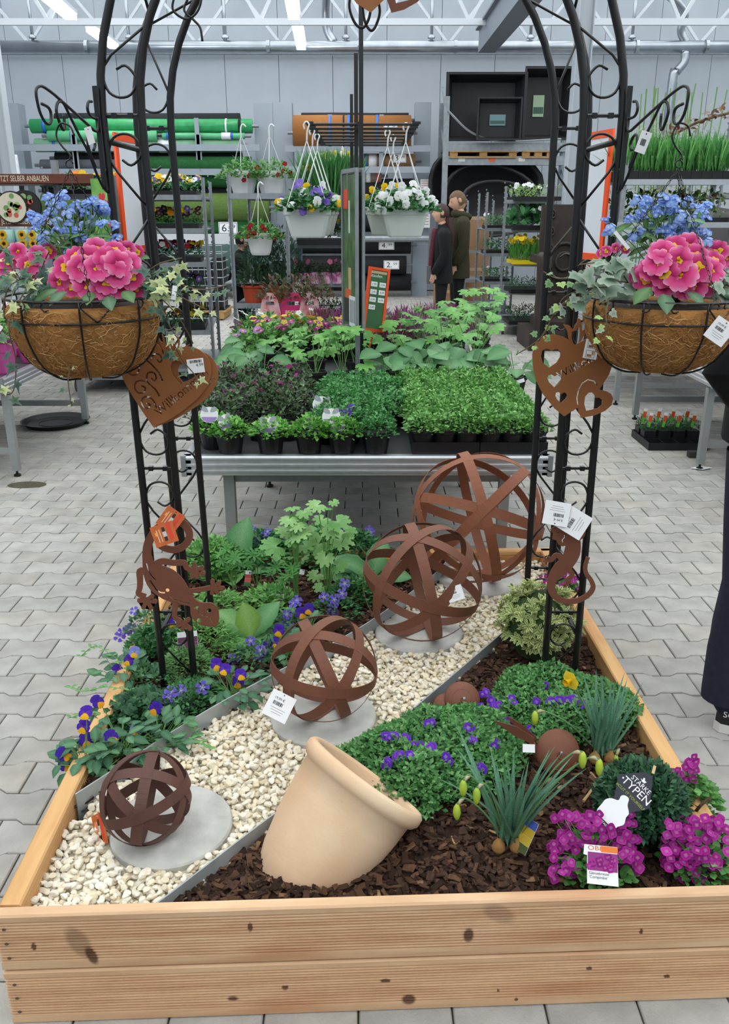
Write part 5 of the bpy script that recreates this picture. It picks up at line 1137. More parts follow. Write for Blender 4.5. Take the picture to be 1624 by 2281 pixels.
# delphinium with palmate leaves on stalks
PALM = [tm_mesh('leaf', palm_T(7, 2.2, '7fb068', '9cc584'), LEAF), tm_mesh('leaf', palm_T(7, 2.0, '6fa45c', '8dba78'), LEAF), tm_mesh('leaf', palm_T(9, 2.4, '8fbc74', 'acd092', w=.26), LEAF)]
ZD = lambda x, y: (460 + .2278 * x, 1110 + .2278 * y)
def palmplant(name, label, u, v, leaves, y_off, s, z0=.25, group=None, meshes=PALM, conv=ZD, cat='delphinium'):
    b = P(u, v, z0); O = Vector((b.x, b.y, z0)); t = thing(name, label, cat, O, group=group); st = MB()
    for k, (x, y, sc) in enumerate(leaves):
        uu, vv = conv(x, y); p = Q(uu, vv, O.y + R(-.05, .05) + y_off); d = Vector((p.x - O.x + R(-.02, .02), R(-.06, -.01), R(-.02, .02))); M = place(p - O - d.normalized() * s * sc * .15, d, (0, -.55, 1), s * sc)
        obj('leaf', meshes[k % len(meshes)], t, M); st.tube(spline([(R(-.01, .01), R(-.01, .01), 0), ((p.x - O.x) * .35, (p.y - O.y) * .4, (p.z - O.z) * .6), M.translation], 4), .0017, 5)
    st.build('stalks', STEMG, t); return t
palmplant('tall_delphinium', 'tall pale green delphinium with jagged leaves, right of the pair', 730, 1325, [(1250, 45, .5), (1185, 100, .45), (1060, 75, .9), (1120, 215, .9), (1300, 240, 1.2), (1340, 410, 1.2), (1060, 470, 1.2), (1240, 460, .8), (1050, 760, .8), (1110, 880, .8), (1310, 660, .9), (1200, 330, .9), (1020, 320, .8), (1400, 330, .8), (1150, 600, .9)], 0, .085, group='delphiniums in the left bed')
palmplant('tall_delphinium', 'tall pale green delphinium with jagged leaves, left of the pair', 660, 1325, [(840, 100, .8), (910, 190, 1), (800, 225, .9), (960, 150, .8), (640, 470, 1.3), (920, 370, 1.1), (820, 580, .8), (850, 430, .8), (720, 880, .8), (950, 600, .8), (640, 900, .7), (750, 330, .9), (980, 470, .9), (700, 600, .8), (880, 280, .8)], 0, .085, group='delphiniums in the left bed')
LUP = [tm_mesh('leaf', star_T(9, 1, .24, '4f9044', '3c7a38', .5, .35), LEAF), tm_mesh('leaf', star_T(8, 1, .24, '5a9a4a', '44823c', .7, .3), LEAF)]
def lupin(label, u, v, leaves, s=.04):
    b = P(u, v, .25); O = Vector((b.x, b.y, .25)); t = thing('young_lupin', label, 'lupin', O, group='young lupins in the left bed'); st = MB()
    for k, (x, y, sc) in enumerate(leaves):
        p = Q(*ZD(x, y), O.y + R(-.03, .03)); n = Vector((R(-.4, .4), R(-.7, -.1), 1)).normalized(); M = frame(n.orthogonal(), n) @ Matrix.Rotation(R(0, 6), 4, 'Z') @ Matrix.Scale(s * sc, 4); M.translation = p - O
        obj('leaf', LUP[k % 2], t, M); st.tube([(R(-.01, .01), R(-.01, .01), 0), p - O], .0016, 5)
    st.build('stalks', STEMG, t)
lupin('young lupin with star-shaped leaves, leftmost', 525, 1310, [(270, 590, 1.1), (200, 500, .9), (310, 660, .9), (230, 700, .9), (160, 620, .8), (140, 560, .8)])
lupin('young lupin with star-shaped leaves, second from left', 575, 1310, [(460, 560, 1.1), (500, 600, 1), (420, 650, .8), (540, 540, .8)])
lupin('young lupin with star-shaped leaves, in front of the delphiniums', 640, 1345, [(680, 680, 1), (820, 770, 1.1), (840, 690, .9), (640, 750, .9), (760, 800, .9), (690, 890, .8)])
# plant labels in the left bed
def stake(label, u, v, y, w, h, roll, cols, yaw=0.0, code=True, name='plant_label'):
    p = Q(u, v, y); c = thing(name, label, 'plant label', p); c.matrix_local = face_M(p, roll, 0, yaw)
    obj('card', plate_mesh('card', [[(-w / 2, -h / 2), (w / 2, -h / 2), (w / 2, h / 2), (-w / 2, h / 2)]], .0006, CARD), c); tot = len(cols)
    for i, cc in enumerate(cols):
        if cc: MB().box((0, h / 2 - h * (i + .5) / tot, 0), (w * .98, h / tot * .98, .0002), col=lin(cc)).build('print_panel', PAINT, c, Matrix.Translation((0, 0, .0005)))
    if code: obj('barcode', barcode(w * .3, h * .16).mesh('barcode', INK), c, Matrix.Translation((w * .28, h / 2 - h * .16, .0007)))
    return c
yb = lambda u, v: P(u, v, .25).y
stake('narrow red picture label left of the delphiniums', 552, 1288, yb(552, 1318), .022, .058, -.15, [None, 'b0403a', 'c0584a', '2f6a3c'])
stake('slanted white label with barcode in front of the lupins', 618, 1332, yb(618, 1350), .045, .03, -.2, [None, None, '8a4a48'])
stake('small white barcode label among the delphinium stalks', 672, 1274, yb(672, 1290), .022, .02, -.2, [None, None])
stake('pale green label under the right delphinium', 730, 1268, yb(730, 1300), .055, .075, .1, [None, '6fae5e', '7ab868', '86c070'], code=False)
stake('white leaning label beside the gecko head', 512, 1370, yb(512, 1390), .014, .035, -.5, [None, None], yaw=.5, code=False)
stake('white-topped purple picture label under the large gecko', 418, 1425, 2.26, .06, .05, .0, [None, '6a2f58', '7a3a60'], code=False)

# ---------------------------------------------------------------- right bed
AUBF = [tm_mesh('flower', flower_T(4, c, c2, 'b49ae0', w=.9, notch=.05, cup=.1, eye=.06), PETAL) for c, c2 in (('5f22b4', '7030c8'), ('7030c0', '8444d4'))]
AUBT = leaf_T(1, .62, 2, .6, .1, .2)
def mat_plant(name, label, cat, outline, z0, ht, n, T, size, cols, flowers, fmesh, fs, group=None, zs=.26, edge=.05, part='foliage'):
    poly = [(P(u, v, zs).x, P(u, v, zs).y) for u, v in outline]; cx, cy = np.mean(poly, 0); O = Vector((cx, cy, z0)); t = thing(name, label, cat, O, group=group)
    xs, ys = [p[0] for p in poly], [p[1] for p in poly]; Pn = []
    def dist(x, y):
        b = 9
        for i in range(len(poly)):
            a, c_ = np.array(poly[i]), np.array(poly[(i + 1) % len(poly)]); ab = c_ - a; k = max(0, min(1, np.dot(np.array((x, y)) - a, ab) / (ab @ ab))); b = min(b, np.hypot(*(a + ab * k - (x, y))))
        return b
    hf = lambda x, y: ht * min(1, (dist(x, y) / edge)) ** .5 * (.8 + .2 * math.sin(x * 31) * math.cos(y * 27 + 1)) + .012
    while len(Pn) < n:
        x, y = R(min(xs), max(xs)), R(min(ys), max(ys))
        if poly_in((x, y), poly):
            h = hf(x, y); Pn.append((x - O.x, y - O.y, h * (1 - .35 * random.random() ** 2), h))
    A = np.array(Pn); k = len(A); D = np.stack([RNG.normal(0, 1, k), RNG.normal(-.2, 1, k), RNG.uniform(-.1, 1.3, k)], 1); U = np.stack([RNG.normal(0, .4, k), RNG.normal(-.3, .4, k), np.ones(k)], 1)
    C = np.array([lin(c) for c in cols])[RNG.integers(0, len(cols), k)] * RNG.uniform(.85, 1.15, (k, 1))
    MB().inst(T, frames(A[:, :3], D, U, RNG.uniform(.75, 1.25, k) * size), cols=C).build(part, LEAF, t, kind='stuff')
    # dark earth core so that the mat is closed
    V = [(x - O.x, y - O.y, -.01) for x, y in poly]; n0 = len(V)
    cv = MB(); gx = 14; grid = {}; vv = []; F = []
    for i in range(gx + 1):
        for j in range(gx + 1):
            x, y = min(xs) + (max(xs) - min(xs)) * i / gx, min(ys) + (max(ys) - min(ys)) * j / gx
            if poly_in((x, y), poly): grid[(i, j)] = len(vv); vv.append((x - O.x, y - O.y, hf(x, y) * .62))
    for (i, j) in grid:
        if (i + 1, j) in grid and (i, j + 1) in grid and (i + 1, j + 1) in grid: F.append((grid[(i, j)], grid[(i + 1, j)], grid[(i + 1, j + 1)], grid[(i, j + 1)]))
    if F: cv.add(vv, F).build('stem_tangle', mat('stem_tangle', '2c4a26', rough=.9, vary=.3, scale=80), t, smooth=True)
    for (u, v) in flowers:
        g = P(u, v, z0 + ht); 
        p = Vector((g.x, g.y, z0 + max(hf(g.x, g.y), ht * .5) + .004)); face_flower(random.choice(fmesh), p, O, fs * R(.85, 1.15), t, .6, False)
    return t
def scat(c, k, du, dv): return [(u + R(-du, du), v + R(-dv, dv)) for u, v in c for _ in range(k)]
GA = ['56904c', '649c58', '4a8244', '76a868', '417640']
mat_plant('aubrieta_cushion', 'green aubrieta cushion with purple flowers spilling from the clay pot', 'aubrieta', [(735, 1690), (830, 1645), (930, 1600), (1050, 1585), (1130, 1620), (1180, 1690), (1130, 1760), (1010, 1790), (955, 1835), (880, 1790), (800, 1745)], .25, .085, 6200, AUBT, .0165, GA,
          scat([(865, 1645), (882, 1640), (905, 1645), (890, 1680), (930, 1655), (955, 1670), (915, 1690), (960, 1603), (1045, 1635), (1050, 1655), (1105, 1650), (860, 1680), (1000, 1690), (1070, 1695)], 2, 8, 6), AUBF, .0112, group='purple aubrieta cushions in the right bed', edge=.08)
mat_plant('aubrieta_cushion', 'green aubrieta cushion with purple flowers beside the rusty snail shell', 'aubrieta', [(1090, 1560), (1130, 1500), (1230, 1500), (1330, 1530), (1420, 1560), (1440, 1610), (1380, 1640), (1300, 1660), (1200, 1690), (1150, 1640), (1080, 1620)], .25, .08, 5400, AUBT, .0155, GA,
          scat([(1078, 1520), (1075, 1555), (1100, 1550), (1110, 1560), (1140, 1555), (1215, 1525), (1200, 1560), (1230, 1568), (1245, 1565), (1270, 1570), (1180, 1605), (1290, 1575), (1220, 1630), (1090, 1535), (1132, 1578)], 2, 7, 5), AUBF, .0112, group='purple aubrieta cushions in the right bed', edge=.07)
EUOT = leaf_T(1, .34, 3, .55, .15, .3, '4f8034', '5c8c3a', '3f702c', edge='dfe09c')
EUO = [tm_mesh('leaf_sprig', Tm(np.concatenate([np.einsum('ij,nj->ni', np.array(place((0, 0, h), (math.cos(a), math.sin(a), u_), (0, 0, 1), s_))[:3, :3], EUOT.V) + np.array((0, 0, h)) for a, h, u_, s_ in sp]),
       [tuple(np.array(f) + len(EUOT.V) * i) for i in range(len(sp)) for f in [(3 * q, 3 * q + 1, 3 * q + 4, 3 * q + 3) for q in range(3)] + [(3 * q + 1, 3 * q + 2, 3 * q + 5, 3 * q + 4) for q in range(3)]], np.concatenate([EUOT.C * k for k in [1 + .08 * (i % 3) for i in range(len(sp))]])), LEAF)
       for sp in ([(a * 1.05 + e, h, .7 + e * .3, .9) for a, h, e in [(i, .0 + .13 * (i % 4), .2 * (i % 2)) for i in range(9)]], [(a * .9, h, .9, .85) for a, h in [(i, .12 * (i % 5)) for i in range(10)]])]
b = P(1195, 1460, .25); O = Vector((b.x, b.y, .25)); t = thing('variegated_shrub', 'round yellow-green variegated shrub by the right arch foot', 'shrub', O)
for k in range(260):
    a = R(0, 6.28); cz = R(-.35, 1); rr = math.sqrt(1 - cz * cz); n = Vector((rr * math.cos(a), rr * math.sin(a), cz)); p = Vector((n.x * .115, n.y * .115, .125 + n.z * .105)) * R(.75, 1.05)
    d = (n + Vector((0, 0, .6))).normalized(); M = frame(d.orthogonal(), d) @ Matrix.Rotation(R(0, 6), 4, 'Z') @ Matrix.Scale(R(.024, .034), 4); M.translation = p; obj('leaf_sprig', EUO[k % 2], t, M)
tw = MB()
for k in range(26):
    a = R(0, 6.28); e = R(.3, 1.2); tw.tube([(0, 0, 0), (math.cos(a) * .03, math.sin(a) * .03, .05), (math.cos(a) * .1 * math.cos(e), math.sin(a) * .1 * math.cos(e), .1 + .1 * math.sin(e))], .002, 4)
tw.build('twigs', STEMM, t)
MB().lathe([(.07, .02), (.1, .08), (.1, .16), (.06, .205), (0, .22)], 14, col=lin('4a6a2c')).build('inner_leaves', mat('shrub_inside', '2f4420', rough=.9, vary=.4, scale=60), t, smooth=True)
# snails
def snail(label, u, v, r, ax, head, zc=.0, rough=RUST):
    b = P(u, v, .255 + r * .8); O = Vector((b.x, b.y, .25)); t = thing('metal_snail', label, 'snail ornament', O)
    n = Vector(ax).normalized(); M = frame(n.orthogonal(), n); M.translation = Vector((0, 0, r * .8 + zc)); V = []; prof = []
    MB().lathe([(0, r * .45), (r * .35, r * .42), (r * .7, r * .3), (r * .95, r * .1), (r, 0), (r * .96, -.004), (0, -.006)], 36, M).build('shell_plate', rough, t, smooth=True)
    sp = [M @ Vector((r * k * math.cos(q), r * k * math.sin(q), r * .46 * (1 - k * .8) + .004)) for k, q in [(.1 + .75 * i / 30, i * .32) for i in range(31)]]
    MB().tube(sp, .0018, 5).build('shell_spiral', rough, t, smooth=True); MB().lathe([(.004, 0), (.004, .002), (0, .003)], 8, M @ Matrix.Translation((0, 0, r * .46)), cap0=True).build('rivet', STEEL, t)
    return t, O
t, O = snail('rounded rusty snail shell at the far edge of the aubrieta', 1030, 1555, .052, (.1, -.75, .65), None)
MB().lathe([(0, .02), (.02, .018), (.036, .008), (.04, 0), (0, -.002)], 24, Matrix.Translation((-.045, .0, .018)) @ frame((1, 0, 0), (-.1, -.7, .7))).build('body_plate', RUST, t, smooth=True)
t, O = snail('rusty snail with two pointed horns among the daffodils', 1242, 1680, .058, (.12, -.85, .5), None, zc=.012)
for (pts, w) in (([Q(1190, 1652, O.y - .01), Q(1150, 1630, O.y - .01), Q(1100, 1606, O.y - .01)], [.022, .03, .002]), ([Q(1195, 1650, O.y + .02), Q(1160, 1622, O.y + .02), Q(1128, 1595, O.y + .02)], [.02, .026, .002])):
    mb = MB(); V = []
    for p, ww in zip(pts, w): V += [p - O + Vector((0, 0, ww / 2)), p - O - Vector((0, .0, ww / 2)), p - O + Vector((0, .002, ww / 2)), p - O + Vector((0, .002, -ww / 2))]
    mb.add([tuple(v) for v in V], [(0, 1, 5, 4), (4, 5, 9, 8), (2, 6, 7, 3), (6, 10, 11, 7), (0, 4, 6, 2), (4, 8, 10, 6), (1, 3, 7, 5), (5, 7, 11, 9)]).build('horn', RUST, t)
MB().tube(spline([Q(1185, 1655, O.y) - O, Q(1200, 1690, O.y) - O, Q(1230, 1720, O.y) - O], 4), .008, 8).build('body', RUST, t, smooth=True)
card('price_tag', 'blank white tag under the horns of the rusty snail', Q(1178, 1667, O.y - .03), .03, .02, .1, hole=False)
# daffodils
DLEAF = [tm_mesh('leaf', leaf_T(1, w, 7, .35, cu, .25, '4f7d66', '5c8c70', '6f9c80'), LEAF) for w, cu in ((.055, .05), (.06, .18), (.05, .35), (.055, .02))]
BUDM = mat('daffodil_bud', 'b6c63a', rough=.5, col2='8fae3a', scale=40, vary=.05); PAPER = mat('papery_sheath', 'b9a98a', rough=.8); BULB = mat('bulb_skin', 'b08a52', rough=.7, col2='8a5f32', vary=.2, scale=50)
def daff(label, u, v, n, spread, L, buds, bloom=None, bulbs=2):
    b = P(u, v, .25); O = Vector((b.x, b.y, .25)); t = thing('daffodil_clump', label, 'daffodil', O, group='daffodil clumps in the right bed')
    for k in range(n):
        a = R(0, 6.28); e = R(.05, 1) * spread; base = Vector((R(-.022, .022), R(-.014, .014), .01)); d = Vector((math.cos(a) * e, math.sin(a) * e * .7 + .05, 1)); obj('leaf', DLEAF[k % 4], t, place(base, d, (-math.cos(a), -math.sin(a) - .3, .4), L * R(.75, 1.1)))
    for (bu, bv, q, o) in buds:
        p = Q(bu, bv, O.y - .02) - O; top = Q(q, o, O.y - .01) - O
        st = spline([(0, 0, .01), Vector((top.x * .6, top.y, top.z * .75)), top, p + Vector((0, 0, .008))], 5); MB().tube(st, .0024, 6).build('flower_stalk', mat('daffodil_stalk', '5f8a58', rough=.6), t, smooth=True)
        MB().tube([top, top.lerp(p, .5) + Vector((0, 0, .006)), p + Vector((0, 0, .004))], [.002, .0045, .003], 6).build('bud_sheath', PAPER, t, smooth=True)
        MB().tube([p + Vector((0, 0, .008)), p, p + Vector((.0, -.004, -.012)), p + Vector((0, -.006, -.024)), p + Vector((0, -.007, -.03))], [.003, .0075, .009, .006, .001], 8).build('bud', BUDM, t, smooth=True)
    if bloom:
        p = Q(bloom[0], bloom[1], O.y) - O; MB().tube(spline([(0, 0, .01), Vector((p.x * .5, .0, p.z * .6)), p], 5), .0024, 6).build('flower_stalk', MATS['daffodil_stalk'], t, smooth=True)
        nrm = Vector((-.75, -.5, -.1)).normalized(); M = frame(nrm.orthogonal(), nrm) @ Matrix.Scale(.024, 4); M.translation = p; f = obj('flower', tm_mesh('flower', flower_T(6, 'f2d22c', 'f6dc48', None, w=.8, notch=-.1, cup=.3), PETAL), t, M)
        MB().lathe([(.18, 0), (.22, .3), (.3, .65), (.42, .85), (.38, .84), (.2, .4), (0, .1)], 14, col=lin('f4c41c')).build('trumpet', PETAL, f, smooth=True)
    for k in range(bulbs): MB().lathe([(0, -.012), (.012, -.006), (.016, .004), (.012, .016), (.005, .026), (.004, .032)], 12, Matrix.Translation((-.022 + .04 * k, -.012, .004))).build('bulb', BULB, t, smooth=True)
daff('daffodil clump with hanging green buds in front of the rusty snail', 1130, 1885, 34, .55, .24, [(1032, 1745, 1048, 1728), (1062, 1762, 1078, 1745), (1018, 1798, 1035, 1778), (1298, 1682, 1275, 1678), (1335, 1698, 1312, 1688)])
daff('daffodil clump with one yellow flower by the right edge', 1340, 1690, 34, .6, .2, [(1372, 1688, 1380, 1668), (1192, 1590, 1215, 1585)], bloom=(1272, 1515))
stake('blue and yellow picture label beside the daffodil bulbs', 1172, 1862, yb(1150, 1890) - .01, .035, .075, -.4, ['4a5ab0', 'c8a832', 'd0b03a', '4a5a30'], yaw=-.6, code=False)
stake('pale label at the far end of the right aubrieta', 1340, 1540, 2.1, .05, .034, -.25, [None, None, 'cfd8e2'])
MB().tube([P(1300, 1785, .262), P(1345, 1722, .268)], [.004, .002], 6).build('dry_stick', mat('dry_wood', 'b89a6e', rough=.8), label='dry pale stick lying on the mulch by the box ball', cat='stick')
MB().tube(spline([P(1545, 1815, .27), P(1560, 1795, .31), P(1580, 1778, .31)], 4), .004, 6).build('bark_stick', mat('bark_stick', '4a3026', rough=.9), label='dark curved stick on the right timber edge', cat='stick')
# box ball, arabis
t, O = clump('box_ball', 'dark green box ball with a black sign in it', 'box shrub', 1418, 1858, .09, .15, 10, SMALL, .01, G2)
n = 3000; g_ = RNG.normal(size=(n, 3)); g_ /= np.linalg.norm(g_, axis=1, keepdims=True); g_[:, 2] = np.where(g_[:, 2] < -.5, -g_[:, 2], g_[:, 2]); rr = RNG.uniform(.82, 1.03, (n, 1)) * (1 + .05 * np.sin(g_[:, :1] * 9) * np.cos(g_[:, 1:2] * 8))
Pn = g_ * rr * np.array((.094, .094, .084)) + np.array((0, 0, .09)); D = g_ + RNG.normal(0, .6, (n, 3)) + np.array((0, 0, .3))
MB().inst(SMALL, frames(Pn, D, g_ + np.array((0, -.2, .4)), RNG.uniform(.014, .023, n)), cols=np.array([lin(c) for c in ('1f4530', '2c563a', '376345', '4a7852')])[RNG.integers(0, 4, n)] * RNG.uniform(.8, 1.2, (n, 1))).build('leaves', LEAF, t, kind='stuff')
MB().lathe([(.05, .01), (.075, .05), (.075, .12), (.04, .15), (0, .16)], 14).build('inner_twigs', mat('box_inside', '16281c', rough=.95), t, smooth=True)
ARF = [tm_mesh('flower', flower_T(4, c, c2, 'c880b0', w=.95, notch=.0, cup=.1, eye=.07), PETAL) for c, c2 in (('a01886', 'b02a96'), ('8c1478', '9c2288'), ('b42c9a', 'c242aa'))]
def arabis(label, u, v, fl, rad, ht, fs=.0085):
    t, O = clump('arabis_plant', label, 'arabis', u, v, rad * .9, ht * .6, 420, ROUND, .02, ['5a8f48', '4a8040', '6aa055'], group='magenta arabis plants in the right bed')
    clb = MB()
    for k, (x, y) in enumerate(fl):
        dv = ((v - y) / 140.0); p = Q(x, y, O.y + (.5 - R(.3, .9)) * rad * 1.2 - (.02 if y > v - 40 else -.02)); face_flower(ARF[k % 3], p, O, fs * R(.85, 1.15), t, .7, False)
        if k % 3 == 0: clb.tube([(R(-.02, .02), R(-.02, .02), .01), p - O + Vector((0, .004, -.004))], .001, 4)
    clb.build('stalks', STEMG, t)
arabis('magenta arabis with an orange-topped label in front of it', 1325, 1935, [(1325 + R(-95, 95) * (1 - .3 * random.random()), 1850 + R(-38, 42)) for _ in range(110)] + [(1255 + R(-28, 28), 1895 + R(-30, 68)) for _ in range(46)] + [(1402 + R(-25, 24), 1892 + R(-30, 48)) for _ in range(38)], .09, .12, .0092)
arabis('magenta arabis in the front right corner of the planter', 1565, 1930, [(1560 + R(-80, 62), 1872 + R(-50, 62)) for _ in range(160)] + [(1545 + R(-45, 60), 1930 + R(-20, 35)) for _ in range(44)], .09, .13, .0092)
arabis('loose magenta arabis behind the box ball at the right edge', 1535, 1790, [(1500 + R(-30, 30), 1730 + R(-25, 25)) for _ in range(24)] + [(1540 + R(-12, 14), 1705 + R(-20, 35)) for _ in range(14)] + [(1515, 1755), (1520, 1748)], .07, .12)
arabis('magenta arabis far behind the variegated shrub', 1255, 1330, [(1245 + R(-40, 60), 1295 + R(-20, 22)) for _ in range(40)], .07, .10, .008)
mat_plant('pale_primrose', 'small pale yellow flower behind the box ball', 'primrose', [(1390, 1720), (1420, 1705), (1440, 1720), (1430, 1745), (1400, 1745)], .25, .07, 120, ROUND, .022, G2, [(1405, 1705), (1415, 1700), (1420, 1708)], [tm_mesh('flower', flower_T(5, 'ecd95a', 'f2e488', None), PETAL)], .013)
# black hexagonal sign on the box ball
p = Q(1410, 1763, O.y - .20 + .0); NAVY = mat('navy_card', '2c2c3a', rough=.45)
p = Q(1411, 1763, P(1418, 1858, .25).y - .085)
t = thing('hexagon_sign', 'dark hexagonal sign reading STARKE TYPEN clipped over the box ball', 'sign', p); t.matrix_local = face_M(p, 0)
k_ = .2057 / ppm(p); hx = [(413, 262), (680, 180), (765, 200), (778, 540), (560, 640), (402, 560)]; cx_, cy_ = 590, 405
obj('card', plate_mesh('card', [[((x - cx_) * k_, (cy_ - y) * k_) for x, y in hx]], .0008, NAVY), t)
WT = mat('white_print', 'f2f2f4', rough=.5); LIME = mat('lime_print', '9fae3a', rough=.5)
an = math.atan2(-170, 250)
text('STARKE', 62 * k_ * 1.15, WT, t, (645 - cx_) * k_, (cy_ - 340) * k_, .0008, an); text('TYPEN', 105 * k_ * 1.15, WT, t, (598 - cx_) * k_, (cy_ - 425) * k_, .0008, an); text('#CUT IT YOURSELF', 40 * k_ * 1.1, LIME, t, (558 - cx_) * k_, (cy_ - 475) * k_, .0008, an)
obj('hat_mark', plate_mesh('hat_mark', [[((x - cx_) * k_, (cy_ - y) * k_) for x, y in [(648, 250), (668, 268), (675, 240), (690, 242), (692, 270), (712, 280), (690, 298), (662, 284)]]], .0003, WT), t, Matrix.Translation((0, 0, .0007)))
for x, y in ((468, 288), (737, 490)): obj('dot', plate_mesh('dot', [[((x - cx_ + 10 * math.cos(.7 * q)) * k_, (cy_ - y + 10 * math.sin(.7 * q)) * k_) for q in range(9)]], .0003, WT), t, Matrix.Translation((0, 0, .0007)))
obj('white_cutout', plate_mesh('white_cutout', [smooth2([((x - cx_) * k_, (cy_ - y) * k_) for x, y in [(245, 700), (290, 600), (320, 550), (380, 525), (450, 530), (470, 480), (510, 465), (555, 490), (550, 560), (575, 640), (550, 690), (540, 760), (480, 800), (440, 830), (340, 770)]], 3, True)], .0008, CARD), t, Matrix.Translation((0, 0, .002)))
obj('dark_strip', plate_mesh('dark_strip', [[((x - cx_) * k_, (cy_ - y) * k_) for x, y in [(245, 705), (330, 770), (440, 832), (360, 838), (250, 760)]]], .0008, NAVY), t, Matrix.Translation((0, 0, .003)))
text('DETAIL', 34 * k_, WT, t, (318 - cx_) * k_, (cy_ - 800) * k_, .0036, an)
MB().bar((.034, .045, .002), (.036, .062, .002), .006, .004, col=lin('d8b98a')).build('wooden_peg', PAINT, t)
# orange-topped plant label
p = Q(1343, 1928, 1.372); t = thing('plant_label', 'plant label with orange band and magenta picture in the arabis', 'plant label', p); t.matrix_local = face_M(p, .13); k_ = 1 / ppm(p)
obj('card', plate_mesh('card', [[(-34 * k_, -40 * k_), (33 * k_, -40 * k_), (31 * k_, 41 * k_), (-40 * k_, 41 * k_), (-42 * k_, 20 * k_), (-34 * k_, 18 * k_)]], .0008, CARD), t)
MB().box((14 * k_, 34 * k_, 0), (36 * k_, 13 * k_, .0002), col=lin('e87a2c')).build('orange_band', PAINT, t, Matrix.Translation((0, 0, .0006)))
text('OBI', 14 * k_, mat('orange_print', 'd8552c'), t, -18 * k_, 30 * k_, .0006, sx=1.3)
MB().box((-.5 * k_, 7 * k_, 0), (64 * k_, 38 * k_, .0002), col=lin('8c2a7c')).build('picture', PAINT, t, Matrix.Translation((0, 0, .0006)))
for q in range(14): obj('picture_flower', ARF[q % 3], t, Matrix.Translation((R(-28, 28) * k_, R(-8, 22) * k_, .0009)) @ Matrix.Scale(7 * k_, 4) @ Matrix.Diagonal((1, 1, .02, 1)))
text('Gänsekresse', 8.5 * k_, INK, t, -30 * k_, -20 * k_, .0006, align='LEFT'); text("'Compinkie'", 8.5 * k_, INK, t, -30 * k_, -28 * k_, .0006, align='LEFT')
stake('clear plastic label at the front right corner', 1612, 1890, 1.5, .02, .08, .35, [None, 'c8ccd0'], yaw=-.7, code=False)
# ================================================================ sales tables
ZT = .593
def sales_table(label, x0, x1, y0, y1, z=ZT, ins=.17):
    t = thing('sales_table', label, 'table', ((x0 + x1) / 2, (y0 + y1) / 2, 0)); O = t.location
    h = .085; ridge = [(0, 0), (0, .010), (.006, .014), (.006, .022), (0, .026), (0, .036), (.006, .040), (.006, .048), (0, .052), (0, .064), (.005, .068), (.005, .076), (0, h), (-.03, h), (-.03, 0)]
    def rim(a, b):
        a, b = Vector(a), Vector(b); d = (b - a).normalized(); n = Vector((d.y, -d.x, 0)); V = []
        for q in (a, b):
            for (o, zz) in ridge: p = q + n * o + Vector((0, 0, z - .035 + zz)); V.append(tuple(p - O))
        k = len(ridge); F = [(i, (i + 1) % k, k + (i + 1) % k, k + i) for i in range(k)] + [tuple(range(k))[::-1], tuple(range(k, 2 * k))]
        MB().add(V, F).build('rim_profile', ALU, t)
    rim((x0, y0, 0), (x1, y0, 0)); rim((x1, y0, 0), (x1, y1, 0)); rim((x1, y1, 0), (x0, y1, 0)); rim((x0, y1, 0), (x0, y0, 0))
    for (x, y) in ((x0, y0), (x1, y0), (x1, y1), (x0, y1)): MB().box((x - O.x, y - O.y, z + .0065), (.02, .02, .09)).build('corner_piece', STEEL, t)
    MB().box((0, 0, z + .036), (x1 - x0 - .04, y1 - y0 - .04, .016)).build('table_deck', mat('dark_deck', '4a4c50', rough=.6), t)
    for yy in (y0 + .12, (y0 + y1) / 2, y1 - .12): MB().box((0, yy - O.y, z - .07), (x1 - x0 - .3, .04, .05)).build('cross_beam', LEGM, t)
    lm = MB().box((0, 0, (z - .05) / 2 + .02), (.045, .045, z - .09)).mesh('leg', LEGM); fm = MB().lathe([(.022, 0), (.022, .012), (.008, .018), (.008, .05)], 12, cap0=True).mesh('foot', BLKPL)
    for xx in (x0 + ins, x1 - ins):
        for yy in ((y0 + .1, y1 - .1) if y1 - y0 < 2.2 else (y0 + .1, (y0 + y1) / 2, y1 - .1)):
            l = obj('leg', lm, t, Matrix.Translation((xx - O.x, yy - O.y, 0))); obj('foot', fm, l, Matrix.Identity(4))
    for yy in (y0 + .1, y1 - .1): MB().box((0, yy - O.y, .17), (x1 - x0 - 2 * ins, .03, .045)).build('stretcher', LEGM, t)
    return t
TX0, TX1, TY0, TY1 = -.755, .775, 3.33, 5.0
sales_table('aluminium-rimmed sales table full of green plants, front half', TX0, TX1, 3.33, 4.98)
sales_table('aluminium-rimmed sales table behind the sign, rear half', TX0, TX1, 5.02, 6.67)
ZD0 = ZT + .046
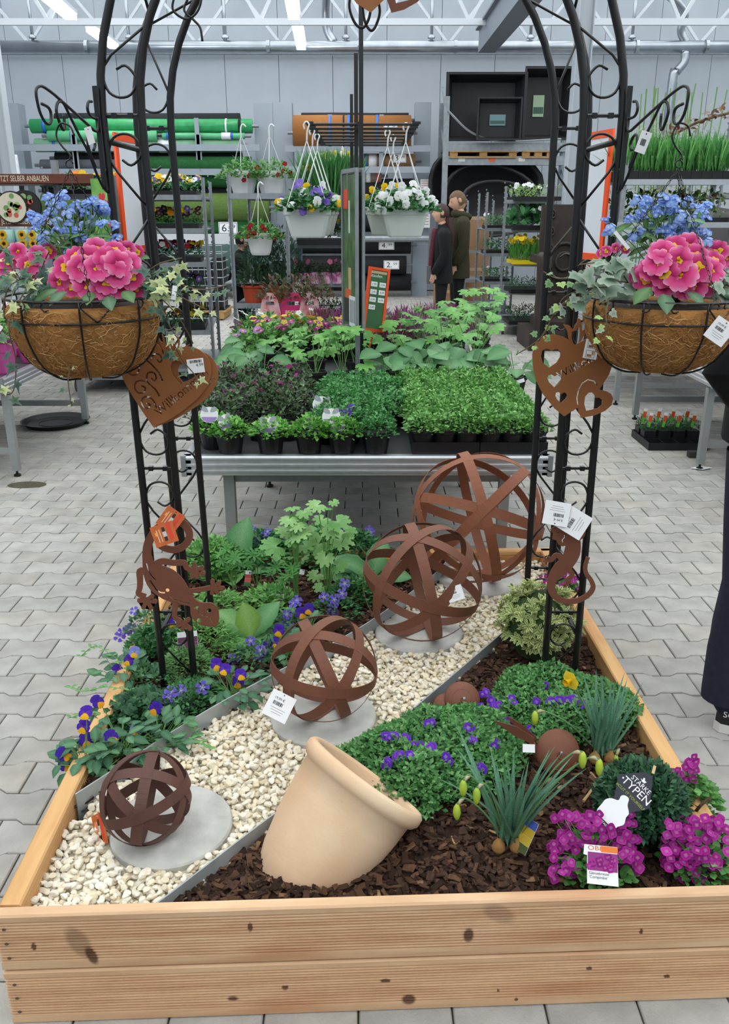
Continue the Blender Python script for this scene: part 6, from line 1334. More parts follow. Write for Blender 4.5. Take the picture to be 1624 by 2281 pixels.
# pots and foliage meshes
def pot_mesh(name, r, h, m, taper=.75, rim=.004, n=18): return MB().lathe([(r * taper, 0), (r * .97, h - .02), (r, h - .018), (r + rim, h - .016), (r + rim, h), (r - .002, h), (r - .004, h - .012), (0, h - .012)], n, cap0=True).mesh(name, m, False)
POT9 = pot_mesh('pot', .055, .085, BLKPL); POT11 = pot_mesh('pot', .062, .10, BLKPL)
def fol_mesh(rad, ht, n, T, size, cols, flat=.45, top=1.0, z0=.07, fl=None):
    a = RNG.uniform(0, 6.283, n); r = np.sqrt(RNG.uniform(0, 1, n)); x, y = r * np.cos(a), r * np.sin(a); zz = (1 - r ** 2.2) * ht * RNG.uniform(1 - flat, 1, n) + ht * .08 * RNG.uniform(0, 1, n)
    D = np.stack([x + RNG.normal(0, .6, n), y + RNG.normal(-.1, .6, n), RNG.uniform(.2 if top > 1.4 else -.2, 1.2, n) * top], 1); U = np.stack([RNG.normal(0, .3, n), RNG.normal(-.3, .3, n), np.ones(n)], 1)
    C = np.array([lin(c) for c in cols])[RNG.integers(0, len(cols), n)] * RNG.uniform(.85, 1.15, (n, 1))
    mb = MB().inst(T, frames(np.stack([x * rad, y * rad, z0 + zz], 1), D, U, RNG.uniform(.7, 1.25, n) * size), cols=C)
    return mb.mesh('foliage', LEAF)
GB = ['68aa48', '78b854', '5c9c42', '8ac462']; GDK = ['488a4a', '569a54', '3e7c42', '68a866']
AUBV = [fol_mesh(.078, .065, 420, AUBT, .021, GB) for _ in range(4)]; AUBD = [fol_mesh(.08, .075, 480, AUBT, .017, GDK) for _ in range(4)]; AUBR = [fol_mesh(.070, .075, 380, AUBT, .019, ['70a852', '80b862', '60984a', '94c678', '578c46']) for _ in range(4)]
def potted(name, label, cat, x, y, fol, pot=POT9, z=ZD0, group=None, s=1.0, rot=None):
    t = thing(name, label, cat, (x, y, z), group=group, rotz=R(0, 6) if rot is None else rot)
    if pot: obj('pot', pot, t)
    obj('foliage', fol, t, Matrix.Scale(s, 4), kind='stuff'); return t
ordn = ['first', 'second', 'third', 'fourth', 'fifth', 'sixth', 'seventh', 'eighth', 'ninth']
for k, u in enumerate((462, 508, 600, 687, 762, 838)):
    p = P(u, 985, ZD0 + .06); potted('potted_aubrieta', '%s black potted aubrieta from the left along the table front' % ordn[k], 'potted plant', p.x, 3.395 if k else 3.48, AUBV[k % 4] if k < 5 else AUBD[0], POT11, group='potted aubrietas at the table front', s=1.12)
for r_ in range(6):
    for c_ in range(4 if r_ else 3):
        x = -.17 + c_ * .105 + (r_ % 2) * .03; y = 3.56 + r_ * .165
        if x > .17: continue
        potted('potted_aubrieta', 'dark green aubrieta pot, table middle block, %s row from the front, %s from left' % (ordn[r_], ordn[c_]), 'potted plant', x, y, AUBD[(r_ + c_) % 4], POT9, group='dark aubrietas in the middle of the table', s=1.15)
for r_ in range(2):
    for c_ in range(2):
        x0_, y0_ = .21 + c_ * .285, 3.385 + r_ * .60; tr_ = thing('plant_tray', ('front' if r_ == 0 else 'rear') + (' left' if c_ == 0 else ' right') + ' black tray of bright green aubrieta on the table', 'tray', (x0_ + .13, y0_ + .26, ZD0), group='black trays of bright aubrieta')
        mb = MB().box((0, 0, .01), (.28, .58, .02)); [mb.box(q, s_) for q, s_ in (((-.138, 0, .03), (.006, .58, .05)), ((.138, 0, .03), (.006, .58, .05)), ((0, -.288, .03), (.28, .006, .05)), ((0, .288, .03), (.28, .006, .05)))]; mb.build('tray_body', BLKPL, tr_)
        for i in range(3):
            for j in range(5):
                potted('potted_aubrieta', 'bright aubrieta pot of the %s %s tray, %s row, %s from left' % ('front' if r_ == 0 else 'rear', 'left' if c_ == 0 else 'right', ordn[j], ordn[i]), 'potted plant', x0_ + .035 + i * .092, y0_ + .02 + j * .116, AUBR[(i * 5 + j) % 4], POT9, z=ZD0 + .02, group='aubrieta pots in the black trays', s=1.05)
DKF = [fol_mesh(.085, .15, 260, leaf_T(1, .5, 2, .5, .15, .1), .026, ['3c5a34', '4b6a3e', '2c4528', '5a7a48', '3a2a34']) for _ in range(3)]
MAG = [tm_mesh('flower_head', flower_T(6, c, None, None, w=.9, notch=.1, cup=.5), PETAL) for c in ('8a2a6a', '7a1f5c', '9a3a80')]
for r_ in range(5):
    for c_ in range(5):
        x = -.72 + c_ * .125 + (r_ % 2) * .02; y = 3.62 + r_ * .19
        if x > -.24: continue
        t = potted('potted_periwinkle', 'dark pot plant with magenta buds, left block, %s row, %s from left' % (ordn[r_], ordn[c_]), 'potted plant', x, y, DKF[(r_ + c_) % 3], POT9, group='dark magenta-budded plants on the table', s=1.0)
        for q in range(3 if r_ > 1 else 1): n = Vector((R(-.5, .5), R(-.8, 0), 1)).normalized(); M = frame(n.orthogonal(), n) @ Matrix.Scale(R(.011, .017), 4); M.translation = Vector((R(-.06, .06), R(-.06, .06), R(.17, .225))); obj('flower_head', random.choice(MAG), t, M)
# leafy middle and rear zone
TBL = [tm_mesh('leaf', palm_T(7, 2.3, '6fae58', '90c476', w=.30), LEAF), tm_mesh('leaf', palm_T(7, 2.1, '7cba62', '9acd80', w=.28), LEAF), tm_mesh('leaf', palm_T(5, 1.7, '5f9c50', '7fb36a', w=.36), LEAF)]
def leafpot(label, x, y, n, h, spread, s, meshes, cat='potted plant', z=ZD0, pot=POT11, group='tall leafy pot plants on the table', name='potted_delphinium'):
    t = thing(name, label, cat, (x, y, z), group=group); obj('pot', pot, t); st = MB()
    for k in range(n):
        a = R(0, 6.28); q = R(.25, 1); p = Vector((math.cos(a) * spread * q, math.sin(a) * spread * q, .08 + h * R(.25, 1) * (1.05 - .35 * q))); d = Vector((math.cos(a), math.sin(a) - .35, R(-.25, .25)))
        obj('leaf', meshes[k % len(meshes)], t, place(p, d, (0, -.5, 1), s * R(.75, 1.2))); st.tube(spline([(R(-.015, .015), R(-.015, .015), .07), p * .6 + Vector((0, 0, .03)), p], 3), .002, 4)
    st.build('stalks', STEMG, t)
ORD2 = ordn + ['tenth', 'eleventh', 'twelfth', 'thirteenth', 'fourteenth', 'fifteenth']; DEL_ = [-.28, -.12, -.05, -.45, -.3, .3, .5, .7, .42, .62, .8, .2, .85, .6, -.62, -.5, -.1, -.75, -.35, .88]
for k, (x, y, n, h, sp) in enumerate(((-.28, 4.75, 9, .34, .14), (-.12, 4.72, 9, .36, .14), (-.05, 5.1, 10, .34, .15), (-.45, 4.95, 8, .28, .13), (-.3, 5.15, 9, .32, .14), (.3, 5.15, 10, .34, .16), (.5, 5.25, 10, .34, .16), (.7, 5.35, 11, .38, .18), (.42, 5.6, 11, .36, .17), (.62, 5.75, 11, .4, .18), (.8, 5.75, 10, .4, .17), (.2, 5.5, 10, .3, .16), (.85, 6.1, 9, .42, .17), (.6, 6.15, 9, .36, .17), (-.62, 5.4, 8, .3, .14), (-.5, 5.6, 7, .3, .14), (-.1, 5.6, 8, .32, .15), (-.75, 5.9, 8, .3, .14), (-.35, 5.9, 7, .32, .14), (.88, 6.4, 8, .45, .15))):
    leafpot('jagged-leaved delphinium pot %s of the sign pole, %s going back' % (('left' if x < -.04 else 'right'), ORD2[sum(1 for q in DEL_[:k] if (q < -.04) == (x < -.04))]), x, y, n if x > -.04 else max(5, n - 2), h if x > -.04 or y < 5 else h * .6, sp, .11, TBL)
CRK = [tm_mesh('leaf', leaf_T(1, .8, 9, .55, cu, .25, a, b, m_, jag=.05), LEAF) for a, b, m_, cu in (('3f7448', '4a8250', '6a9a68', .35), ('487e4c', '568c56', '76a474', .2), ('366a3e', '427648', '5e8e60', .5))]
for k, (x, y) in enumerate(((.18, 4.75), (.33, 4.68), (.48, 4.78), (.62, 4.72), (.76, 4.85), (.4, 4.95), (.6, 5.0), (.25, 4.95), (.84, 4.6), (-.58, 4.7), (-.68, 4.85), (-.7, 5.15))):
    leafpot('crinkled broad-leaved pot plant %s, number %s counted from the sign pole' % (('right of the sign' if x > 0 else 'at the left table edge'), ORD2[k]), x, y, 10, .17, .11, .13, CRK, group='broad-leaved pot plants on the table', name='potted_broadleaf')
# rear flowers
HT = leaf_T(1, .12, 2, .5, .05, .1)
HEA = [fol_mesh(.11, .16, 620, HT, .06, cs, flat=.6, top=2.2) for cs in (['9a4a86', 'b06a9e', '8a3a78', '5f7f4a'], ['a83a78', '8f2f68', 'b95a92', '567a46'], ['b88ab0', 'a878a4', '9a5f94', '6f8a58'])]
for k, (x, y) in enumerate(((-.12, 6.25), (.02, 6.3), (.12, 6.1), (.28, 6.25), (.42, 6.4), (.52, 6.5), (-.2, 6.05), (-.32, 6.3), (.08, 6.5), (.66, 6.5), (.2, 5.9), (.36, 5.95), (.7, 6.25))):
    potted('potted_heather', 'purple heather pot at the table back, %s from the left' % ORD2[sorted([-.12, .02, .12, .28, .42, .52, -.2, -.32, .08, .66, .2, .36, .7]).index(x)], 'heather', x, y, HEA[k % 3], POT11, group='purple heathers at the back of the table', s=1.15)
CF = {c: tm_mesh('flower_head', flower_T(5, h, h2, 'e8d890', w=.95, cup=.25), PETAL) for c, h, h2 in (('m', 'a8328c', 'b84a9c'), ('y', 'e8cf4a', 'f0dc70'), ('w', 'eceef0', 'f4f4f6'), ('l', 'b86ac0', 'c888d0'))}
LOWG = [fol_mesh(.09, .09, 240, SMALL, .035, G3) for _ in range(2)]
BLX = sorted([-.78, -.64, -.5, -.36, -.24, -.8, -.68, -.52, -.4, -.245, -.84, -.72, -.505, -.15])
for k, (x, y, c) in enumerate(((-.78, 5.5, 'l'), (-.64, 5.75, 'm'), (-.5, 5.85, 'm'), (-.36, 5.7, 'm'), (-.24, 5.8, 'm'), (-.8, 5.8, 'm'), (-.68, 6.05, 'y'), (-.52, 6.15, 'y'), (-.4, 6.1, 'y'), (-.245, 6.0, 'y'), (-.84, 6.3, 'w'), (-.72, 6.4, 'w'), (-.505, 6.4, 'w'), (-.15, 5.75, 'm'))):
    t = potted('potted_bloomer', {'m': 'magenta', 'y': 'yellow', 'w': 'white', 'l': 'lilac'}[c] + ' flowering pot plant at the rear left of the table, %s from the left' % ORD2[BLX.index(x)], 'potted plant', x, y, LOWG[k % 2], POT11, group=c + ' rear table bloomers', s=1.35)
    t['group'] = {'m': 'magenta', 'y': 'yellow', 'w': 'white', 'l': 'lilac'}[c] + ' bloomers at the rear of the table'
    for q in range(11 if c in 'my' else 7): n = Vector((R(-.4, .4), R(-.9, -.1), 1)).normalized(); M = frame(n.orthogonal(), n) @ Matrix.Scale(R(.018, .026), 4); M.translation = Vector((R(-.1, .1), R(-.1, .1), R(.19, .27))); obj('flower_head', CF[c], t, M)
# butterfly plant signs
LIL = mat('lilac_print', attr=True, rough=.5)
def butterfly(label, u, v, y, s, roll, yaw=0.0):
    p = Q(u, v, y); t = thing('butterfly_label', label, 'plant label', p, group='butterfly-shaped plant labels'); t.matrix_local = face_M(p, roll, 0, yaw)
    obj('card', plate_mesh('card', [[(s * .5 * math.cos(q), s * .45 * math.sin(q) - s * .08) for q in [6.283 * k / 20 for k in range(20)]]], .0006, CARD), t)
    obj('lilac_picture', plate_mesh('lilac_picture', [[(s * .44 * math.cos(q), s * .36 * math.sin(q) - s * .14) for q in [math.pi + .15 + (math.pi - .3) * k / 12 for k in range(13)]]], .0003, mat('lilac', 'a888d0', vary=.25, scale=200)), t, Matrix.Translation((0, 0, .0006)))
    for sg in (-1, 1): obj('grey_wing', plate_mesh('grey_wing', [[(sg * x * s, y_ * s) for x, y_ in [(.04, .12), (.12, .3), (.28, .4), (.4, .34), (.42, .18), (.3, .1), (.1, .05)]]], .0004, mat('wing_grey', 'a3a6b2', vary=.1, scale=100)), t, Matrix.Translation((0, 0, .0008)))
    text('ROCKY', s * .2, CARD, t, 0, -s * .06, .0009)
for a in (('upright lilac butterfly label in the middle of the table front', 717, 898, 3.72, .085, -.1), ('lilac butterfly label at the left front corner of the table', 466, 921, 3.42, .075, -.05), ('tilted lilac butterfly label in the second front pot', 502, 938, 3.38, .075, .3, .6), ('lilac butterfly label lying in the third front pot', 598, 945, 3.37, .085, 0.05), ('half-hidden white butterfly label in the fourth front pot', 688, 938, 3.42, .06, .1, .5), ('white butterfly label behind the fifth front pot', 738, 925, 3.48, .08, .0), ('flat lilac butterfly label low in the fifth front pot', 752, 942, 3.42, .075, 0, .3)): butterfly(*a)
stake('grey plant label beside the sign pole', 785, 853, 4.5, .045, .08, .5, [None, None], yaw=.4, code=False); stake('narrow grey label right of the sign pole', 822, 868, 4.3, .03, .1, -.3, [None], yaw=.5, code=False)
stake('long pale green label across the dark plants', 660, 860, 4.2, .09, .035, .2, ['9fbf9a', None], code=False); stake('green and white label left in the dark plants', 628, 870, 4.2, .07, .04, .25, ['7aa878', 'a8c8a4'], code=False)
stake('white label at the right edge of the table', 1150, 852, 4.45, .09, .02, .35, [None], code=False)
AF = AUBF[0]
t = mat_plant('aubrieta_blooms', 'tuft of open purple flowers in the table middle', 'aubrieta', [(750, 905), (790, 900), (795, 925), (755, 928)], ZD0 + .06, .08, 40, AUBT, .02, GDK, [(765 + R(-18, 22), 914 + R(-8, 9)) for _ in range(14)], AUBF, .013, zs=ZD0 + .1)
# ---------------------------------------------------------------- sign on a post, orange price board, hanging rack
yS = 4.55; base = P(797, 852, ZD0)
yS = base.y; t = thing('sign_post', 'double-sided picture sign seen nearly edge-on on a grey post', 'sign', (base.x, yS, ZD0)); O = t.location
MB().box((0, 0, .22), (.028, .028, .46)).build('post', STEEL, t)
A_, B_ = Q(768, 395, yS - .18), Q(803, 382, yS + .05); hA = Q(780, 672, yS - .18); hB = Q(806, 738, yS + .05)
x0_, x1_ = Vector((A_.x, yS - .22, 0)), Vector((B_.x, yS + .10, 0)); 
p0, p1 = Q(771, 560, yS + .14), Q(802, 560, yS - .12); zt_, zb_ = Q(802, 378, yS - .12).z, Q(802, 738, yS - .12).z
d_ = Vector((p1.x - p0.x, p1.y - p0.y, 0)); L_ = d_.length; M = frame(d_.normalized(), (0, 0, 1)); M.translation = Vector(((p0.x + p1.x) / 2 - O.x, (p0.y + p1.y) / 2 - O.y, (zt_ + zb_) / 2 - O.z)); H_ = zt_ - zb_
for sg in (-1, 1):
    pn = MB().box((sg * .018, 0, 0), (.004, L_ - .03, H_ - .04), M).build('picture_panel', mat('forest_print', '2f4a2a', rough=.3, col2='4f7a3c', vary=.35, scale=9, stretch=(1, 6, 1.2)), t)
    fr = MB(); [fr.box((sg * .018, yy_, 0), (.016, .022, H_), M) for yy_ in (-L_ / 2, L_ / 2)]; [fr.box((sg * .018, 0, zz_), (.016, L_, .022), M) for zz_ in (-H_ / 2, H_ / 2)]; fr.build('sign_frame', STEEL, t)
lx = -1 if (M @ Vector((-1, 0, 0)) - M.translation).x < 0 else 1
def onsign(yc, zc, w, h, c, nm, o=.0): MB().box((lx * (.0208 + o), yc * L_, zc * H_), (.0012, w * L_, h * H_), M, col=lin(c)).build(nm, PAINT, t)
onsign(-.25, .33, .3, .12, 'd8492a', 'red_label'); onsign(0, .22, .09, .2, 'cfd4d8', 'white_strip'); onsign(.02, -.17, .2, .14, 'c8a878', 'wood_photo'); onsign(-.1, -.27, .42, .06, 'd8602f', 'orange_label'); onsign(-.22, -.38, .36, .16, '26262a', 'black_panel', .0006); onsign(.22, -.38, .5, .2, 'dfe3e6', 'white_panel', .0003)
for k in range(4): onsign(.06 + .1 * k, -.38, .04, .15, '3a3d42', 'print_column', .001)
p = Q(838, 668, 5.25); t = thing('price_board', 'orange-framed green price board with seven white price tags', 'price board', p); t.matrix_local = face_M(p, -.12, 0, .45); k_ = 1 / ppm(p)
w_, h_ = 52 * k_, 138 * k_
obj('board_frame', plate_mesh('board_frame', [[(-w_ / 2, -h_ / 2), (w_ / 2, -h_ / 2), (w_ / 2, h_ / 2), (-w_ / 2, h_ / 2)], [(-w_ / 2 + .016, -h_ / 2 + .016), (w_ / 2 - .016, -h_ / 2 + .016), (w_ / 2 - .016, h_ / 2 - .016), (-w_ / 2 + .016, h_ / 2 - .016)]], .016, ORANGE), t)
MB().box((0, 0, 0), (w_ - .02, h_ - .02, .004)).build('board_sheet', mat('board_green', '3f6a44', rough=.4), t); MB().box((0, h_ / 2 - .028, .003), (w_ - .035, .016, .001), col=lin('c8b08a')).build('wood_strip', PAINT, t)
MB().tube([(0, -h_ / 2, 0), (-.01, -h_ / 2 - .3, -.05)], .009, 8).build('holder', ORANGE, t)
text('Stauden', .026, WT, t, -w_ * .12, h_ * .35, .003)
for k, (cx, cy) in enumerate(((-.18, .24), (-.18, .12), (-.18, 0), (-.18, -.12), (.22, .24), (.22, .12), (.22, 0))):
    q = MB().box((cx * w_, cy * h_, .003), (w_ * .3, h_ * .075, .001)).build('small_tag', CARD, t); text(('1,99', '2,49', '2,99', '3,49', '3,99', '4,49', '4,99')[k], .017, INK, q, cx * w_, cy * h_ - .006, .0037)
# hanging rack with black rods on three poles
rk = thing('hanging_rack', 'tall black pole rack with horizontal rods for hanging pots', 'rack', (0, 5.6, ZD0)); O = rk.location
for (u, vt, y) in ((804, -60, 5.0), (793, 119, 5.55), (783, 210, 6.9)):
    q = Q(u, vt, y); MB().box((q.x, y - 5.6, (q.z - ZD0) / 2), (.024, .024, q.z - ZD0)).build('pole', BLACKMETAL, rk); MB().box((q.x, y - 5.6, .01), (.18, .18, .02)).build('pole_foot', BLACKMETAL, rk)
zr_ = Q(800, 277, 5.45).z
for k in range(7):
    y = 5.45 + k * .27; MB().tube([(-.345, y - 5.6, zr_ - ZD0), (.325, y - 5.6, zr_ - ZD0)], .008, 6).build('rod', BLACKMETAL, rk); MB().box((-.33, y - 5.6, zr_ - ZD0 + .008), (.05, .02, .014)).build('rod_stop', BLACKMETAL, rk); MB().box((.31, y - 5.6, zr_ - ZD0 + .008), (.05, .02, .014)).build('rod_stop', BLACKMETAL, rk)
MB().box((-.03, .62, zr_ - ZD0 - .012), (.03, 1.9, .02)).build('rail', BLACKMETAL, rk)
WPOTR = MB()
def square_pot(w, h):
    def rr(s, z): return [(s * x, s * y, z) for x, y in ((-.42, -.5), (.42, -.5), (.5, -.42), (.5, .42), (.42, .5), (-.42, .5), (-.5, .42), (-.5, -.42))]
    rings = [rr(w * .66, 0), rr(w * .7, .01), rr(w * .93, h * .72), rr(w * .98, h * .74), rr(w, h), rr(w * .96, h), rr(w * .9, h - .03)]; V = [p for r in rings for p in r]; F = [tuple(range(8))[::-1], tuple(range(48, 56))]
    for i in range(6): F += [(8 * i + j, 8 * i + (j + 1) % 8, 8 * i + 8 + (j + 1) % 8, 8 * i + 8 + j) for j in range(8)]
    return MB().add(V, F).mesh('pot', WHITEPL)
SQP = square_pot(.29, .18)
def pansy_mesh(face, mark): return tm_mesh('flower', viola_T(face, mark), PETAL)
PAN = {'v': [pansy_mesh('8468c8', '9a86d8'), pansy_mesh('7658bc', '8a70cc')], 'w': [pansy_mesh('eef0f2', 'f4f4ea')], 'y': [pansy_mesh('f0c81e', 'e8b010')]}
HF = [fol_mesh(.19, .13, 520, ROUND, .045, G2, z0=0, flat=.9) for _ in range(2)]
def hangpot(label, x, y, ztop, keys, nfl, drop=.46, group='white hanging pots on the black rack'):
    zr0 = ztop - drop; t = thing('hanging_pot', label, 'hanging pot', (x, y, zr0 - .18), group=group); obj('pot', SQP, t); obj('foliage', HF[nfl % 2], t, Matrix.Translation((0, 0, .15)), kind='stuff')
    for k in range(nfl):
        a = R(0, 6.28); q = math.sqrt(R(.05, 1)); d = Vector((math.cos(a) * q * .21, math.sin(a) * q * .2, .17 + (1 - q * q) * .13 + R(-.03, .02))); key = random.choice(keys); M = face_flower(random.choice(PAN[key]), Vector((x, y, zr0 - .18)) + d, Vector((x, y, zr0 - .18)), R(.026, .033), t, .5)
    top = Vector((0, 0, drop + .18)); hk = [top + Vector((-.012, 0, -.03)), top + Vector((-.016, 0, -.005)), top + Vector((0, 0, .012)), top + Vector((.016, 0, -.005)), top + Vector((.004, 0, -.04)), top + Vector((0, 0, -.1))]
    MB().tube(spline(hk, 4), .005, 6).build('hook', WHITEPL, t, smooth=True)
    for sx in (-1, 1):
        for sy in (-1, 1): MB().tube([top + Vector((0, 0, -.09)), Vector((sx * .12, sy * .12, .18))], .0028, 5).build('cord', WHITEPL, t)
for k in range(3): hangpot(['front left white hanging pot of violet and white pansies', 'second left white hanging pot behind the violet pansies', 'rear left white hanging pot with yellow pansies'][k], -.345 + .01 * k, 5.42 + .4 * k, zr_, (['v', 'v', 'v', 'w', 'y'], ['w', 'y', 'v'], ['y', 'y', 'w'])[k], 30 if k == 0 else 18)
for k in range(3): hangpot(['front right white hanging pot of white violas', 'second right white hanging pot of yellow pansies', 'rear right white hanging pot of mixed pansies'][k], (.25, .15, .2)[k], 5.5 + .42 * k, zr_, (['w'], ['y', 'y', 'w'], ['y', 'w'])[k], (46, 20, 14)[k])
# ================================================================ background of the hall
GRN = mat('green_foil', '2f9a5a', rough=.3, vary=.2, scale=7, bump=.2, bscale=12); GRN2 = mat('light_green_foil', '63b884', rough=.35, vary=.12, scale=7); GRN3 = mat('pale_green_fleece', '86b894', rough=.6, vary=.1, scale=7)
TURF = mat('artificial_turf', '5a7438', rough=.95, vary=.15, scale=30, bump=.3, bscale=200); TURFD = mat('dark_green_turf', '1f5a2c', rough=.9, vary=.2, scale=20); BLKFL = mat('black_fleece', '1d1e22', rough=.8, vary=.2, scale=10); GREYFL = mat('grey_fleece', '6a6e76', rough=.7, vary=.1, scale=8)
COCO = mat('coco_mat', 'a06a34', rough=.95, col2='82522a', vary=.3, scale=25, bump=.6, bscale=60); BRNPAP = mat('brown_matting', '8a6a48', rough=.8, vary=.15, scale=14)
RACKG = mat('rack_grey', '9aa3ad', rough=.5, metal=.2); CARTON = mat('cardboard', '9c7858', rough=.8, vary=.08, scale=5); PALLW = mat('pallet_wood', 'b08a58', rough=.8, vary=.2, scale=12); BLUE = mat('blue_tape', '2a6ac0', rough=.4)
def roll(label, u0, u1, v, y, r, m, tapes=(), core=True):
    a, b = Q(u0, v, y), Q(u1, v, y); z = (a.z + b.z) / 2; t = thing('fabric_roll', label, 'roll', (a.x, y, z - r), group='rolls of sheeting on the wall racks'); L = b.x - a.x
    MB().tube([(0, 0, r), (L * .33, 0, r + .004), (L * .66, 0, r - .003), (L, 0, r)], r, 18).build('roll_sheet', m, t, smooth=True)
    if core: MB().tube([(-.12, 0, r), (L + .12, 0, r)], .03, 10).build('core_tube', STEEL, t, smooth=True)
    for f, w_, mm in tapes: MB().tube([(L * f, 0, r), (L * f + w_, 0, r)], r + .006, 18).build('tape_band', mm, t, smooth=True)
def price_sign(label, u, v, y, w, h, big, small):
    p = Q(u, v, y); t = thing('price_sign', label, 'price sign', p); t.matrix_local = Matrix.Translation(p) @ UPR; MB().box((0, 0, 0), (w, h, .006)).build('sign_card', CARD, t)
    obj('sign_border', plate_mesh('sign_border', [[(-w * .47, -h * .44), (w * .47, -h * .44), (w * .47, h * .44), (-w * .47, h * .44)], [(-w * .45, -h * .41), (w * .45, -h * .41), (w * .45, h * .41), (-w * .45, h * .41)]], .001, INK), t, Matrix.Translation((0, 0, .0035)))
    text(big, h * .85, INK, t, -w * .14, -h * .28, .0045, sx=1.15); text(small, h * .42, INK, t, w * .24, -h * .02, .0045, sx=1.2)
YR = 17.0
def rollrack(label, uL, uR, beams, ups, vtop, cols):
    a, b = Q(uL, 400, YR), Q(uR, 400, YR); t = thing('roll_rack', label, 'rack', (a.x, YR, 0)); O = t.location
    for u, w_ in cols: q = Q(u, vtop, YR + .35); MB().box((q.x - O.x, .35, q.z / 2), (w_, .35, q.z)).build('upright_panel', RACKG, t)
    for v in beams: q = Q(uL, v, YR - .25); MB().box(((b.x - a.x) / 2, -.25, q.z), (b.x - a.x, .06, .11)).build('cross_beam', RACKG, t)
    for u, v0, v1 in ups: q0, q1 = Q(u, v0, YR - .2), Q(u, v1, YR - .2); MB().box((q0.x - O.x, -.2, (q0.z + q1.z) / 2), (.08, .04, q0.z - q1.z)).build('bracket_bar', RACKG, t)
    return t
rollrack('grey roll rack with green sheeting at the left back wall', 18, 585, [329, 383], [(158, 263, 380), (437, 263, 380), (165, 300, 390), (442, 300, 390)], 232, [(28, .32), (588, .36)])
RK2 = rollrack('grey roll rack with coco matting at the middle back wall', 640, 955, [331, 378], [(735, 255, 375), (850, 255, 375)], 230, [(630, .36), (942, .3)])
roll('bright green foil roll, topmost on the left rack', 70, 562, 281, YR, .125, GRN, ((.055, .06, BLUE), (.94, .05, BLKFL), (.88, .03, CARD)))
roll('light green foil roll, second on the left rack', 108, 350, 303, YR - .1, .095, GRN2, ((.21, .06, BLUE),))
roll('thin light green roll beside the second roll', 362, 545, 303, YR - .1, .055, GRN2, ((.05, .05, BLUE), (.72, .18, CARD), (.83, .05, BLUE)))
roll('pale green fleece roll, third on the left rack', 80, 538, 324, YR, .12, GRN3, ((.09, .05, BLUE), (.24, .1, CARD), (.6, .25, CARD)))
roll('black sheeting roll behind the green foil', 125, 535, 270, YR + .3, .14, BLKFL); roll('dark sheeting roll under the lower beam of the left rack', 125, 540, 352, YR + .1, .1, BLKFL); roll('grey fleece roll on the left rack', 92, 540, 368, YR, .1, GREYFL)
roll('dark green turf roll, first below the beams', 300, 560, 368, YR - .1, .15, TURFD); roll('dark green turf roll, second below the beams', 90, 600, 398, YR, .16, TURFD); roll('olive artificial turf roll, thickest on the left rack', 100, 600, 462, YR - .1, .26, TURF)
roll('black turf roll above the price sign', 100, 610, 425, YR + .2, .16, BLKFL); roll('dark green turf roll behind the 6.49 sign', 100, 600, 508, YR - .1, .16, TURFD); roll('dark green plastic mesh roll lowest on the left rack', 350, 600, 585, YR - .3, .36, mat('mesh_green', '33504a', rough=.7, vary=.1, scale=20)); roll('black roll below the turf rolls of the left rack', 100, 600, 545, YR + .2, .2, BLKFL)
MB().box((Q(470, 532, YR - .3).x - 1.5, YR - .35, Q(470, 532, YR).z), (5.0, .1, .2)).build('shelf_beam', mat('beam_white', 'd5d9dd', rough=.4, metal=.2), label='bright metal shelf beam low on the left roll rack', cat='beam')
price_sign('white price sign reading 6.49 by the dark green turf', 508, 508, YR - .275, .36, .22, '6.', '49')
roll('coco matting roll, large brown one on the middle rack', 655, 915, 296, YR - .1, .30, COCO, ((.3, .05, BLUE), (.46, .05, BLUE), (.7, .05, BLUE), (.42, .03, BLKFL))); roll('black sheeting roll above the coco matting', 672, 910, 268, YR + .3, .13, BLKFL)
roll('brown matting roll, second on the middle rack', 810, 925, 359, YR, .13, BRNPAP, ((.02, .05, BLUE), (.1, .15, CARD))); roll('transparent striped roll, third on the middle rack', 660, 850, 392, YR, .12, mat('clear_roll', '8a8078', rough=.3, vary=.15, scale=10), ((.94, .06, mat('red_tape', 'c84a3c')), (.82, .08, CARD)))
roll('black weed fabric roll, first of the lower middle rack', 700, 920, 420, YR + .1, .18, BLKFL); roll('black weed fabric roll just below the bright steel tube', 660, 915, 545, YR, .17, BLKFL); roll('black weed fabric roll second below the bright steel tube', 660, 905, 590, YR - .1, .17, BLKFL); roll('black weed fabric roll at the bottom of the middle rack', 660, 915, 628, YR, .16, BLKFL); roll('black weed fabric roll behind the white hanging pots', 660, 915, 490, YR + .1, .22, BLKFL)
q = Q(800, 532, YR - .3) - RK2.location; MB().tube([(Q(640, 532, YR - .3).x - RK2.location.x, -.3, q.z), (Q(955, 532, YR - .3).x - RK2.location.x, -.3, q.z)], .06, 10).build('cross_tube', STEEL, RK2)
price_sign('white price sign reading 4.99 on the upper black fabric roll', 861, 547, YR - .18, .3, .15, '4.', '99'); price_sign('white price sign reading 2.59 on the lower black fabric roll', 872, 590, YR - .28, .3, .16, '2.', '59'); price_sign('white price sign reading 3.99 on brown matting', 890, 352, YR - .14, .25, .16, '3.', '99'); price_sign('white price sign reading 4.99 on coco matting', 870, 283, YR - .41, .25, .1, '4.', '99')
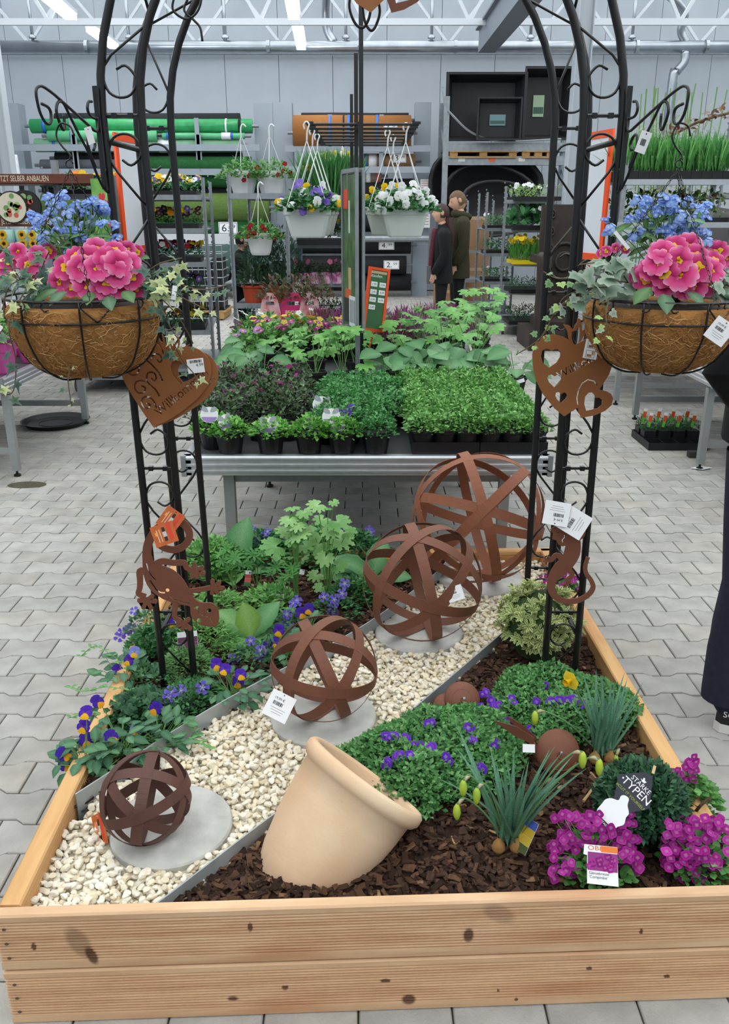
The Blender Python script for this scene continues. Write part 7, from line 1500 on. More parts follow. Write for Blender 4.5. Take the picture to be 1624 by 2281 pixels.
for (u, v, w_, h_, l) in ((948, 412, .2, .2, 'orange-lined notice on the grey rack panel'), (945, 492, .22, .25, 'white paper note low on the grey rack panel')):
    p = Q(u, v, YR - .02); t = thing('paper_notice', l, 'notice', p); t.matrix_local = Matrix.Translation(p) @ UPR; MB().box((0, 0, 0), (w_, h_, .003)).build('sheet', CARD, t)
    for k in range(4): MB().box((0, h_ * (.35 - .2 * k), .002), (w_ * .8, h_ * .05, .001), col=lin('c87a50')).build('print_line', PAINT, t)
# tub rack
XR0, XR1 = Q(985, 400, YR).x, Q(1262, 400, YR).x
t = thing('pallet_rack', 'galvanised pallet rack holding black tubs', 'rack', (XR0, YR, 0)); O = t.location
for x in (0, XR1 - XR0):
    for dy in (-.5, .5):
        z_ = Q(985, 215, YR - .5).z; MB().box((x, dy, z_ / 2), (.1, .09, z_)).build('upright', STEEL, t)
    for k in range(5): MB().bar((x, -.5, .3 + .7 * k), (x, .5, .3 + .7 * (k + 1)), .03, .03).build('brace', STEEL, t)
for v in (328, 358): z_ = Q(1100, v, YR - .5).z; MB().box(((XR1 - XR0) / 2, -.5, z_), (XR1 - XR0, .05, .15)).build('beam', STEEL, t); MB().box(((XR1 - XR0) / 2, 0, z_ - .02), (XR1 - XR0, 1.0, .03)).build('deck', STEEL, t)
for k in range(4): MB().box((.3 + .55 * k, -.53, Q(1100, 356, YR - .5).z), (.12, .004, .06), col=lin(('e0e0e0', 'e8683c')[k % 2])).build('beam_label', PAINT, t)
MB().tube(spline([Q(998, 247, YR - .55) - O, Q(1050, 295, YR - .6) - O, Q(1120, 315, YR - .6) - O, Q(1250, 310, YR - .6) - O], 8), .02, 5).build('chain', STEEL, t)
TUBM = mat('tub_black', '2a2a2e', rough=.4, vary=.1, scale=4)
def tub(label, u0, v0, u1, v1, y, dep, pic=None):
    a, b = Q(u0, v0, y), Q(u1, v1, y); cx, cz = (a.x + b.x) / 2, (a.z + b.z) / 2; w, h = b.x - a.x, a.z - b.z; t = thing('pond_tub', label, 'tub', (cx, y + dep / 2, b.z))
    def rect(s, yy): return [(-w / 2 * s, yy, h / 2 - h / 2 * s), (w / 2 * s, yy, h / 2 - h / 2 * s), (w / 2 * s, yy, h / 2 + h / 2 * s), (-w / 2 * s, yy, h / 2 + h / 2 * s)]
    rings = [rect(1.0, -dep / 2 + .05), rect(1.0, -dep / 2), rect(.93, -dep / 2), rect(.9, -dep / 2 + .08), rect(.8, dep / 2 - .03)]; V = [p for r in rings for p in r]; F = [(16, 17, 18, 19)]
    outr = [rect(.86, dep / 2)]; V += outr[0]
    for i in range(4): F += [(4 * i + j, 4 * i + (j + 1) % 4, 4 * i + 4 + (j + 1) % 4, 4 * i + 4 + j) for j in range(4)]
    F += [(j, 20 + j, 20 + (j + 1) % 4, (j + 1) % 4) for j in range(4)] + [(23, 22, 21, 20)]
    MB().add(V, F).build('tub_shell', TUBM, t)
    if pic: MB().box((pic[0] * w, dep / 2 - .06, h * pic[1]), (pic[2] * w, .01, pic[3] * h), col=lin(pic[4])).box((pic[0] * w, dep / 2 - .067, h * (pic[1] - pic[3] * .2)), (pic[2] * w * .9, .01, pic[3] * h * .3), col=lin('4a6a62')).build('picture_label', PAINT, t)
tub('large black pond tub tipped up on the rack', 995, 160, 1168, 314, YR - .3, .5); tub('small black tub in front of the large one', 1065, 216, 1160, 312, YR - .85, .3, (0, .5, .36, .26, '7fa6ac')); tub('tall black tub at the right of the rack', 1172, 147, 1265, 312, YR - .3, .45, (-.1, .5, .24, .3, 'bcd8b4'))
def pallet(label, u0, u1, v, y):
    a, b = Q(u0, v, y), Q(u1, v, y); t = thing('wooden_pallet', label, 'pallet', ((a.x + b.x) / 2, y, a.z - .07)); w = b.x - a.x
    for k in range(3): MB().box((-w / 2 + .07 + (w - .14) * k / 2, 0, .06), (.14, .8, .08)).build('block', PALLW, t)
    for k in range(5): MB().box((0, -.36 + .18 * k, .11), (w, .12, .022)).build('deck_board', PALLW, t)
    MB().box((0, -.36, .01), (w, .12, .02)).build('base_board', PALLW, t)
pallet('wooden pallet on the rack under the large tub', 998, 1143, 346, YR - .15); pallet('wooden pallet on the rack under the tall tub', 1155, 1225, 346, YR - .15)
for k, (u, v, w_, h_) in enumerate(((1060, 410, 1.1, .65), (1075, 440, .9, .6), (1100, 465, .8, .5))):
    p = Q(u, v, YR - .1 - .25 * k); t = thing('pond_liner_shell', ('rear', 'middle', 'front')[k] + ' dark kidney-shaped pond shell under the rack', 'pond shell', (p.x, p.y, p.z - h_)); ol = [(w_ * (math.cos(q) + .18 * math.cos(2 * q)), h_ * math.sin(q) * (1 + .15 * math.cos(q))) for q in [6.283 * i / 28 for i in range(28)]]
    mb = MB(); n = 28
    V = [(x * s, yy_, h_ + z * s) for s, yy_ in ((1, 0), (.97, -.04), (.9, -.02), (.86, .1), (.6, .14), (.55, .22)) for x, z in ol]; F = [(n * i + j, n * i + (j + 1) % n, n * i + n + (j + 1) % n, n * i + n + j) for i in range(5) for j in range(n)] + [tuple(range(5 * n, 6 * n))]; mb.add(V, F).build('shell_body', TUBM, t, smooth=True)
# ---------------------------------------------------------------- plant trolleys
def trolley(label, x, y, w, dep, shelves, htop=1.88, rot=0.0, group='plant trolleys'):
    t = thing('plant_trolley', label, 'trolley', (x, y, 0), group=group, rotz=rot)
    pm = MB(); pm.box((0, -.012, htop / 2 + .06), (.006, .03, htop - .1)); pm.box((.012, 0, htop / 2 + .06), (.03, .006, htop - .1)); 
    for k in range(int(htop / .06)): pm.box((-.006, 0, .15 + k * .06), (.012, .02, .02))
    pm = pm.mesh('post', STEEL)
    for sx in (-1, 1):
        for sy in (-1, 1):
            obj('post', pm, t, Matrix.Translation((sx * w / 2, sy * dep / 2, 0))); MB().tube([(sx * (w / 2 - .05), sy * (dep / 2 - .08) - .02, .06), (sx * (w / 2 - .05) + .03, sy * (dep / 2 - .08) - .02, .06)], .06, 14).build('wheel', mat('wheel_rubber', '5a554e', rough=.7), t)
    for z in shelves: mb = MB().box((0, 0, z), (w, dep, .012)); mb.box((0, -dep / 2, z), (w, .02, .045)); mb.box((0, dep / 2, z), (w, .02, .045)); mb.build('shelf', STEEL, t)
    MB().box((0, 0, .14), (w + .02, dep + .02, .03)).build('base', STEEL, t); return t
def flower_tray(label, x, y, z, w, dep, n, cols, ht=.1, leafc=G2, fs=.028, box=BLKPL, cat='flower tray', group='trays of flowers on the trolleys', T=None, nl=260, ls=.04, rot=0.0, stalk=False):
    t = thing('flower_tray', label, cat, (x, y, z), group=group, rotz=rot); mb = MB().box((0, 0, .025), (w, dep, .05)).build('tray_body', box, t)
    n_ = nl; x_, y_ = RNG.uniform(-w / 2, w / 2, n_), RNG.uniform(-dep / 2, dep / 2, n_); D = np.stack([RNG.normal(0, .8 if not stalk else .15, n_), RNG.normal(-.2, .8 if not stalk else .15, n_), RNG.uniform(.2, 1.2, n_)], 1); U = np.stack([RNG.normal(0, .3, n_), RNG.normal(-.6, .3, n_), np.ones(n_) * (.2 if stalk else 1)], 1)
    C = np.array([lin(c) for c in leafc])[RNG.integers(0, len(leafc), n_)] * RNG.uniform(.8, 1.2, (n_, 1)); MB().inst(T or SMALL, frames(np.stack([x_, y_, .05 + (RNG.uniform(0, ht, n_) if not stalk else np.zeros(n_))], 1), D, U, RNG.uniform(.8, 1.2, n_) * ls), cols=C).build('foliage', LEAF, t, kind='stuff')
    for k in range(n):
        n0 = Vector((R(-.4, .4), R(-1, -.3), R(.2, 1))).normalized(); M = frame(n0.orthogonal(), n0) @ Matrix.Scale(fs * R(.8, 1.2), 4); M.translation = Vector((R(-w / 2, w / 2), R(-dep / 2 - .02, dep / 2), .05 + ht * R(.75, 1.15))); obj('flower', random.choice(cols), t, M)
    return t
BF = lambda c, e=None: tm_mesh('flower', flower_T(5, c, None, e, w=.95, cup=.2), PETAL)
FY, FW, FV, FO, FD, FP, FRd = BF('f0c820'), BF('eceef2'), BF('6a52b0', 'e8d060'), BF('e88a20'), BF('4a1a50', 'd8b040'), BF('d8709a'), BF('a02030')
def pix(u, y): return Q(u, 500, y).x
y1_ = 8.7
shz = [1.72, 1.43, 1.13, .82, .5]
tx = pix(395, y1_); trolley('plant trolley of pansies seen between the left arch posts', tx, y1_, .6, 1.2, shz, rot=.12)
mixes = [[FY, FY, FW, FV], [FV, FO, FW, FY, FD], [FD, FY, FW, FRd], [FV, FV, FD], [FO, FD, FY]]
for k, z in enumerate(shz): flower_tray('tray of mixed pansies on the %s shelf of the left arch trolley' % ordn[k], tx, y1_ - .25, z + .01, .54, .5, 46 if k < 3 else 24, mixes[k], .12, rot=.12)
tx = pix(255, y1_ - .4); trolley('plant trolley of yellow pansies behind the left blue flowers', tx - .1, y1_ - .4, .6, 1.2, shz[:4], rot=.0)
for k, z in enumerate(shz[:4]): flower_tray('tray of %s pansies behind the left basket, %s shelf' % (('yellow', 'purple', 'white', 'dark')[k], ordn[k]), tx - .1, y1_ - .7, z + .01, .56, .5, 40 if k < 2 else 20, ([FY, FY, FO], [FV, FD], [FW, FV], [FD, FY])[k], .12)
# wire crate
p = Q(455, 682, 13.6); t = thing('wire_crate', 'black wire mesh crate on a small pallet behind the left arch', 'crate', (p.x, 13.6, 0)); cw, ch = .75, .95
PL2 = MB(); [MB().box((dx, 0, .07), (.1, .8, .1)).build('pallet_block', PALLW, t) for dx in (-.32, 0, .32)]; MB().box((0, 0, .13), (cw + .05, .8, .022)).build('pallet_deck', PALLW, t)
for k in range(9):
    MB().box((0, 0, .16 + k * ch / 8), (cw, .6, .012)).build('wire_ring', BLKPL, t) if k in (0,) else [MB().tube([(-cw / 2, -.3, .16 + k * ch / 8), (cw / 2, -.3, .16 + k * ch / 8), (cw / 2, .3, .16 + k * ch / 8), (-cw / 2, .3, .16 + k * ch / 8)], .008, 4, True).build('wire_ring', STEEL, t)]
for k in range(9): MB().tube([(-cw / 2 + cw * k / 8, -.3, .16), (-cw / 2 + cw * k / 8, -.3, .16 + ch)], .007, 4).build('wire_upright', STEEL, t)
MB().box((0, 0, .55), (cw - .06, .5, .75)).build('black_pots_inside', BLKPL, t)
# trolley with hanging white pots and terracotta pots
y2_ = 7.6; x2a, x2b = Q(517, 500, y2_).x, Q(640, 500, y2_).x; xc = (x2a + x2b) / 2; w2 = x2b - x2a
trolley('plant trolley with white hanging pots left of the black poles', xc, y2_ + .5, w2, 1.25, [1.72, .82], rot=0.0)
RP1 = MB().lathe([(.075, 0), (.085, .02), (.115, .15), (.12, .155), (.125, .18), (.118, .18), (.11, .15), (0, .15)], 12, cap0=True).mesh('pot', WHITEPL)
RP2 = pot_mesh('pot', .105, .16, mat('terracotta_plastic', 'b8492a', rough=.5), .78, .01)
CALI = [fol_mesh(.2, .15, 620, leaf_T(1, .45, 2, .5, .2, .1), .04, ['4f8a3e', '6aa04e', '5a9646', '3f7a36'], z0=0, flat=1.0) for _ in range(2)]
REDF = tm_mesh('flower', flower_T(5, '9a1420', '7a0e18', None, w=.95, cup=.5), PETAL)
def calib(label, x, y, z, hang, nred, s=1.0):
    t = thing('hanging_pot', label, 'hanging pot', (x, y, z), group='white hanging pots of calibrachoa'); obj('pot', RP1, t, Matrix.Scale(s, 4)); obj('foliage', CALI[nred % 2], t, Matrix.Translation((0, 0, .13)) @ Matrix.Scale(s, 4), kind='stuff')
    for k in range(nred): a = R(3.3, 6.1); M = frame((1, 0, 0), (R(-.3, .3), -1, .3)) @ Matrix.Scale(.02, 4); M.translation = Vector((math.cos(a) * .19, math.sin(a) * .16, .13 + R(-.02, .12))); obj('flower', REDF, t, M)
    if hang:
        for a in (0.5, 2.6, 4.7): MB().tube([(math.cos(a) * .12, math.sin(a) * .12, .18), (.0, 0, hang)], .003, 4).build('cord', WHITEPL, t)
        MB().tube(spline([(0, 0, hang - .02), (.0, 0, hang + .05), (.02, 0, hang + .08), (.045, 0, hang + .06)], 4), .007, 6).build('hook', WHITEPL, t, smooth=True)
for (u, l) in ((546, 'left'), (607, 'right')): calib('white pot of red calibrachoa on top of the trolley, %s one' % l, pix(u, y2_ + .1), y2_ + .1, 1.73, .48, 5 if l == 'right' else 3, 1.08)
zz2 = Q(578, 568, y2_ - .15).z; calib('white pot of red calibrachoa hanging inside the trolley', pix(578, y2_ - .15), y2_ - .15, zz2, .5, 9)
PINE = [fol_mesh(.14, .34, 500, NARROW, .06, ['2c4a34', '37573e', '44664a'], z0=.14, flat=.95, top=2)]
for (u, l) in ((560, 'left'), (618, 'right')): potted('terracotta_potted_shrub', 'dark needle shrub in the %s terracotta-coloured pot on the trolley' % l, 'potted plant', pix(u, y2_ - .02), y2_ - .02, PINE[0], RP2, z=.83, group='shrubs in terracotta pots on the trolley')
potted('white_potted_shrub', 'dark shrub in a white pot beside the terracotta pots', 'potted plant', pix(652, y2_ + .5), y2_ + .5, PINE[0], pot_mesh('pot', .085, .2, WHITEPL, .8), z=.8)
MARG = fol_mesh(.17, .26, 520, NARROW, .05, ['2a4f42', '35604e', '3f6e58'], z0=.12, flat=.95, top=1.6)
for k, (u, y, z) in enumerate(((548, 7.3, .42), (575, 7.75, 1.05), (622, 7.8, 1.08))):
    t = potted('potted_marguerite', ('white marguerite with blue-green leaves below the trolley shelf', 'white marguerite deep inside the trolley, left one', 'white marguerite deep inside the trolley, right one')[k], 'marguerite', pix(u, y), y, MARG, POT11, z=z, group='white marguerites on the trolley')
    for q in range(12): M = frame((1, 0, 0), (R(-.4, .4), -1, R(.2, 1))) @ Matrix.Scale(.017, 4); M.translation = Vector((R(-.16, .16), R(-.14, .0), R(.22, .42))); obj('flower', FW, t, M)
MB().box((pix(575, 7.75), 7.85, 1.0), (.6, .5, .012)).build('trolley_board', STEEL, label='dark inner board of the trolley carrying the marguerites', cat='board')
MB().box((pix(548, 7.3) + .1, 7.45, .2), (.75, .4, .4)).build('black_crate', BLKPL, label='black crate under the marguerite and peonies behind the table', cat='crate')
# daffodil pots on a trolley behind the rack
y3_ = 8.2; trolley('plant trolley behind the hanging pots left of the poles', pix(722, y3_ + .3), y3_ + .5, .6, 1.2, [1.62, 1.3, .95, .62, .3], htop=1.7)
NAR = fol_mesh(.12, .05, 240, leaf_T(1, .05, 3, .5, .12, .2), .32, ['3f7a44', '4c8a4e', '5f9a5a'], z0=.1, top=9)
DAFF = tm_mesh('flower', flower_T(6, 'f2dc3c', 'f6e878', 'f0b81c', w=.85, notch=-.1, cup=.3, eye=.25), PETAL); DAFW = tm_mesh('flower', flower_T(6, 'f4f0d8', 'f8f6ec', 'f0cc3c', w=.85, notch=-.1, cup=.3, eye=.25), PETAL)
for k, (u, y) in enumerate(((705, 8.1), (738, 8.05), (770, 8.1), (722, 8.35), (755, 8.4))):
    t = potted('potted_narcissus', 'tall white and yellow narcissus pot behind the hanging rack, %s' % ordn[k], 'narcissus', pix(u, y), y, NAR, pot_mesh('pot', .07, .11, mat('blue_pot', '2c3f86', rough=.4)), z=1.63, group='narcissus pots behind the rack')
    for q in range(9): M = frame((1, 0, 0), (R(-.6, .6), -1, R(-.2, .5))) @ Matrix.Scale(R(.028, .036), 4); M.translation = Vector((R(-.12, .12), R(-.12, .05), R(.32, .48))); obj('flower', (DAFF, DAFW)[q % 3 == 0], t, M)
PKPOT = pot_mesh('pot', .06, .1, mat('pink_striped_pot', 'c4569a', rough=.4, col2='e8d0e0', scale=30))
for r_, z in enumerate((.96, .63)):
    for k in range(5): 
        t = potted('potted_cyclamen', ('pink-potted cyclamen, upper shelf behind the sign, %s from left' if r_ == 0 else 'dark pot plant, lower shelf behind the sign, %s from left') % ordn[k], 'potted plant', pix(672 + 26 * k, 8.1), 8.1, LOWG[k % 2] if False else PINE[0] if False else DKF[k % 3], PKPOT if r_ == 0 else POT9, z=z, group=('pink-potted cyclamens behind the sign', 'dark pot plants behind the sign')[r_], s=.9)
        if r_ == 0: M = frame((1, 0, 0), (0, -1, .4)) @ Matrix.Scale(.025, 4); M.translation = Vector((R(-.04, .04), -.05, .2)); obj('flower', FP, t, M)
flower_tray('tray of dark foliage on the second shelf behind the hanging pots', pix(730, 8.2), 8.2, 1.31, .55, .5, 10, [FW, FY], .18, leafc=['2a4a30', '3a5a3a'])
# peonies in pink boxes behind the table
PEON = fol_mesh(.16, .2, 240, leaf_T(1, .35, 2, .45, .2, .1), .05, ['5a5a3a', '6a4a3c', '4f6a3f', '7a5a48'], z0=.2, flat=.95, top=1.5)
PINKC = mat('pink_card', 'd83a78', rough=.45, vary=.1, scale=12); REDC = mat('red_white_card', 'd8405a', rough=.45, col2='e8e0de', scale=9, vary=.05)
for k, (u, v, lb) in enumerate(((603, 690, 'left'), (655, 690, 'middle'), (690, 690, 'right'))):
    y = 7.15; p = Q(u, 712, y); t = thing('boxed_peony', 'young peony behind a pink product card, %s one' % lb, 'peony', (p.x, y, p.z), group='peonies with pink cards'); obj('foliage', PEON, t, Matrix.Translation((.04, .1, -.05)), kind='stuff'); MB().lathe([(.07, -.1), (.09, .02), (.085, .02), (0, .0)], 14, Matrix.Translation((.04, .1, 0)), cap0=True).build('pot', BLKPL, t)
    w_ = .12 if k == 1 else .09; obj('card', plate_mesh('card', [[(-w_, -.1), (w_, -.1), (w_ * 1.05, .06), (w_ * .8, .16), (w_ * .3, .22), (-w_ * .3, .22), (-w_ * .8, .16), (-w_ * 1.05, .06)], [(-w_ * .45, .12), (w_ * .45, .12), (w_ * .4, .15), (-w_ * .4, .15)]], .004, PINKC if k == 1 else REDC), t, Matrix.Rotation((-.3, 0, .4)[k], 4, 'Z') @ UPR)
    c_ = MB().box((0, -.004, -.03), (w_ * 1.2, .002, .09), col=lin('cfb8b4')).box((w_ * .3, -.005, -.03), (w_ * .4, .002, .07), col=lin('4a3a3c')).build('picture', PAINT, t, Matrix.Rotation((-.3, 0, .4)[k], 4, 'Z'))
    if k == 1: o_ = text('PEONY', .045, CARD, t, 0, .04, 0); o_.matrix_local = UPR @ Matrix.Translation((0, .045, .004))
    MB().box((.04, .15, -.2), (.3, .25, .2)).build('stand', BLKPL, t)
# right trolley T3 with trays, cage trolley with cartons, cardboard stack
y4_ = 11.6; x4a, x4b = P(1128, 748, 0).x, P(1215, 745, 0).x
trolley('plant trolley of trays and small daffodils on the right', (x4a + x4b) / 2 + .05, y4_ + .55, .62, 1.2, [1.72, 1.36, .93, .56], htop=1.9, rot=-.22)
xx_ = (x4a + x4b) / 2 + .02
TETE = tm_mesh('flower', flower_T(6, 'f0d020', 'f4dc40', 'e8b010', w=.85, cup=.4), PETAL); YTR = mat('yellow_tray', 'e8cf1e', rough=.4)
flower_tray('pale green mossy tray on top of the right trolley', xx_, y4_ + .2, 1.73, .6, .7, 14, [FW], .14, leafc=['6f9a4c', '86ac5c', '94b86c'], nl=420, T=NARROW, ls=.05)
flower_tray('tray of white-flowered broad leaves on the right trolley', xx_, y4_ + .15, 1.37, .6, .6, 9, [FW], .2, leafc=['3f7a4c', '4f8a58', '5f9a62'], nl=150, T=ROUND, ls=.12)
flower_tray('yellow tray of dwarf daffodils on the right trolley', xx_, y4_ + .1, .94, .56, .5, 46, [TETE], .27, leafc=['4c8a3c', '5f9a48'], box=YTR, T=leaf_T(1, .06, 3, .5, .1, .2), ls=.26, nl=300, fs=.03, stalk=True)
flower_tray('dark green herb tray low on the right trolley', xx_, y4_ + .1, .57, .58, .6, 0, [FW], .12, leafc=['2f5a34', '3c6a3e'], nl=420, T=NARROW, ls=.05); flower_tray('dark green herb tray at the bottom of the right trolley', xx_, y4_ + .1, .16, .58, .6, 0, [FW], .16, leafc=['28502e', '3a6a3c'], nl=420, T=NARROW, ls=.06)
x5 = pix(1110, 12.9); trolley('plant trolley of herbs behind the right trolley', x5, 13.2, .42, .9, [1.35, 1.0, .6, .25], htop=1.85)
for k, z in enumerate((1.36, 1.01, .61)): flower_tray('tray of green herbs behind the right trolley, %s shelf' % ordn[k], x5, 13.0, z, .38, .5, 2, [FW], .14, leafc=G2, nl=260)
x6 = pix(1060, 14.2); cg = trolley('nearly empty cage trolley with a carton beside the man', x6, 14.2, .4, .8, [1.0, .55, .12], htop=1.75)
def carton(label, x, y, z, w, d_, h): 
    t = thing('carton', label, 'carton', (x, y, z), group='cardboard cartons behind the couple'); MB().box((0, 0, h / 2), (w, d_, h)).build('carton_body', CARTON, t); MB().box((0, -d_ / 2 - .001, h - .01), (w * .98, .002, .05), col=lin('b89a78')).build('tape', PAINT, t); MB().box((0, 0, h + .001), (.06, d_, .002), col=lin('b89a78')).build('tape', PAINT, t)
carton('tall cardboard carton on the cage trolley', x6, 14.2, 1.01, .36, .6, .5); 
for k in range(3): carton('cardboard carton of the lower stack behind the man, %s from the floor' % ordn[k], pix(1052, 15.2), 15.2, .02 + k * .33, .55, .6, .32)
for k in range(2): carton('cardboard carton behind the legs of the couple, %s from the floor' % ordn[k], pix(1005, 15.0), 15.0, .02 + k * .3, .5, .5, .29)
# carved dark bench end
CARV = mat('dark_carved_wood', '3a302c', rough=.55, vary=.25, scale=9, bump=.3, bscale=25)
yc = 10.6; pa, pb = Q(1192, 740, yc), Q(1262, 455, yc); t = thing('carved_bench', 'dark brown carved wooden throne behind the right arch post', 'bench', (pa.x, yc, 0)); zt_ = pb.z; wb_ = .62
MB().box((wb_ / 2 + .05, .35, zt_ / 2), (wb_, .08, zt_)).build('carved_back', CARV, t)
for i in range(5):
    for sx in (.12, wb_ - .02):
        cz = zt_ - .12 - i * .2; MB().tube([(sx + .05 + (.015 + .05 * k / 20) * math.cos(k * .55), .29, cz + (.015 + .06 * k / 20) * math.sin(k * .55)) for k in range(21)], .014, 6).build('carved_spiral', CARV, t, smooth=True)
MB().tube([(wb_ / 2 + .05 + .2 * math.cos(k * .3), .29, zt_ * .6 + .22 * math.sin(k * .3)) for k in range(22)], .022, 6).build('carved_ring', CARV, t, smooth=True); MB().tube([(wb_ / 2 + .05 + .1 * math.cos(k * .4), .29, zt_ * .6 + .11 * math.sin(k * .4)) for k in range(16)], .02, 6).build('carved_ring', CARV, t, smooth=True)
za = Q(1190, 560, yc - .2).z; MB().lathe([(.09, 0), (.085, za * .3), (.075, za * .6), (.09, za * .85), (.095, za * .95), (.07, za * .99), (0, za)], 14, Matrix.Translation((.0, -.25, 0)) @ Matrix.Diagonal((.9, 1.6, 1, 1))).build('arm_post', CARV, t, smooth=True)
MB().box((wb_ / 2, .05, .28), (wb_, .7, .1)).build('seat', CARV, t); MB().box((wb_ / 2 - .05, .0, .12), (wb_ + .2, .85, .24)).build('base', CARV, t); MB().box((.0, .1, za - .1), (.1, .6, .09)).build('arm_rest', CARV, t)
# ---------------------------------------------------------------- side tables
sales_table('aluminium sales table with pink pots at the left', -3.75, -2.2, 5.0, 6.6, ins=.03); sales_table('aluminium sales table with the iris shelf at the right', 2.18, 3.7, 5.15, 6.75, ins=.03); sales_table('aluminium sales table nearest at the right', 2.22, 3.7, 3.3, 4.85, ins=.03); sales_table('aluminium sales table farthest at the right below the irises', 2.18, 3.7, 7.1, 8.7, ins=.03)
PKS = square_pot(.2, .19); PKM = mat('magenta_pot', 'b84a8e', rough=.35, vary=.06, scale=10); PKS.materials[0] = PKM
MIXF = [BF('d8305a'), BF('f0d040'), BF('eee6ea'), BF('3a2060', 'e8d040'), BF('e87a50')]
for k, (u, v, y) in enumerate(((22, 830, 5.25), (95, 805, 5.75), (60, 790, 6.05), (130, 780, 6.3), (5, 800, 5.9), (-60, 815, 5.5))):
    p = P(u, v, ZD0); t = thing('magenta_potted_primrose', 'magenta square pot of spring flowers on the left table, %s' % ordn[k], 'potted plant', (p.x - .06, p.y, ZD0), group='magenta pots on the left table'); obj('pot', PKS, t, Matrix.Rotation(.3 * k, 4, 'Z')); obj('foliage', LOWG[k % 2], t, Matrix.Translation((0, 0, .1)) @ Matrix.Scale(1.3, 4), kind='stuff')
    for q in range(8): n0 = Vector((R(-.5, .5), R(-1, -.2), 1)).normalized(); M = frame(n0.orthogonal(), n0) @ Matrix.Scale(.028, 4); M.translation = Vector((R(-.11, .11), R(-.12, .08), R(.27, .36))); obj('flower', MIXF[(q + k) % 5], t, M)
    if k == 0: c_ = MB().box((.0, -.093, .1), (.07, .003, .045)).build('price_sticker', CARD, t, Matrix.Identity(4))
# upper shelf with iris tray on the right table
YI = 7.9; zsh = Q(1450, 408, YI).z; t = thing('table_shelf_frame', 'galvanised shelf frame carrying irises above the right table', 'shelf', (2.7, YI, ZD0)); O = t.location
for x in (2.22, 3.2):
    for y in (YI - .26, YI + .28): MB().box((x - O.x, y - O.y, (zsh - ZD0) / 2 + .1), (.04, .04, zsh - ZD0 + .2)).build('upright', STEEL, t)
for z in (zsh, Q(1450, 500, YI).z): MB().box((0, .02, z - ZD0), (1.06, .6, .02)).build('shelf_board', STEEL, t); MB().box((0, -.29, z - ZD0), (1.06, .02, .045)).build('shelf_lip', ALU, t)
IRL = leaf_T(1, .07, 4, .4, .1, .2); IRI = [fol_mesh(.055, .02, 26, IRL, .27, ['3f8040', '56964e', '6aa85a', '7ab868'], z0=.07, top=7) for _ in range(3)]; SQB = MB().box((0, 0, .04), (.088, .088, .08)).mesh('pot', BLKPL)
for i in range(11):
    for j in range(3): x = 2.2 + i * .09; potted('potted_iris', 'upright iris in a square black pot on the high shelf, %s row, %s from left' % (ordn[j], ORD2[i]), 'iris', x, YI - .22 + j * .1, IRI[(i + j) % 3], SQB, z=zsh + .01, group='irises on the high shelf', rot=0)
BAMB = fol_mesh(.2, .5, 260, leaf_T(1, .1, 2, .4, .3, .1), .11, ['9aa860', 'b0b878', '7f9450'], z0=.3, flat=1.0, top=.5)
for k, (u, y) in enumerate(((1490, 9.0), (1560, 9.3), (1440, 9.4))):
    p = Q(u, 330, y); t = thing('bamboo_plant', 'pale leafy bamboo rising behind the irises, %s from the front' % ordn[k], 'bamboo', (p.x, y, 0), group='bamboos behind the irises'); obj('foliage', BAMB, t, Matrix.Translation((0, 0, 1.75)), kind='stuff'); obj('foliage', BAMB, t, Matrix.Translation((0, 0, 1.2)) @ Matrix.Rotation(2, 4, 'Z'), kind='stuff'); MB().lathe([(.12, 0), (.15, .28), (.14, .28), (0, .25)], 16, cap0=True).build('pot', BLKPL, t)
    for q in range(6): a = R(0, 6.28); MB().tube([(0, 0, .25), (math.cos(a) * .08, math.sin(a) * .08, 1.2), (math.cos(a) * .2, math.sin(a) * .2, 2.75)], .006, 5).build('cane', STEMG, t)
g1 = [Q(1440, 330, 8.5), Q(1500, 300, 8.5), Q(1560, 270, 8.5), Q(1630, 250, 8.5)]; t = thing('dry_garland', 'brown dried leaf branch arching at the right', 'branch', g1[0]); O = t.location; sp = spline(g1, 8); MB().tube([p - O for p in sp], .012, 6).build('branch_stem', STEMM, t)
DRYL = [tm_mesh('dry_leaf', leaf_T(1, .5, 3, .5, .4, .3, c, c, c), LEAF) for c in ('7a5238', '8f6848', '5f3f2c')]
for k in range(46): p = sp[int(R(0, len(sp) - 1))]; obj('dry_leaf', DRYL[k % 3], t, place(p - O + Vector((R(-.03, .03), R(-.03, .03), R(-.02, .05))), (R(-1, 1), R(-1, 1), R(-.3, 1)), rand_up(), R(.05, .08)))
flower_tray('leafy green tray on the lower shelf of the right table frame', 2.7, YI, Q(1450, 500, YI).z + .01, .95, .45, 6, [FW, FRd], .2, leafc=['5f7f3c', '7a9450', '4a6a34'], nl=420, ls=.06)
for i in range(7):
    for j in range(2): 
        t = potted('potted_herb', 'labelled herb pot at the near edge of the right table, %s row, %s from left' % (ordn[j], ordn[i]), 'herb', 2.28 + i * .11, 5.28 + j * .12, PINE[0] if False else DKF[i % 3] if False else LOWG[i % 2], POT9, group='labelled herb pots on the right table', s=.8)
        MB().box((.03, -.05, .16), (.022, .003, .1), col=lin('7acb4a')).box((.03, -.05, .21), (.022, .003, .03), col=lin('e8e8e8')).build('plant_tag', PAINT, t); 
p = Q(1610, 480, 6.2); t = thing('grey_tub', 'dark grey barrel behind the shelf frame at the right edge', 'barrel', (3.55, 9.2, 0)); MB().lathe([(.25, 0), (.3, .3), (.32, .9), (.3, 1.55), (.24, 1.62), (0, 1.66)], 20, cap0=True).build('barrel_body', mat('barrel_grey', '4a4648', rough=.5), t, smooth=True)
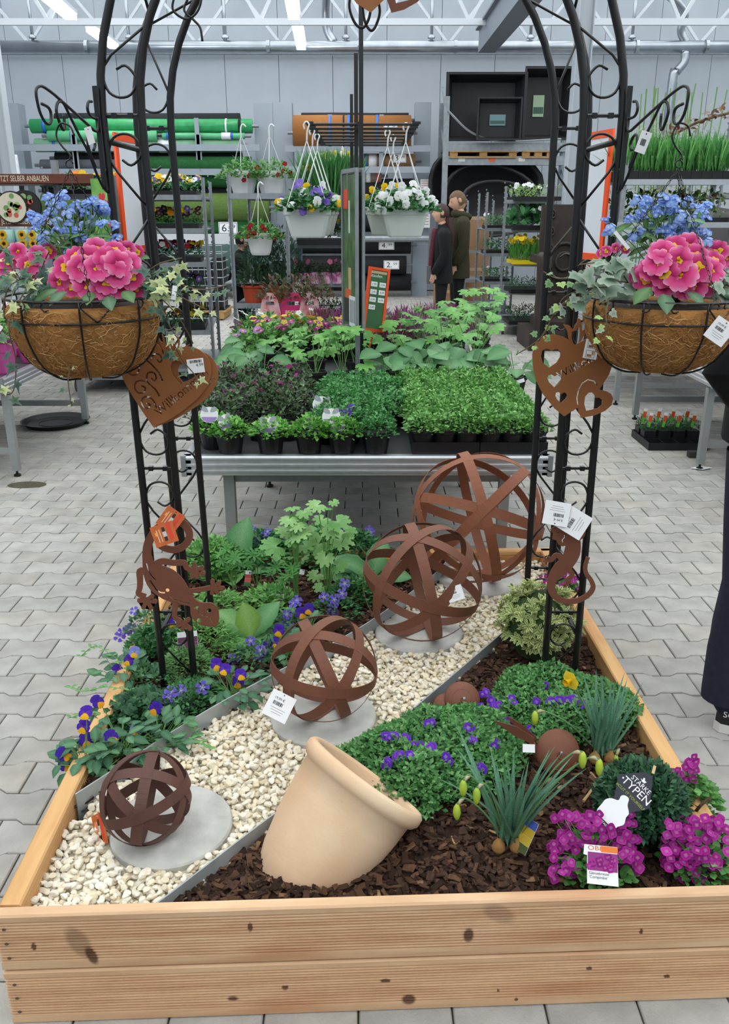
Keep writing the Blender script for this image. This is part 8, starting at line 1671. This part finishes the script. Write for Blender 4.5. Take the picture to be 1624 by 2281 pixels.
x7 = Q(1607, 300, 9.5).x; trolley('tall steel cage trolley at the far right edge', x7 + .2, 9.6, .55, .9, [.5, 1.2, 1.75, 2.2], htop=2.45)
# orange poster frames
def poster(label, uL, yL, uR, yR, vt, vb):
    yn = min(yL, yR); un = uL if yL < yR else uR; a, b = Q(uL, 400, yL), Q(uR, 400, yR); z1_, z0_ = Q(un, vt, yn).z, Q(un, vb, yn).z; cz, h = (z1_ + z0_) / 2, z1_ - z0_; d = Vector((b.x - a.x, yR - yL, 0)); w = d.length
    t = thing('poster_stand', label, 'sign', ((a.x + b.x) / 2, (yL + yR) / 2, 0), group='orange-framed poster stands', rotz=math.atan2(d.y, d.x)); M = Matrix.Translation((0, 0, cz)) @ UPR; e = .06
    obj('poster_frame', plate_mesh('poster_frame', [[(-w / 2, -h / 2), (w / 2, -h / 2), (w / 2, h / 2), (-w / 2, h / 2)], [(-w / 2 + e, -h / 2 + e), (w / 2 - e, -h / 2 + e), (w / 2 - e, h / 2 - e), (-w / 2 + e, h / 2 - e)]], .02, ORANGE), t, M)
    MB().box((0, 0, 0), (w - .04, h - .04, .006)).build('white_sheet', mat('poster_white', 'dfe2ea', rough=.25), t, M); MB().tube([(0, .02, .02), (0, .02, cz)], .012, 8).build('stand_pole', STEEL, t); MB().lathe([(.16, 0), (.16, .015), (.02, .025)], 16, Matrix.Translation((0, .02, 0)), cap0=True).build('stand_base', STEEL, t)
poster('orange-framed blank poster behind the left arch posts', 262, 7.6, 316, 8.1, 294, 566); poster('orange-framed blank poster behind the right arch posts', 1293, 8.2, 1358, 7.7, 286, 582)
# grow-your-own display on the left
yd = 7.2; BRB = mat('brown_board', '6a3a2c', rough=.5, vary=.15, scale=8, stretch=(1, 6, 6)); CREAM = mat('cream_print', 'e8dcc4', rough=.5)
t = thing('seed_display', 'brown seed display with JETZT SELBER ANBAUEN boards at the left edge', 'display', (Q(60, 500, yd).x, yd, 0)); O = t.location
for v in (398, 493):
    a, b = Q(-120, v, yd), Q(208 if v < 450 else 104, v, yd); q = MB().box(((a.x + b.x) / 2 - O.x, 0, a.z), (b.x - a.x, .03, .07)).build('lettered_board', BRB, t)
    c_ = Q(52 if v < 450 else 62, v, yd); o_ = text('JETZT SELBER ANBAUEN', .062, CREAM, q, 0, 0, 0); o_.matrix_local = Matrix.Translation((c_.x - O.x, -.017, a.z - .02)) @ UPR @ Matrix.Diagonal((.62, 1, 1, 1))
    MB().box(((a.x + b.x) / 2 - O.x, .25, a.z - .03), (b.x - a.x, .5, .02)).build('shelf', BRB, t)
for dx in (-1.0, .18): MB().box((dx, .3, 1.0), (.05, .05, 2.0)).build('upright', STEEL, t)
zs_ = Q(0, 560, yd).z; MB().box((-.4, .2, zs_), (1.3, .5, .03)).build('shelf', BRB, t); MB().box((-.4, .25, .55), (1.3, .45, .03)).build('shelf', BRB, t)
for k, (u, v) in enumerate(((28, 462), (58, 460), (-10, 462))):
    p = Q(u, v, yd - .02 + .03 * k); t = thing('round_seed_pack', ('front round seed pack with pale leaf picture', 'dark round seed pack at the right of the display', 'round seed pack at the left frame edge')[k], 'seed pack', (p.x, p.y, p.z - .12), group='round seed packs on the display')
    disc = lambda r: [(r * math.cos(6.283 * q / 24), r * math.sin(6.283 * q / 24)) for q in range(24)]
    obj('pack_disc', plate_mesh('pack_disc', [disc(.125)], .03, mat('pack_dark', '2c2a28', rough=.4)), t, Matrix.Translation((0, 0, .12)) @ UPR)
    if k != 1:
        obj('pack_picture', plate_mesh('pack_picture', [disc(.115)], .002, mat('pack_pale', 'dcd2bc', rough=.4)), t, Matrix.Translation((0, -.017, .12)) @ UPR)
    for q in range(12): a = R(0, 6.28); rr = R(.02, .09); obj('printed_leaf', plate_mesh('printed_leaf', [disc(R(.016, .026))], .001, mat(('pk_g', 'pk_r', 'pk_g2')[q % 3], ('6f9a5a', 'd0604a', '9ab878')[q % 3])), t, Matrix.Translation((rr * math.cos(a), -.019, .12 + rr * math.sin(a))) @ UPR)
for k, u in enumerate((18, 60, 82)):
    p = Q(u, 545, yd - .02); t = thing('sunflower_tin', 'pale teal tin with sunflower print on the display, %s from left' % ordn[k], 'tin', (p.x, p.y, zs_ + .015), group='sunflower tins on the display'); MB().lathe([(.07, 0), (.085, .16), (.08, .16), (.07, .02)], 18, cap0=True).build('tin_body', mat('teal_tin', '9fc4bc', rough=.4), t, smooth=True)
    for zz in (.05, .12): o_ = obj('sunflower_print', SUNF if zz < .1 and 'SUNF' in globals() else globals().setdefault('SUNF', tm_mesh('sunflower_print', flower_T(9, 'e8b020', 'f0c030', '3a2410', w=1.1, cup=.02, eye=.4), PETAL)), t, Matrix.Translation((0, -.081 - .004 * (zz > .1), zz)) @ UPR @ Matrix.Scale(.035, 4))
p = Q(225, 450, 6.9); t = thing('tulip_poster', 'green picture banner with red tulips behind the left blue flowers', 'banner', (p.x, 6.9, 0)); a, b = Q(203, 398, 6.9), Q(256, 560, 6.9); MB().box((0, 0, (a.z + b.z) / 2), (b.x - a.x, .012, a.z - b.z)).build('banner_sheet', mat('banner_green', '4f8f4a', rough=.4, col2='8fc060', scale=5, vary=.2), t); MB().tube([(-.1, .3, a.z - .02), (.0, 0, a.z - .02)], .01, 6).build('banner_arm', STEEL, t)
for k, (u, v, c_) in enumerate(((226, 440, 'd83a50'), (238, 455, 'c82a3a'), (222, 470, 'e890a8'), (246, 500, 'd83a50'), (250, 530, 'e8a0c8'))): q = Q(u, v, 6.88); obj('printed_tulip', plate_mesh('printed_tulip', [heart(.05, .08)], .001, mat('tulip_' + c_, c_)), t, Matrix.Translation((q.x - p.x, -.008, q.z)) @ UPR)
# things on the floor
p = P(125, 945, 0); t = thing('plant_saucer', 'large black plastic saucer lying under the left table', 'saucer', p); MB().lathe([(.22, 0), (.255, .035), (.265, .04), (.25, .04), (.215, .012), (0, .012)], 36, cap0=True).build('saucer_body', BLKPL, t, smooth=False); MB().tube([(.13 * math.cos(6.283 * k / 30), .13 * math.sin(6.283 * k / 30), .013) for k in range(30)], .004, 5, True).build('saucer_ring', BLKPL, t)
p0 = P(1450, 1003, 0); t = thing('herb_crate', 'black cell tray of herbs on the paving by the right table', 'tray', (p0.x + .19, p0.y + .19, 0)); MB().box((0, 0, .006), (.42, .40, .012)).build('tray_floor', BLKPL, t)
for i in range(5): MB().box((-.21 + .105 * i, 0, .03), (.006, .4, .05)).build('tray_rib', BLKPL, t)
for j in range(4): MB().box((0, -.2 + .133 * j, .03), (.42, .006, .05)).build('tray_rib', BLKPL, t)
HERB = [fol_mesh(.05, .08, 130, NARROW, .03, ['2f5a38', '3f6c44', '4c7a4c'], z0=.085, flat=.9, top=1.6) for _ in range(2)]; SQ2 = MB().box((0, 0, .045), (.085, .085, .09)).mesh('pot', BLKPL)
for j in range(2):
    for i in range(4):
        q = potted('potted_herb', 'herb pot with picture tag in the floor tray, %s row, %s from left' % (ordn[j], ordn[i]), 'herb', p0.x + .19 - .157 + .105 * i, p0.y + .19 - .0 + .133 * j, HERB[(i + j) % 2], SQ2, z=.012, group='herb pots in the floor tray', rot=0)
        MB().box((-.03, -.035, .14), (.02, .002, .05), col=lin('6ac040')).box((-.03, -.036, .18), (.026, .002, .045), col=lin('d8602c')).box((-.03, -.037, .212), (.026, .002, .02), col=lin('f0f0f0')).build('plant_tag', PAINT, q, Matrix.Rotation(.12, 4, 'Y'))
p = P(1560, 1044, 0); MB().prism([(-.07, -.01), (.0, -.045), (.08, 0), (.01, .04)], .006, .008, Matrix.Translation((p.x, p.y, 0))).build('paper_scrap', CARD, label='white paper scrap under the right table foot', cat='paper')
p = P(1548, 1018, 0); MB().box((p.x, p.y, .022), (.1, .05, .04)).build('dark_wedge', mat('wedge', '3c3a38', rough=.8), label='small dark wedge on the paving by the right table leg', cat='wedge')
p = P(60, 1080, 0.0); MB().lathe([(.0, .0012), (.085, .0012), (.1, .0004)], 20, Matrix.Translation((p.x, p.y, 0)) @ Matrix.Diagonal((1.2, .7, 1, 1))).build('water_stain', mat('wet_stain', '57523f', rough=.25, vary=.15, scale=20), label='dark wet stain by the left table foot', cat='stain')
# trolley base under the left table rear
p = P(225, 832, 0); trolley('low plant trolley standing behind the left table', p.x - .2, p.y + .5, .6, 1.2, [.35], htop=.6)
p = Q(18, 420, 12.0); t = thing('wrapped_tools', 'bundle wrapped in clear plastic at the left rear edge', 'bundle', (p.x, 12, 0)); MB().tube(spline([(0, 0, 0), (.05, 0, 1.0), (.0, 0, 2.3)], 4), [.16 + .02 * math.sin(k) for k in range(9)], 10).build('plastic_wrap', mat('clear_wrap', 'c8ced4', rough=.25, vary=.2, scale=8, bump=.5, bscale=12), t, smooth=True); MB().tube([(.1, -.1, 1.0), (.25, -.15, 2.0)], .04, 8).build('tool_handle', BLKPL, t)
hbeam_col(Q(6, 300, 11.5).x, 11.5, 6.1, .16, 'pale perforated steel post at the left frame edge')
# ================================================================ people
def skin_body(joints, edges, root=0):      # joints: (pos, radius, tag); one continuous skinned surface
    me = bpy.data.meshes.new('b'); me.from_pydata([tuple(j[0]) for j in joints], edges, []); o = bpy.data.objects.new('b', me)
    md = o.modifiers.new('s', 'SKIN'); md.use_smooth_shade = True
    if not me.skin_vertices: me.attributes.new if False else None
    TMPSC.collection.objects.link(o)
    if not me.skin_vertices:
        with bpy.context.temp_override(scene=TMPSC, view_layer=TMPSC.view_layers[0], object=o, active_object=o): 
            pass
    sv = me.skin_vertices[0].data if me.skin_vertices else None
    if sv is None: return None, o
    for k, j in enumerate(joints):
        r = j[1]; sv[k].radius = r if isinstance(r, tuple) else (r, r); sv[k].use_root = (k == root)
    sb = o.modifiers.new('d', 'SUBSURF'); sb.levels = 2; sb.render_levels = 2
    vl = TMPSC.view_layers[0]; vl.update(); m2 = bpy.data.meshes.new_from_object(o.evaluated_get(vl.depsgraph)); bpy.data.objects.remove(o); return m2, None
def loft(rings, n=18, close_top=False, close_bot=False):
    V, F = [], []
    for (cx, cy, cz, rx, ry) in rings:
        for j in range(n): q = 6.28318 * j / n; V.append((cx + rx * math.cos(q), cy + ry * math.sin(q), cz))
    for i in range(len(rings) - 1): F += [(i * n + j, i * n + (j + 1) % n, (i + 1) * n + (j + 1) % n, (i + 1) * n + j) for j in range(n)]
    if close_bot: F.append(tuple(range(n))[::-1])
    if close_top: F.append(tuple((len(rings) - 1) * n + j for j in range(n)))
    return V, F
SKINC, BODYM = lin('d3a58c'), mat('figure', attr=True, rough=.7, vary=.06, scale=30, spec=.2)
def hand_pts(w, d, s):        # palm and five fingers as joint chains from the wrist w along d
    d = Vector(d).normalized(); side = d.cross(Vector((0, 0, 1))); side = side.normalized() if side.length > .1 else Vector((1, 0, 0)); nrm = side.cross(d)
    return d, side, nrm
def person(name, label, loc, facing, H, cols, arms, coat=None, hair='short', stance=.05, head_tilt=0.0, group=None, hairc='4a3628', legs=None):
    t = thing(name, label, 'person', loc, group=group, rotz=facing); h = H
    J, E = [], []
    def add(p, r, tag, par=None): J.append((Vector(p) * h, (r[0] * h, r[1] * h) if isinstance(r, tuple) else r * h, tag)); k = len(J) - 1; (E.append((par, k)) if par is not None else None); return k
    pel = add((0, 0, .525), (.078, .058), 'leg'); sp = add((0, .0, .62), (.070, .052), 'top', pel); ch = add((0, 0, .73), (.085, .058), 'top', sp); nb = add((0, -.008, .815), (.05, .042), 'top', ch); nk = add((0, .002, .853), .03, 'skin', nb); hd0 = add((0, .012, .88), (.035, .04), 'skin', nk)
    for sx in (-1, 1):
        lg = (legs or {}).get(sx, ((.052, .008, .285), (.052, -.012, .05)))
        hip = add((sx * .045, 0, .49), .055, 'leg', pel); kn = add((sx * lg[0][0], lg[0][1], lg[0][2]), .036, 'leg', hip); cf = add((sx * (lg[0][0] + lg[1][0]) / 2, (lg[0][1] + lg[1][1]) / 2 - .006, (lg[0][2] + lg[1][2]) / 2 + .03), .034, 'leg', kn); an = add((sx * lg[1][0], lg[1][1], lg[1][2]), .028, 'leg', cf); he = add((sx * lg[1][0], lg[1][1] + .03, .024), .022, 'shoe', an); add((sx * lg[1][0] * 1.05, lg[1][1] + .1, .018), .02, 'shoe', he)
        el, wr, hd = arms[sx]
        sh = add((sx * .098, -.004, .795), .038, 'top', nb); ua = add(tuple((Vector((sx * .105, -.004, .795)) * .5 + Vector(el) * .5)), .031, 'top', sh); e_ = add(el, .026, 'top', ua); w_ = add(wr, .019, 'top', e_); pm = add(tuple(Vector(wr).lerp(Vector(hd), .45)), (.022, .014), 'skin', w_)
        d = (Vector(hd) - Vector(wr)).normalized(); side = d.cross(Vector((1, 0, 0))); side = side.normalized() if side.length > .2 else Vector((0, 1, 0))
        for q in range(4): b_ = Vector(wr).lerp(Vector(hd), .7) + side * (.012 - .008 * q); kk = add(tuple(b_), .0062, 'skin', pm); k2 = add(tuple(b_ + d * .016 + Vector((-sx * .003, 0, 0))), .0056, 'skin', kk); add(tuple(b_ + d * (.03 - .004 * abs(q - 1)) + Vector((-sx * .009, 0, 0))), .0048, 'skin', k2)
        tb = Vector(wr).lerp(Vector(hd), .35) + side * .018; kk = add(tuple(tb), .0066, 'skin', pm); add(tuple(tb + d * .02 + side * .006), .0056, 'skin', kk)
    me, bad = skin_body(J, E)
    P3 = np.array([tuple(j[0]) for j in J]); co = np.zeros(len(me.vertices) * 3, np.float32); me.vertices.foreach_get('co', co); co = co.reshape(-1, 3)
    rd = np.array([(j[1][0] if isinstance(j[1], tuple) else j[1]) for j in J]); ix = np.argmin(np.sqrt(((co[:, None, :] - P3[None]) ** 2).sum(2)) - rd[None], 1); cc = np.array([cols[J[i][2]] for i in range(len(J))])[ix]
    # head: skull with brow, nose, chin, ears, eyes and mouth joined into the same mesh
    IV2, IF2 = ico(3); hv = IV2 * np.array((.045, .056, .066)) * h
    f = IV2[:, 1] > .3; nose = np.exp(-((IV2[:, 0] / .16) ** 2 + ((IV2[:, 2] + .08) / .24) ** 2)) * (IV2[:, 1] > 0) * .016 * h; hv[:, 1] += nose
    eye_ = sum(np.exp(-(((IV2[:, 0] - s_ * .36) / .17) ** 2 + ((IV2[:, 2] - .12) / .12) ** 2)) for s_ in (-1, 1)) * (IV2[:, 1] > 0); hv[:, 1] -= eye_ * .006 * h; hv[:, 1] += np.exp(-((IV2[:, 2] + .78) / .2) ** 2) * (IV2[:, 1] > .1) * .006 * h; hv[:, 0] *= 1 - .22 * (IV2[:, 2] < -.2) * np.abs(IV2[:, 2] + .2)
    hc = np.tile(np.array(cols['skin']), (len(hv), 1)); hc[eye_ > .75] = np.array(cols['skin']) * .35; mouth = (np.abs(IV2[:, 0]) < .3) & (np.abs(IV2[:, 2] + .48) < .07) & (IV2[:, 1] > 0); hc[mouth] = np.array(lin('a85a54'))
    Mh = Matrix.Translation(Vector((0, .018, .925)) * h) @ Matrix.Rotation(head_tilt, 4, 'X'); Mn = np.array(Mh); hv = hv @ Mn[:3, :3].T + Mn[:3, 3]
    mb = MB(); F = [tuple(p.vertices) for p in me.polygons]; mb.add(co, F, cc); mb.add(hv, IF2, hc)
    for s_ in (-1, 1): mb.inst(Tm(IV * np.array((.006, .013, .018)) * h, IF, [cols['skin']] * len(IV)), [np.array(Mh @ Matrix.Translation(Vector((s_ * .045, -.006, .004)) * h))])
    mb.build('body', BODYM, t, smooth=True)
    HM = mat('hair_' + hairc, hairc, rough=.5, vary=.3, scale=60, bump=.4, bscale=90)
    keep = (IV2[:, 1] < .25) & (IV2[:, 2] > -.45) | (IV2[:, 2] > .48); idx = {i: k for k, i in enumerate(np.where(keep)[0])}; hvv = (IV2[keep] * np.array((.049, .061, .071)) * h * (1 + .015 * np.sin(IV2[keep][:, :1] * 40))) @ Mn[:3, :3].T + Mn[:3, 3]
    hm = MB().add(hvv, [tuple(idx[i] for i in f_) for f_ in IF2 if all(i in idx for i in f_)])
    if hair == 'long': V, F = loft([(0, -.035 * h, .90 * h, .047 * h, .03 * h), (0, -.045 * h, .85 * h, .055 * h, .03 * h), (0, -.055 * h, .79 * h, .06 * h, .028 * h), (0, -.06 * h, .73 * h, .05 * h, .02 * h), (0, -.06 * h, .70 * h, .02 * h, .008 * h)], 14); hm.add(V, F)
    hm.build('hair', HM, t, smooth=True)
    if coat:
        cm, rings = coat; V, F = loft([(cx * h, cy * h, cz * h, rx * h, ry * h) for cx, cy, cz, rx, ry in rings], 20); mb = MB().add(V, F)
        for sx in (-1, 1):
            el, wr, hd = arms[sx]; S_ = [Vector((sx * .085, -.004, .80)) * h, Vector((sx * .108, -.004, .775)) * h, Vector((sx * .105, -.004, .795)).lerp(Vector(el), .5) * h, Vector(el) * h, Vector(el).lerp(Vector(wr), .5) * h, Vector(wr).lerp(Vector(hd), .1) * h]; mb.tube(S_, [.045 * h, .046 * h, .041 * h, .037 * h, .033 * h, .029 * h], 12)
        mb.build('coat', cm, t, smooth=True)
    return t, h
NAVYC, BLKC = lin('20212a'), lin('1c1c20')
COATB = mat('black_coat', '141418', rough=.9, vary=.1, scale=20, bump=.15, bscale=40); COATG = mat('olive_parka', '33321f', rough=.9, vary=.12, scale=14, bump=.2, bscale=30)
down = lambda sx, y=.02: ((sx * .125, -.01, .64), (sx * .122, .03 + y, .52), (sx * .118, .05 + y, .455))
cr = lambda z0: [(0, 0, z0, .105, .082), (0, 0, .5, .102, .08), (0, 0, .6, .092, .07), (0, 0, .7, .1, .072), (0, -.004, .77, .108, .066), (0, -.006, .81, .085, .055), (0, -.004, .835, .05, .045), (0, 0, .85, .042, .042)]
xm, xw = Q(1024, 500, 11.3).x, Q(988, 500, 10.9).x
man, h = person('person', 'man in an olive parka and dark trousers looking down', (xm, 11.3, 0), math.pi / 2 + .1, 1.86, {'skin': SKINC, 'top': lin('3a3828'), 'leg': BLKC, 'shoe': BLKC}, {-1: down(-1), 1: down(1)}, (COATG, cr(.42)), 'short', hairc='6a5038', head_tilt=-.35, group='couple shopping in the background')
MB().tube([(.055 * h * math.cos(q), -.01 * h + .05 * h * math.sin(q), (.835 + .012 * math.sin(q)) * h) for q in [6.283 * k / 16 for k in range(16)]], .024 * h, 8, True).build('hood', COATG, man, smooth=True)
wom, h = person('person', 'woman with long brown hair in a black coat facing left', (xw, 10.9, 0), math.pi / 2 - .05, 1.70, {'skin': SKINC, 'top': BLKC, 'leg': BLKC, 'shoe': BLKC}, {-1: down(-1, .03), 1: down(1, .02)}, (COATB, cr(.44)), 'long', hairc='3c2620', group='couple shopping in the background')
MB().tube(spline([(0, .06 * h, .82 * h), (-.02 * h, .075 * h, .72 * h), (-.03 * h, .085 * h, .6 * h), (-.03 * h, .09 * h, .52 * h)], 4), [.02 * h, .022 * h, .022 * h, .02 * h, .02 * h, .02 * h, .02 * h, .018 * h, .018 * h, .018 * h, .018 * h, .016 * h, .016 * h], 8).build('scarf', mat('plum_scarf', '5a2a34', rough=.9, vary=.2, scale=30), wom, smooth=True)
MB().box((-.02 * h, .1 * h, .5 * h), (.1, .05, .22)).build('handbag', mat('grey_bag', '6a6a6e', rough=.4), wom)
dk, h = person('person', 'person in black standing behind the trolley of white pots', (Q(540, 600, 9.2).x, 9.2, 0), -math.pi / 2, 1.42, {'skin': SKINC, 'top': BLKC, 'leg': BLKC, 'shoe': lin('2a2a2e')}, {-1: ((-.17, -.05, .66), (-.1, .06, .6), (-.07, .1, .6)), 1: ((.17, -.05, .66), (.1, .06, .6), (.07, .1, .6))}, (COATB, cr(.46)), 'short', hairc='2a2220')
# shopper at the right edge, seen from hip to shoe
nr, h = person('person', 'shopper in dark jeans and black jacket at the right edge', (1.235, 2.42, 0), -2.02, 1.80, {'skin': SKINC, 'top': BLKC, 'leg': lin('23263a'), 'shoe': BLKC}, {-1: ((-.14, -.01, .64), (-.12, .09, .56), (-.1, .13, .54)), 1: ((.193, -.08, .667), (.13, .01, .56), (.12, .03, .52))}, (COATB, [(0, 0, .53, .1, .085), (0, 0, .58, .105, .085), (0, 0, .66, .1, .078), (0, 0, .74, .108, .072), (0, -.006, .80, .09, .058), (0, -.004, .835, .05, .045), (0, 0, .855, .042, .042)]), 'short', hairc='3a2c22')
JEANS = mat('dark_jeans', '23263a', rough=.9, vary=.15, scale=40, bump=.25, bscale=60)
for sx in (-1, 1):
    V, F = loft([(sx * .055 * h, -.010 * h, .06 * h, .036 * h, .042 * h), (sx * .055 * h, -.006 * h, .08 * h, .04 * h, .047 * h), (sx * .055 * h, -.004 * h, .16 * h, .042 * h, .05 * h), (sx * .055 * h, .006 * h, .28 * h, .046 * h, .052 * h), (sx * .052 * h, .002 * h, .4 * h, .056 * h, .062 * h), (sx * .048 * h, 0, .52 * h, .062 * h, .072 * h)], 18); MB().add(V, F).build('trouser_leg', JEANS, nr, smooth=True)
    sh = thing_ = obj('shoe', None, nr, Matrix.Translation((sx * .055 * h, .045 * h, 0))); 
    sp = [(-.036, -.1), (-.02, -.118), (.02, -.118), (.036, -.1), (.036, .0), (.046, .09), (.038, .15), (.01, .175), (-.02, .17), (-.04, .13), (-.04, .02)]
    MB().prism([(x * 1.06, y * 1.03) for x, y in sp], .0, .032).build('sole', mat('white_sole', 'dcdcdc', rough=.5), sh)
    up = [[(x * s_, y * s2 + o_, z) for x, y in sp] for s_, s2, o_, z in ((1, 1, 0, .032), (1, .98, 0, .06), (.9, .82, -.02, .085), (.75, .55, -.05, .11))]; V = [p for r in up for p in r]; n = len(sp); F = [(n * i + j, n * i + (j + 1) % n, n * i + n + (j + 1) % n, n * i + n + j) for i in range(3) for j in range(n)] + [tuple(range(3 * n, 4 * n))]; MB().add(V, F).build('upper', mat('black_shoe', '1c1c20', rough=.5), sh, smooth=True)
    for (yy, xx) in ((-.045, 0),):
        o_ = text('SCOTT', .03, WT, sh, 0, 0, 0, name='lettering'); o_.matrix_local = Matrix(((0, 0, sx, sx * .0375), (sx, 0, 0, -.05), (0, 1, 0, .06), (0, 0, 0, 1)))
    MB().bar((sx * .037, .035, .036), (sx * .034, .03, .095), .004, .004, col=lin('f0f0f0')).build('stripe', PAINT, sh)
bpy.data.scenes.remove(TMPSC)
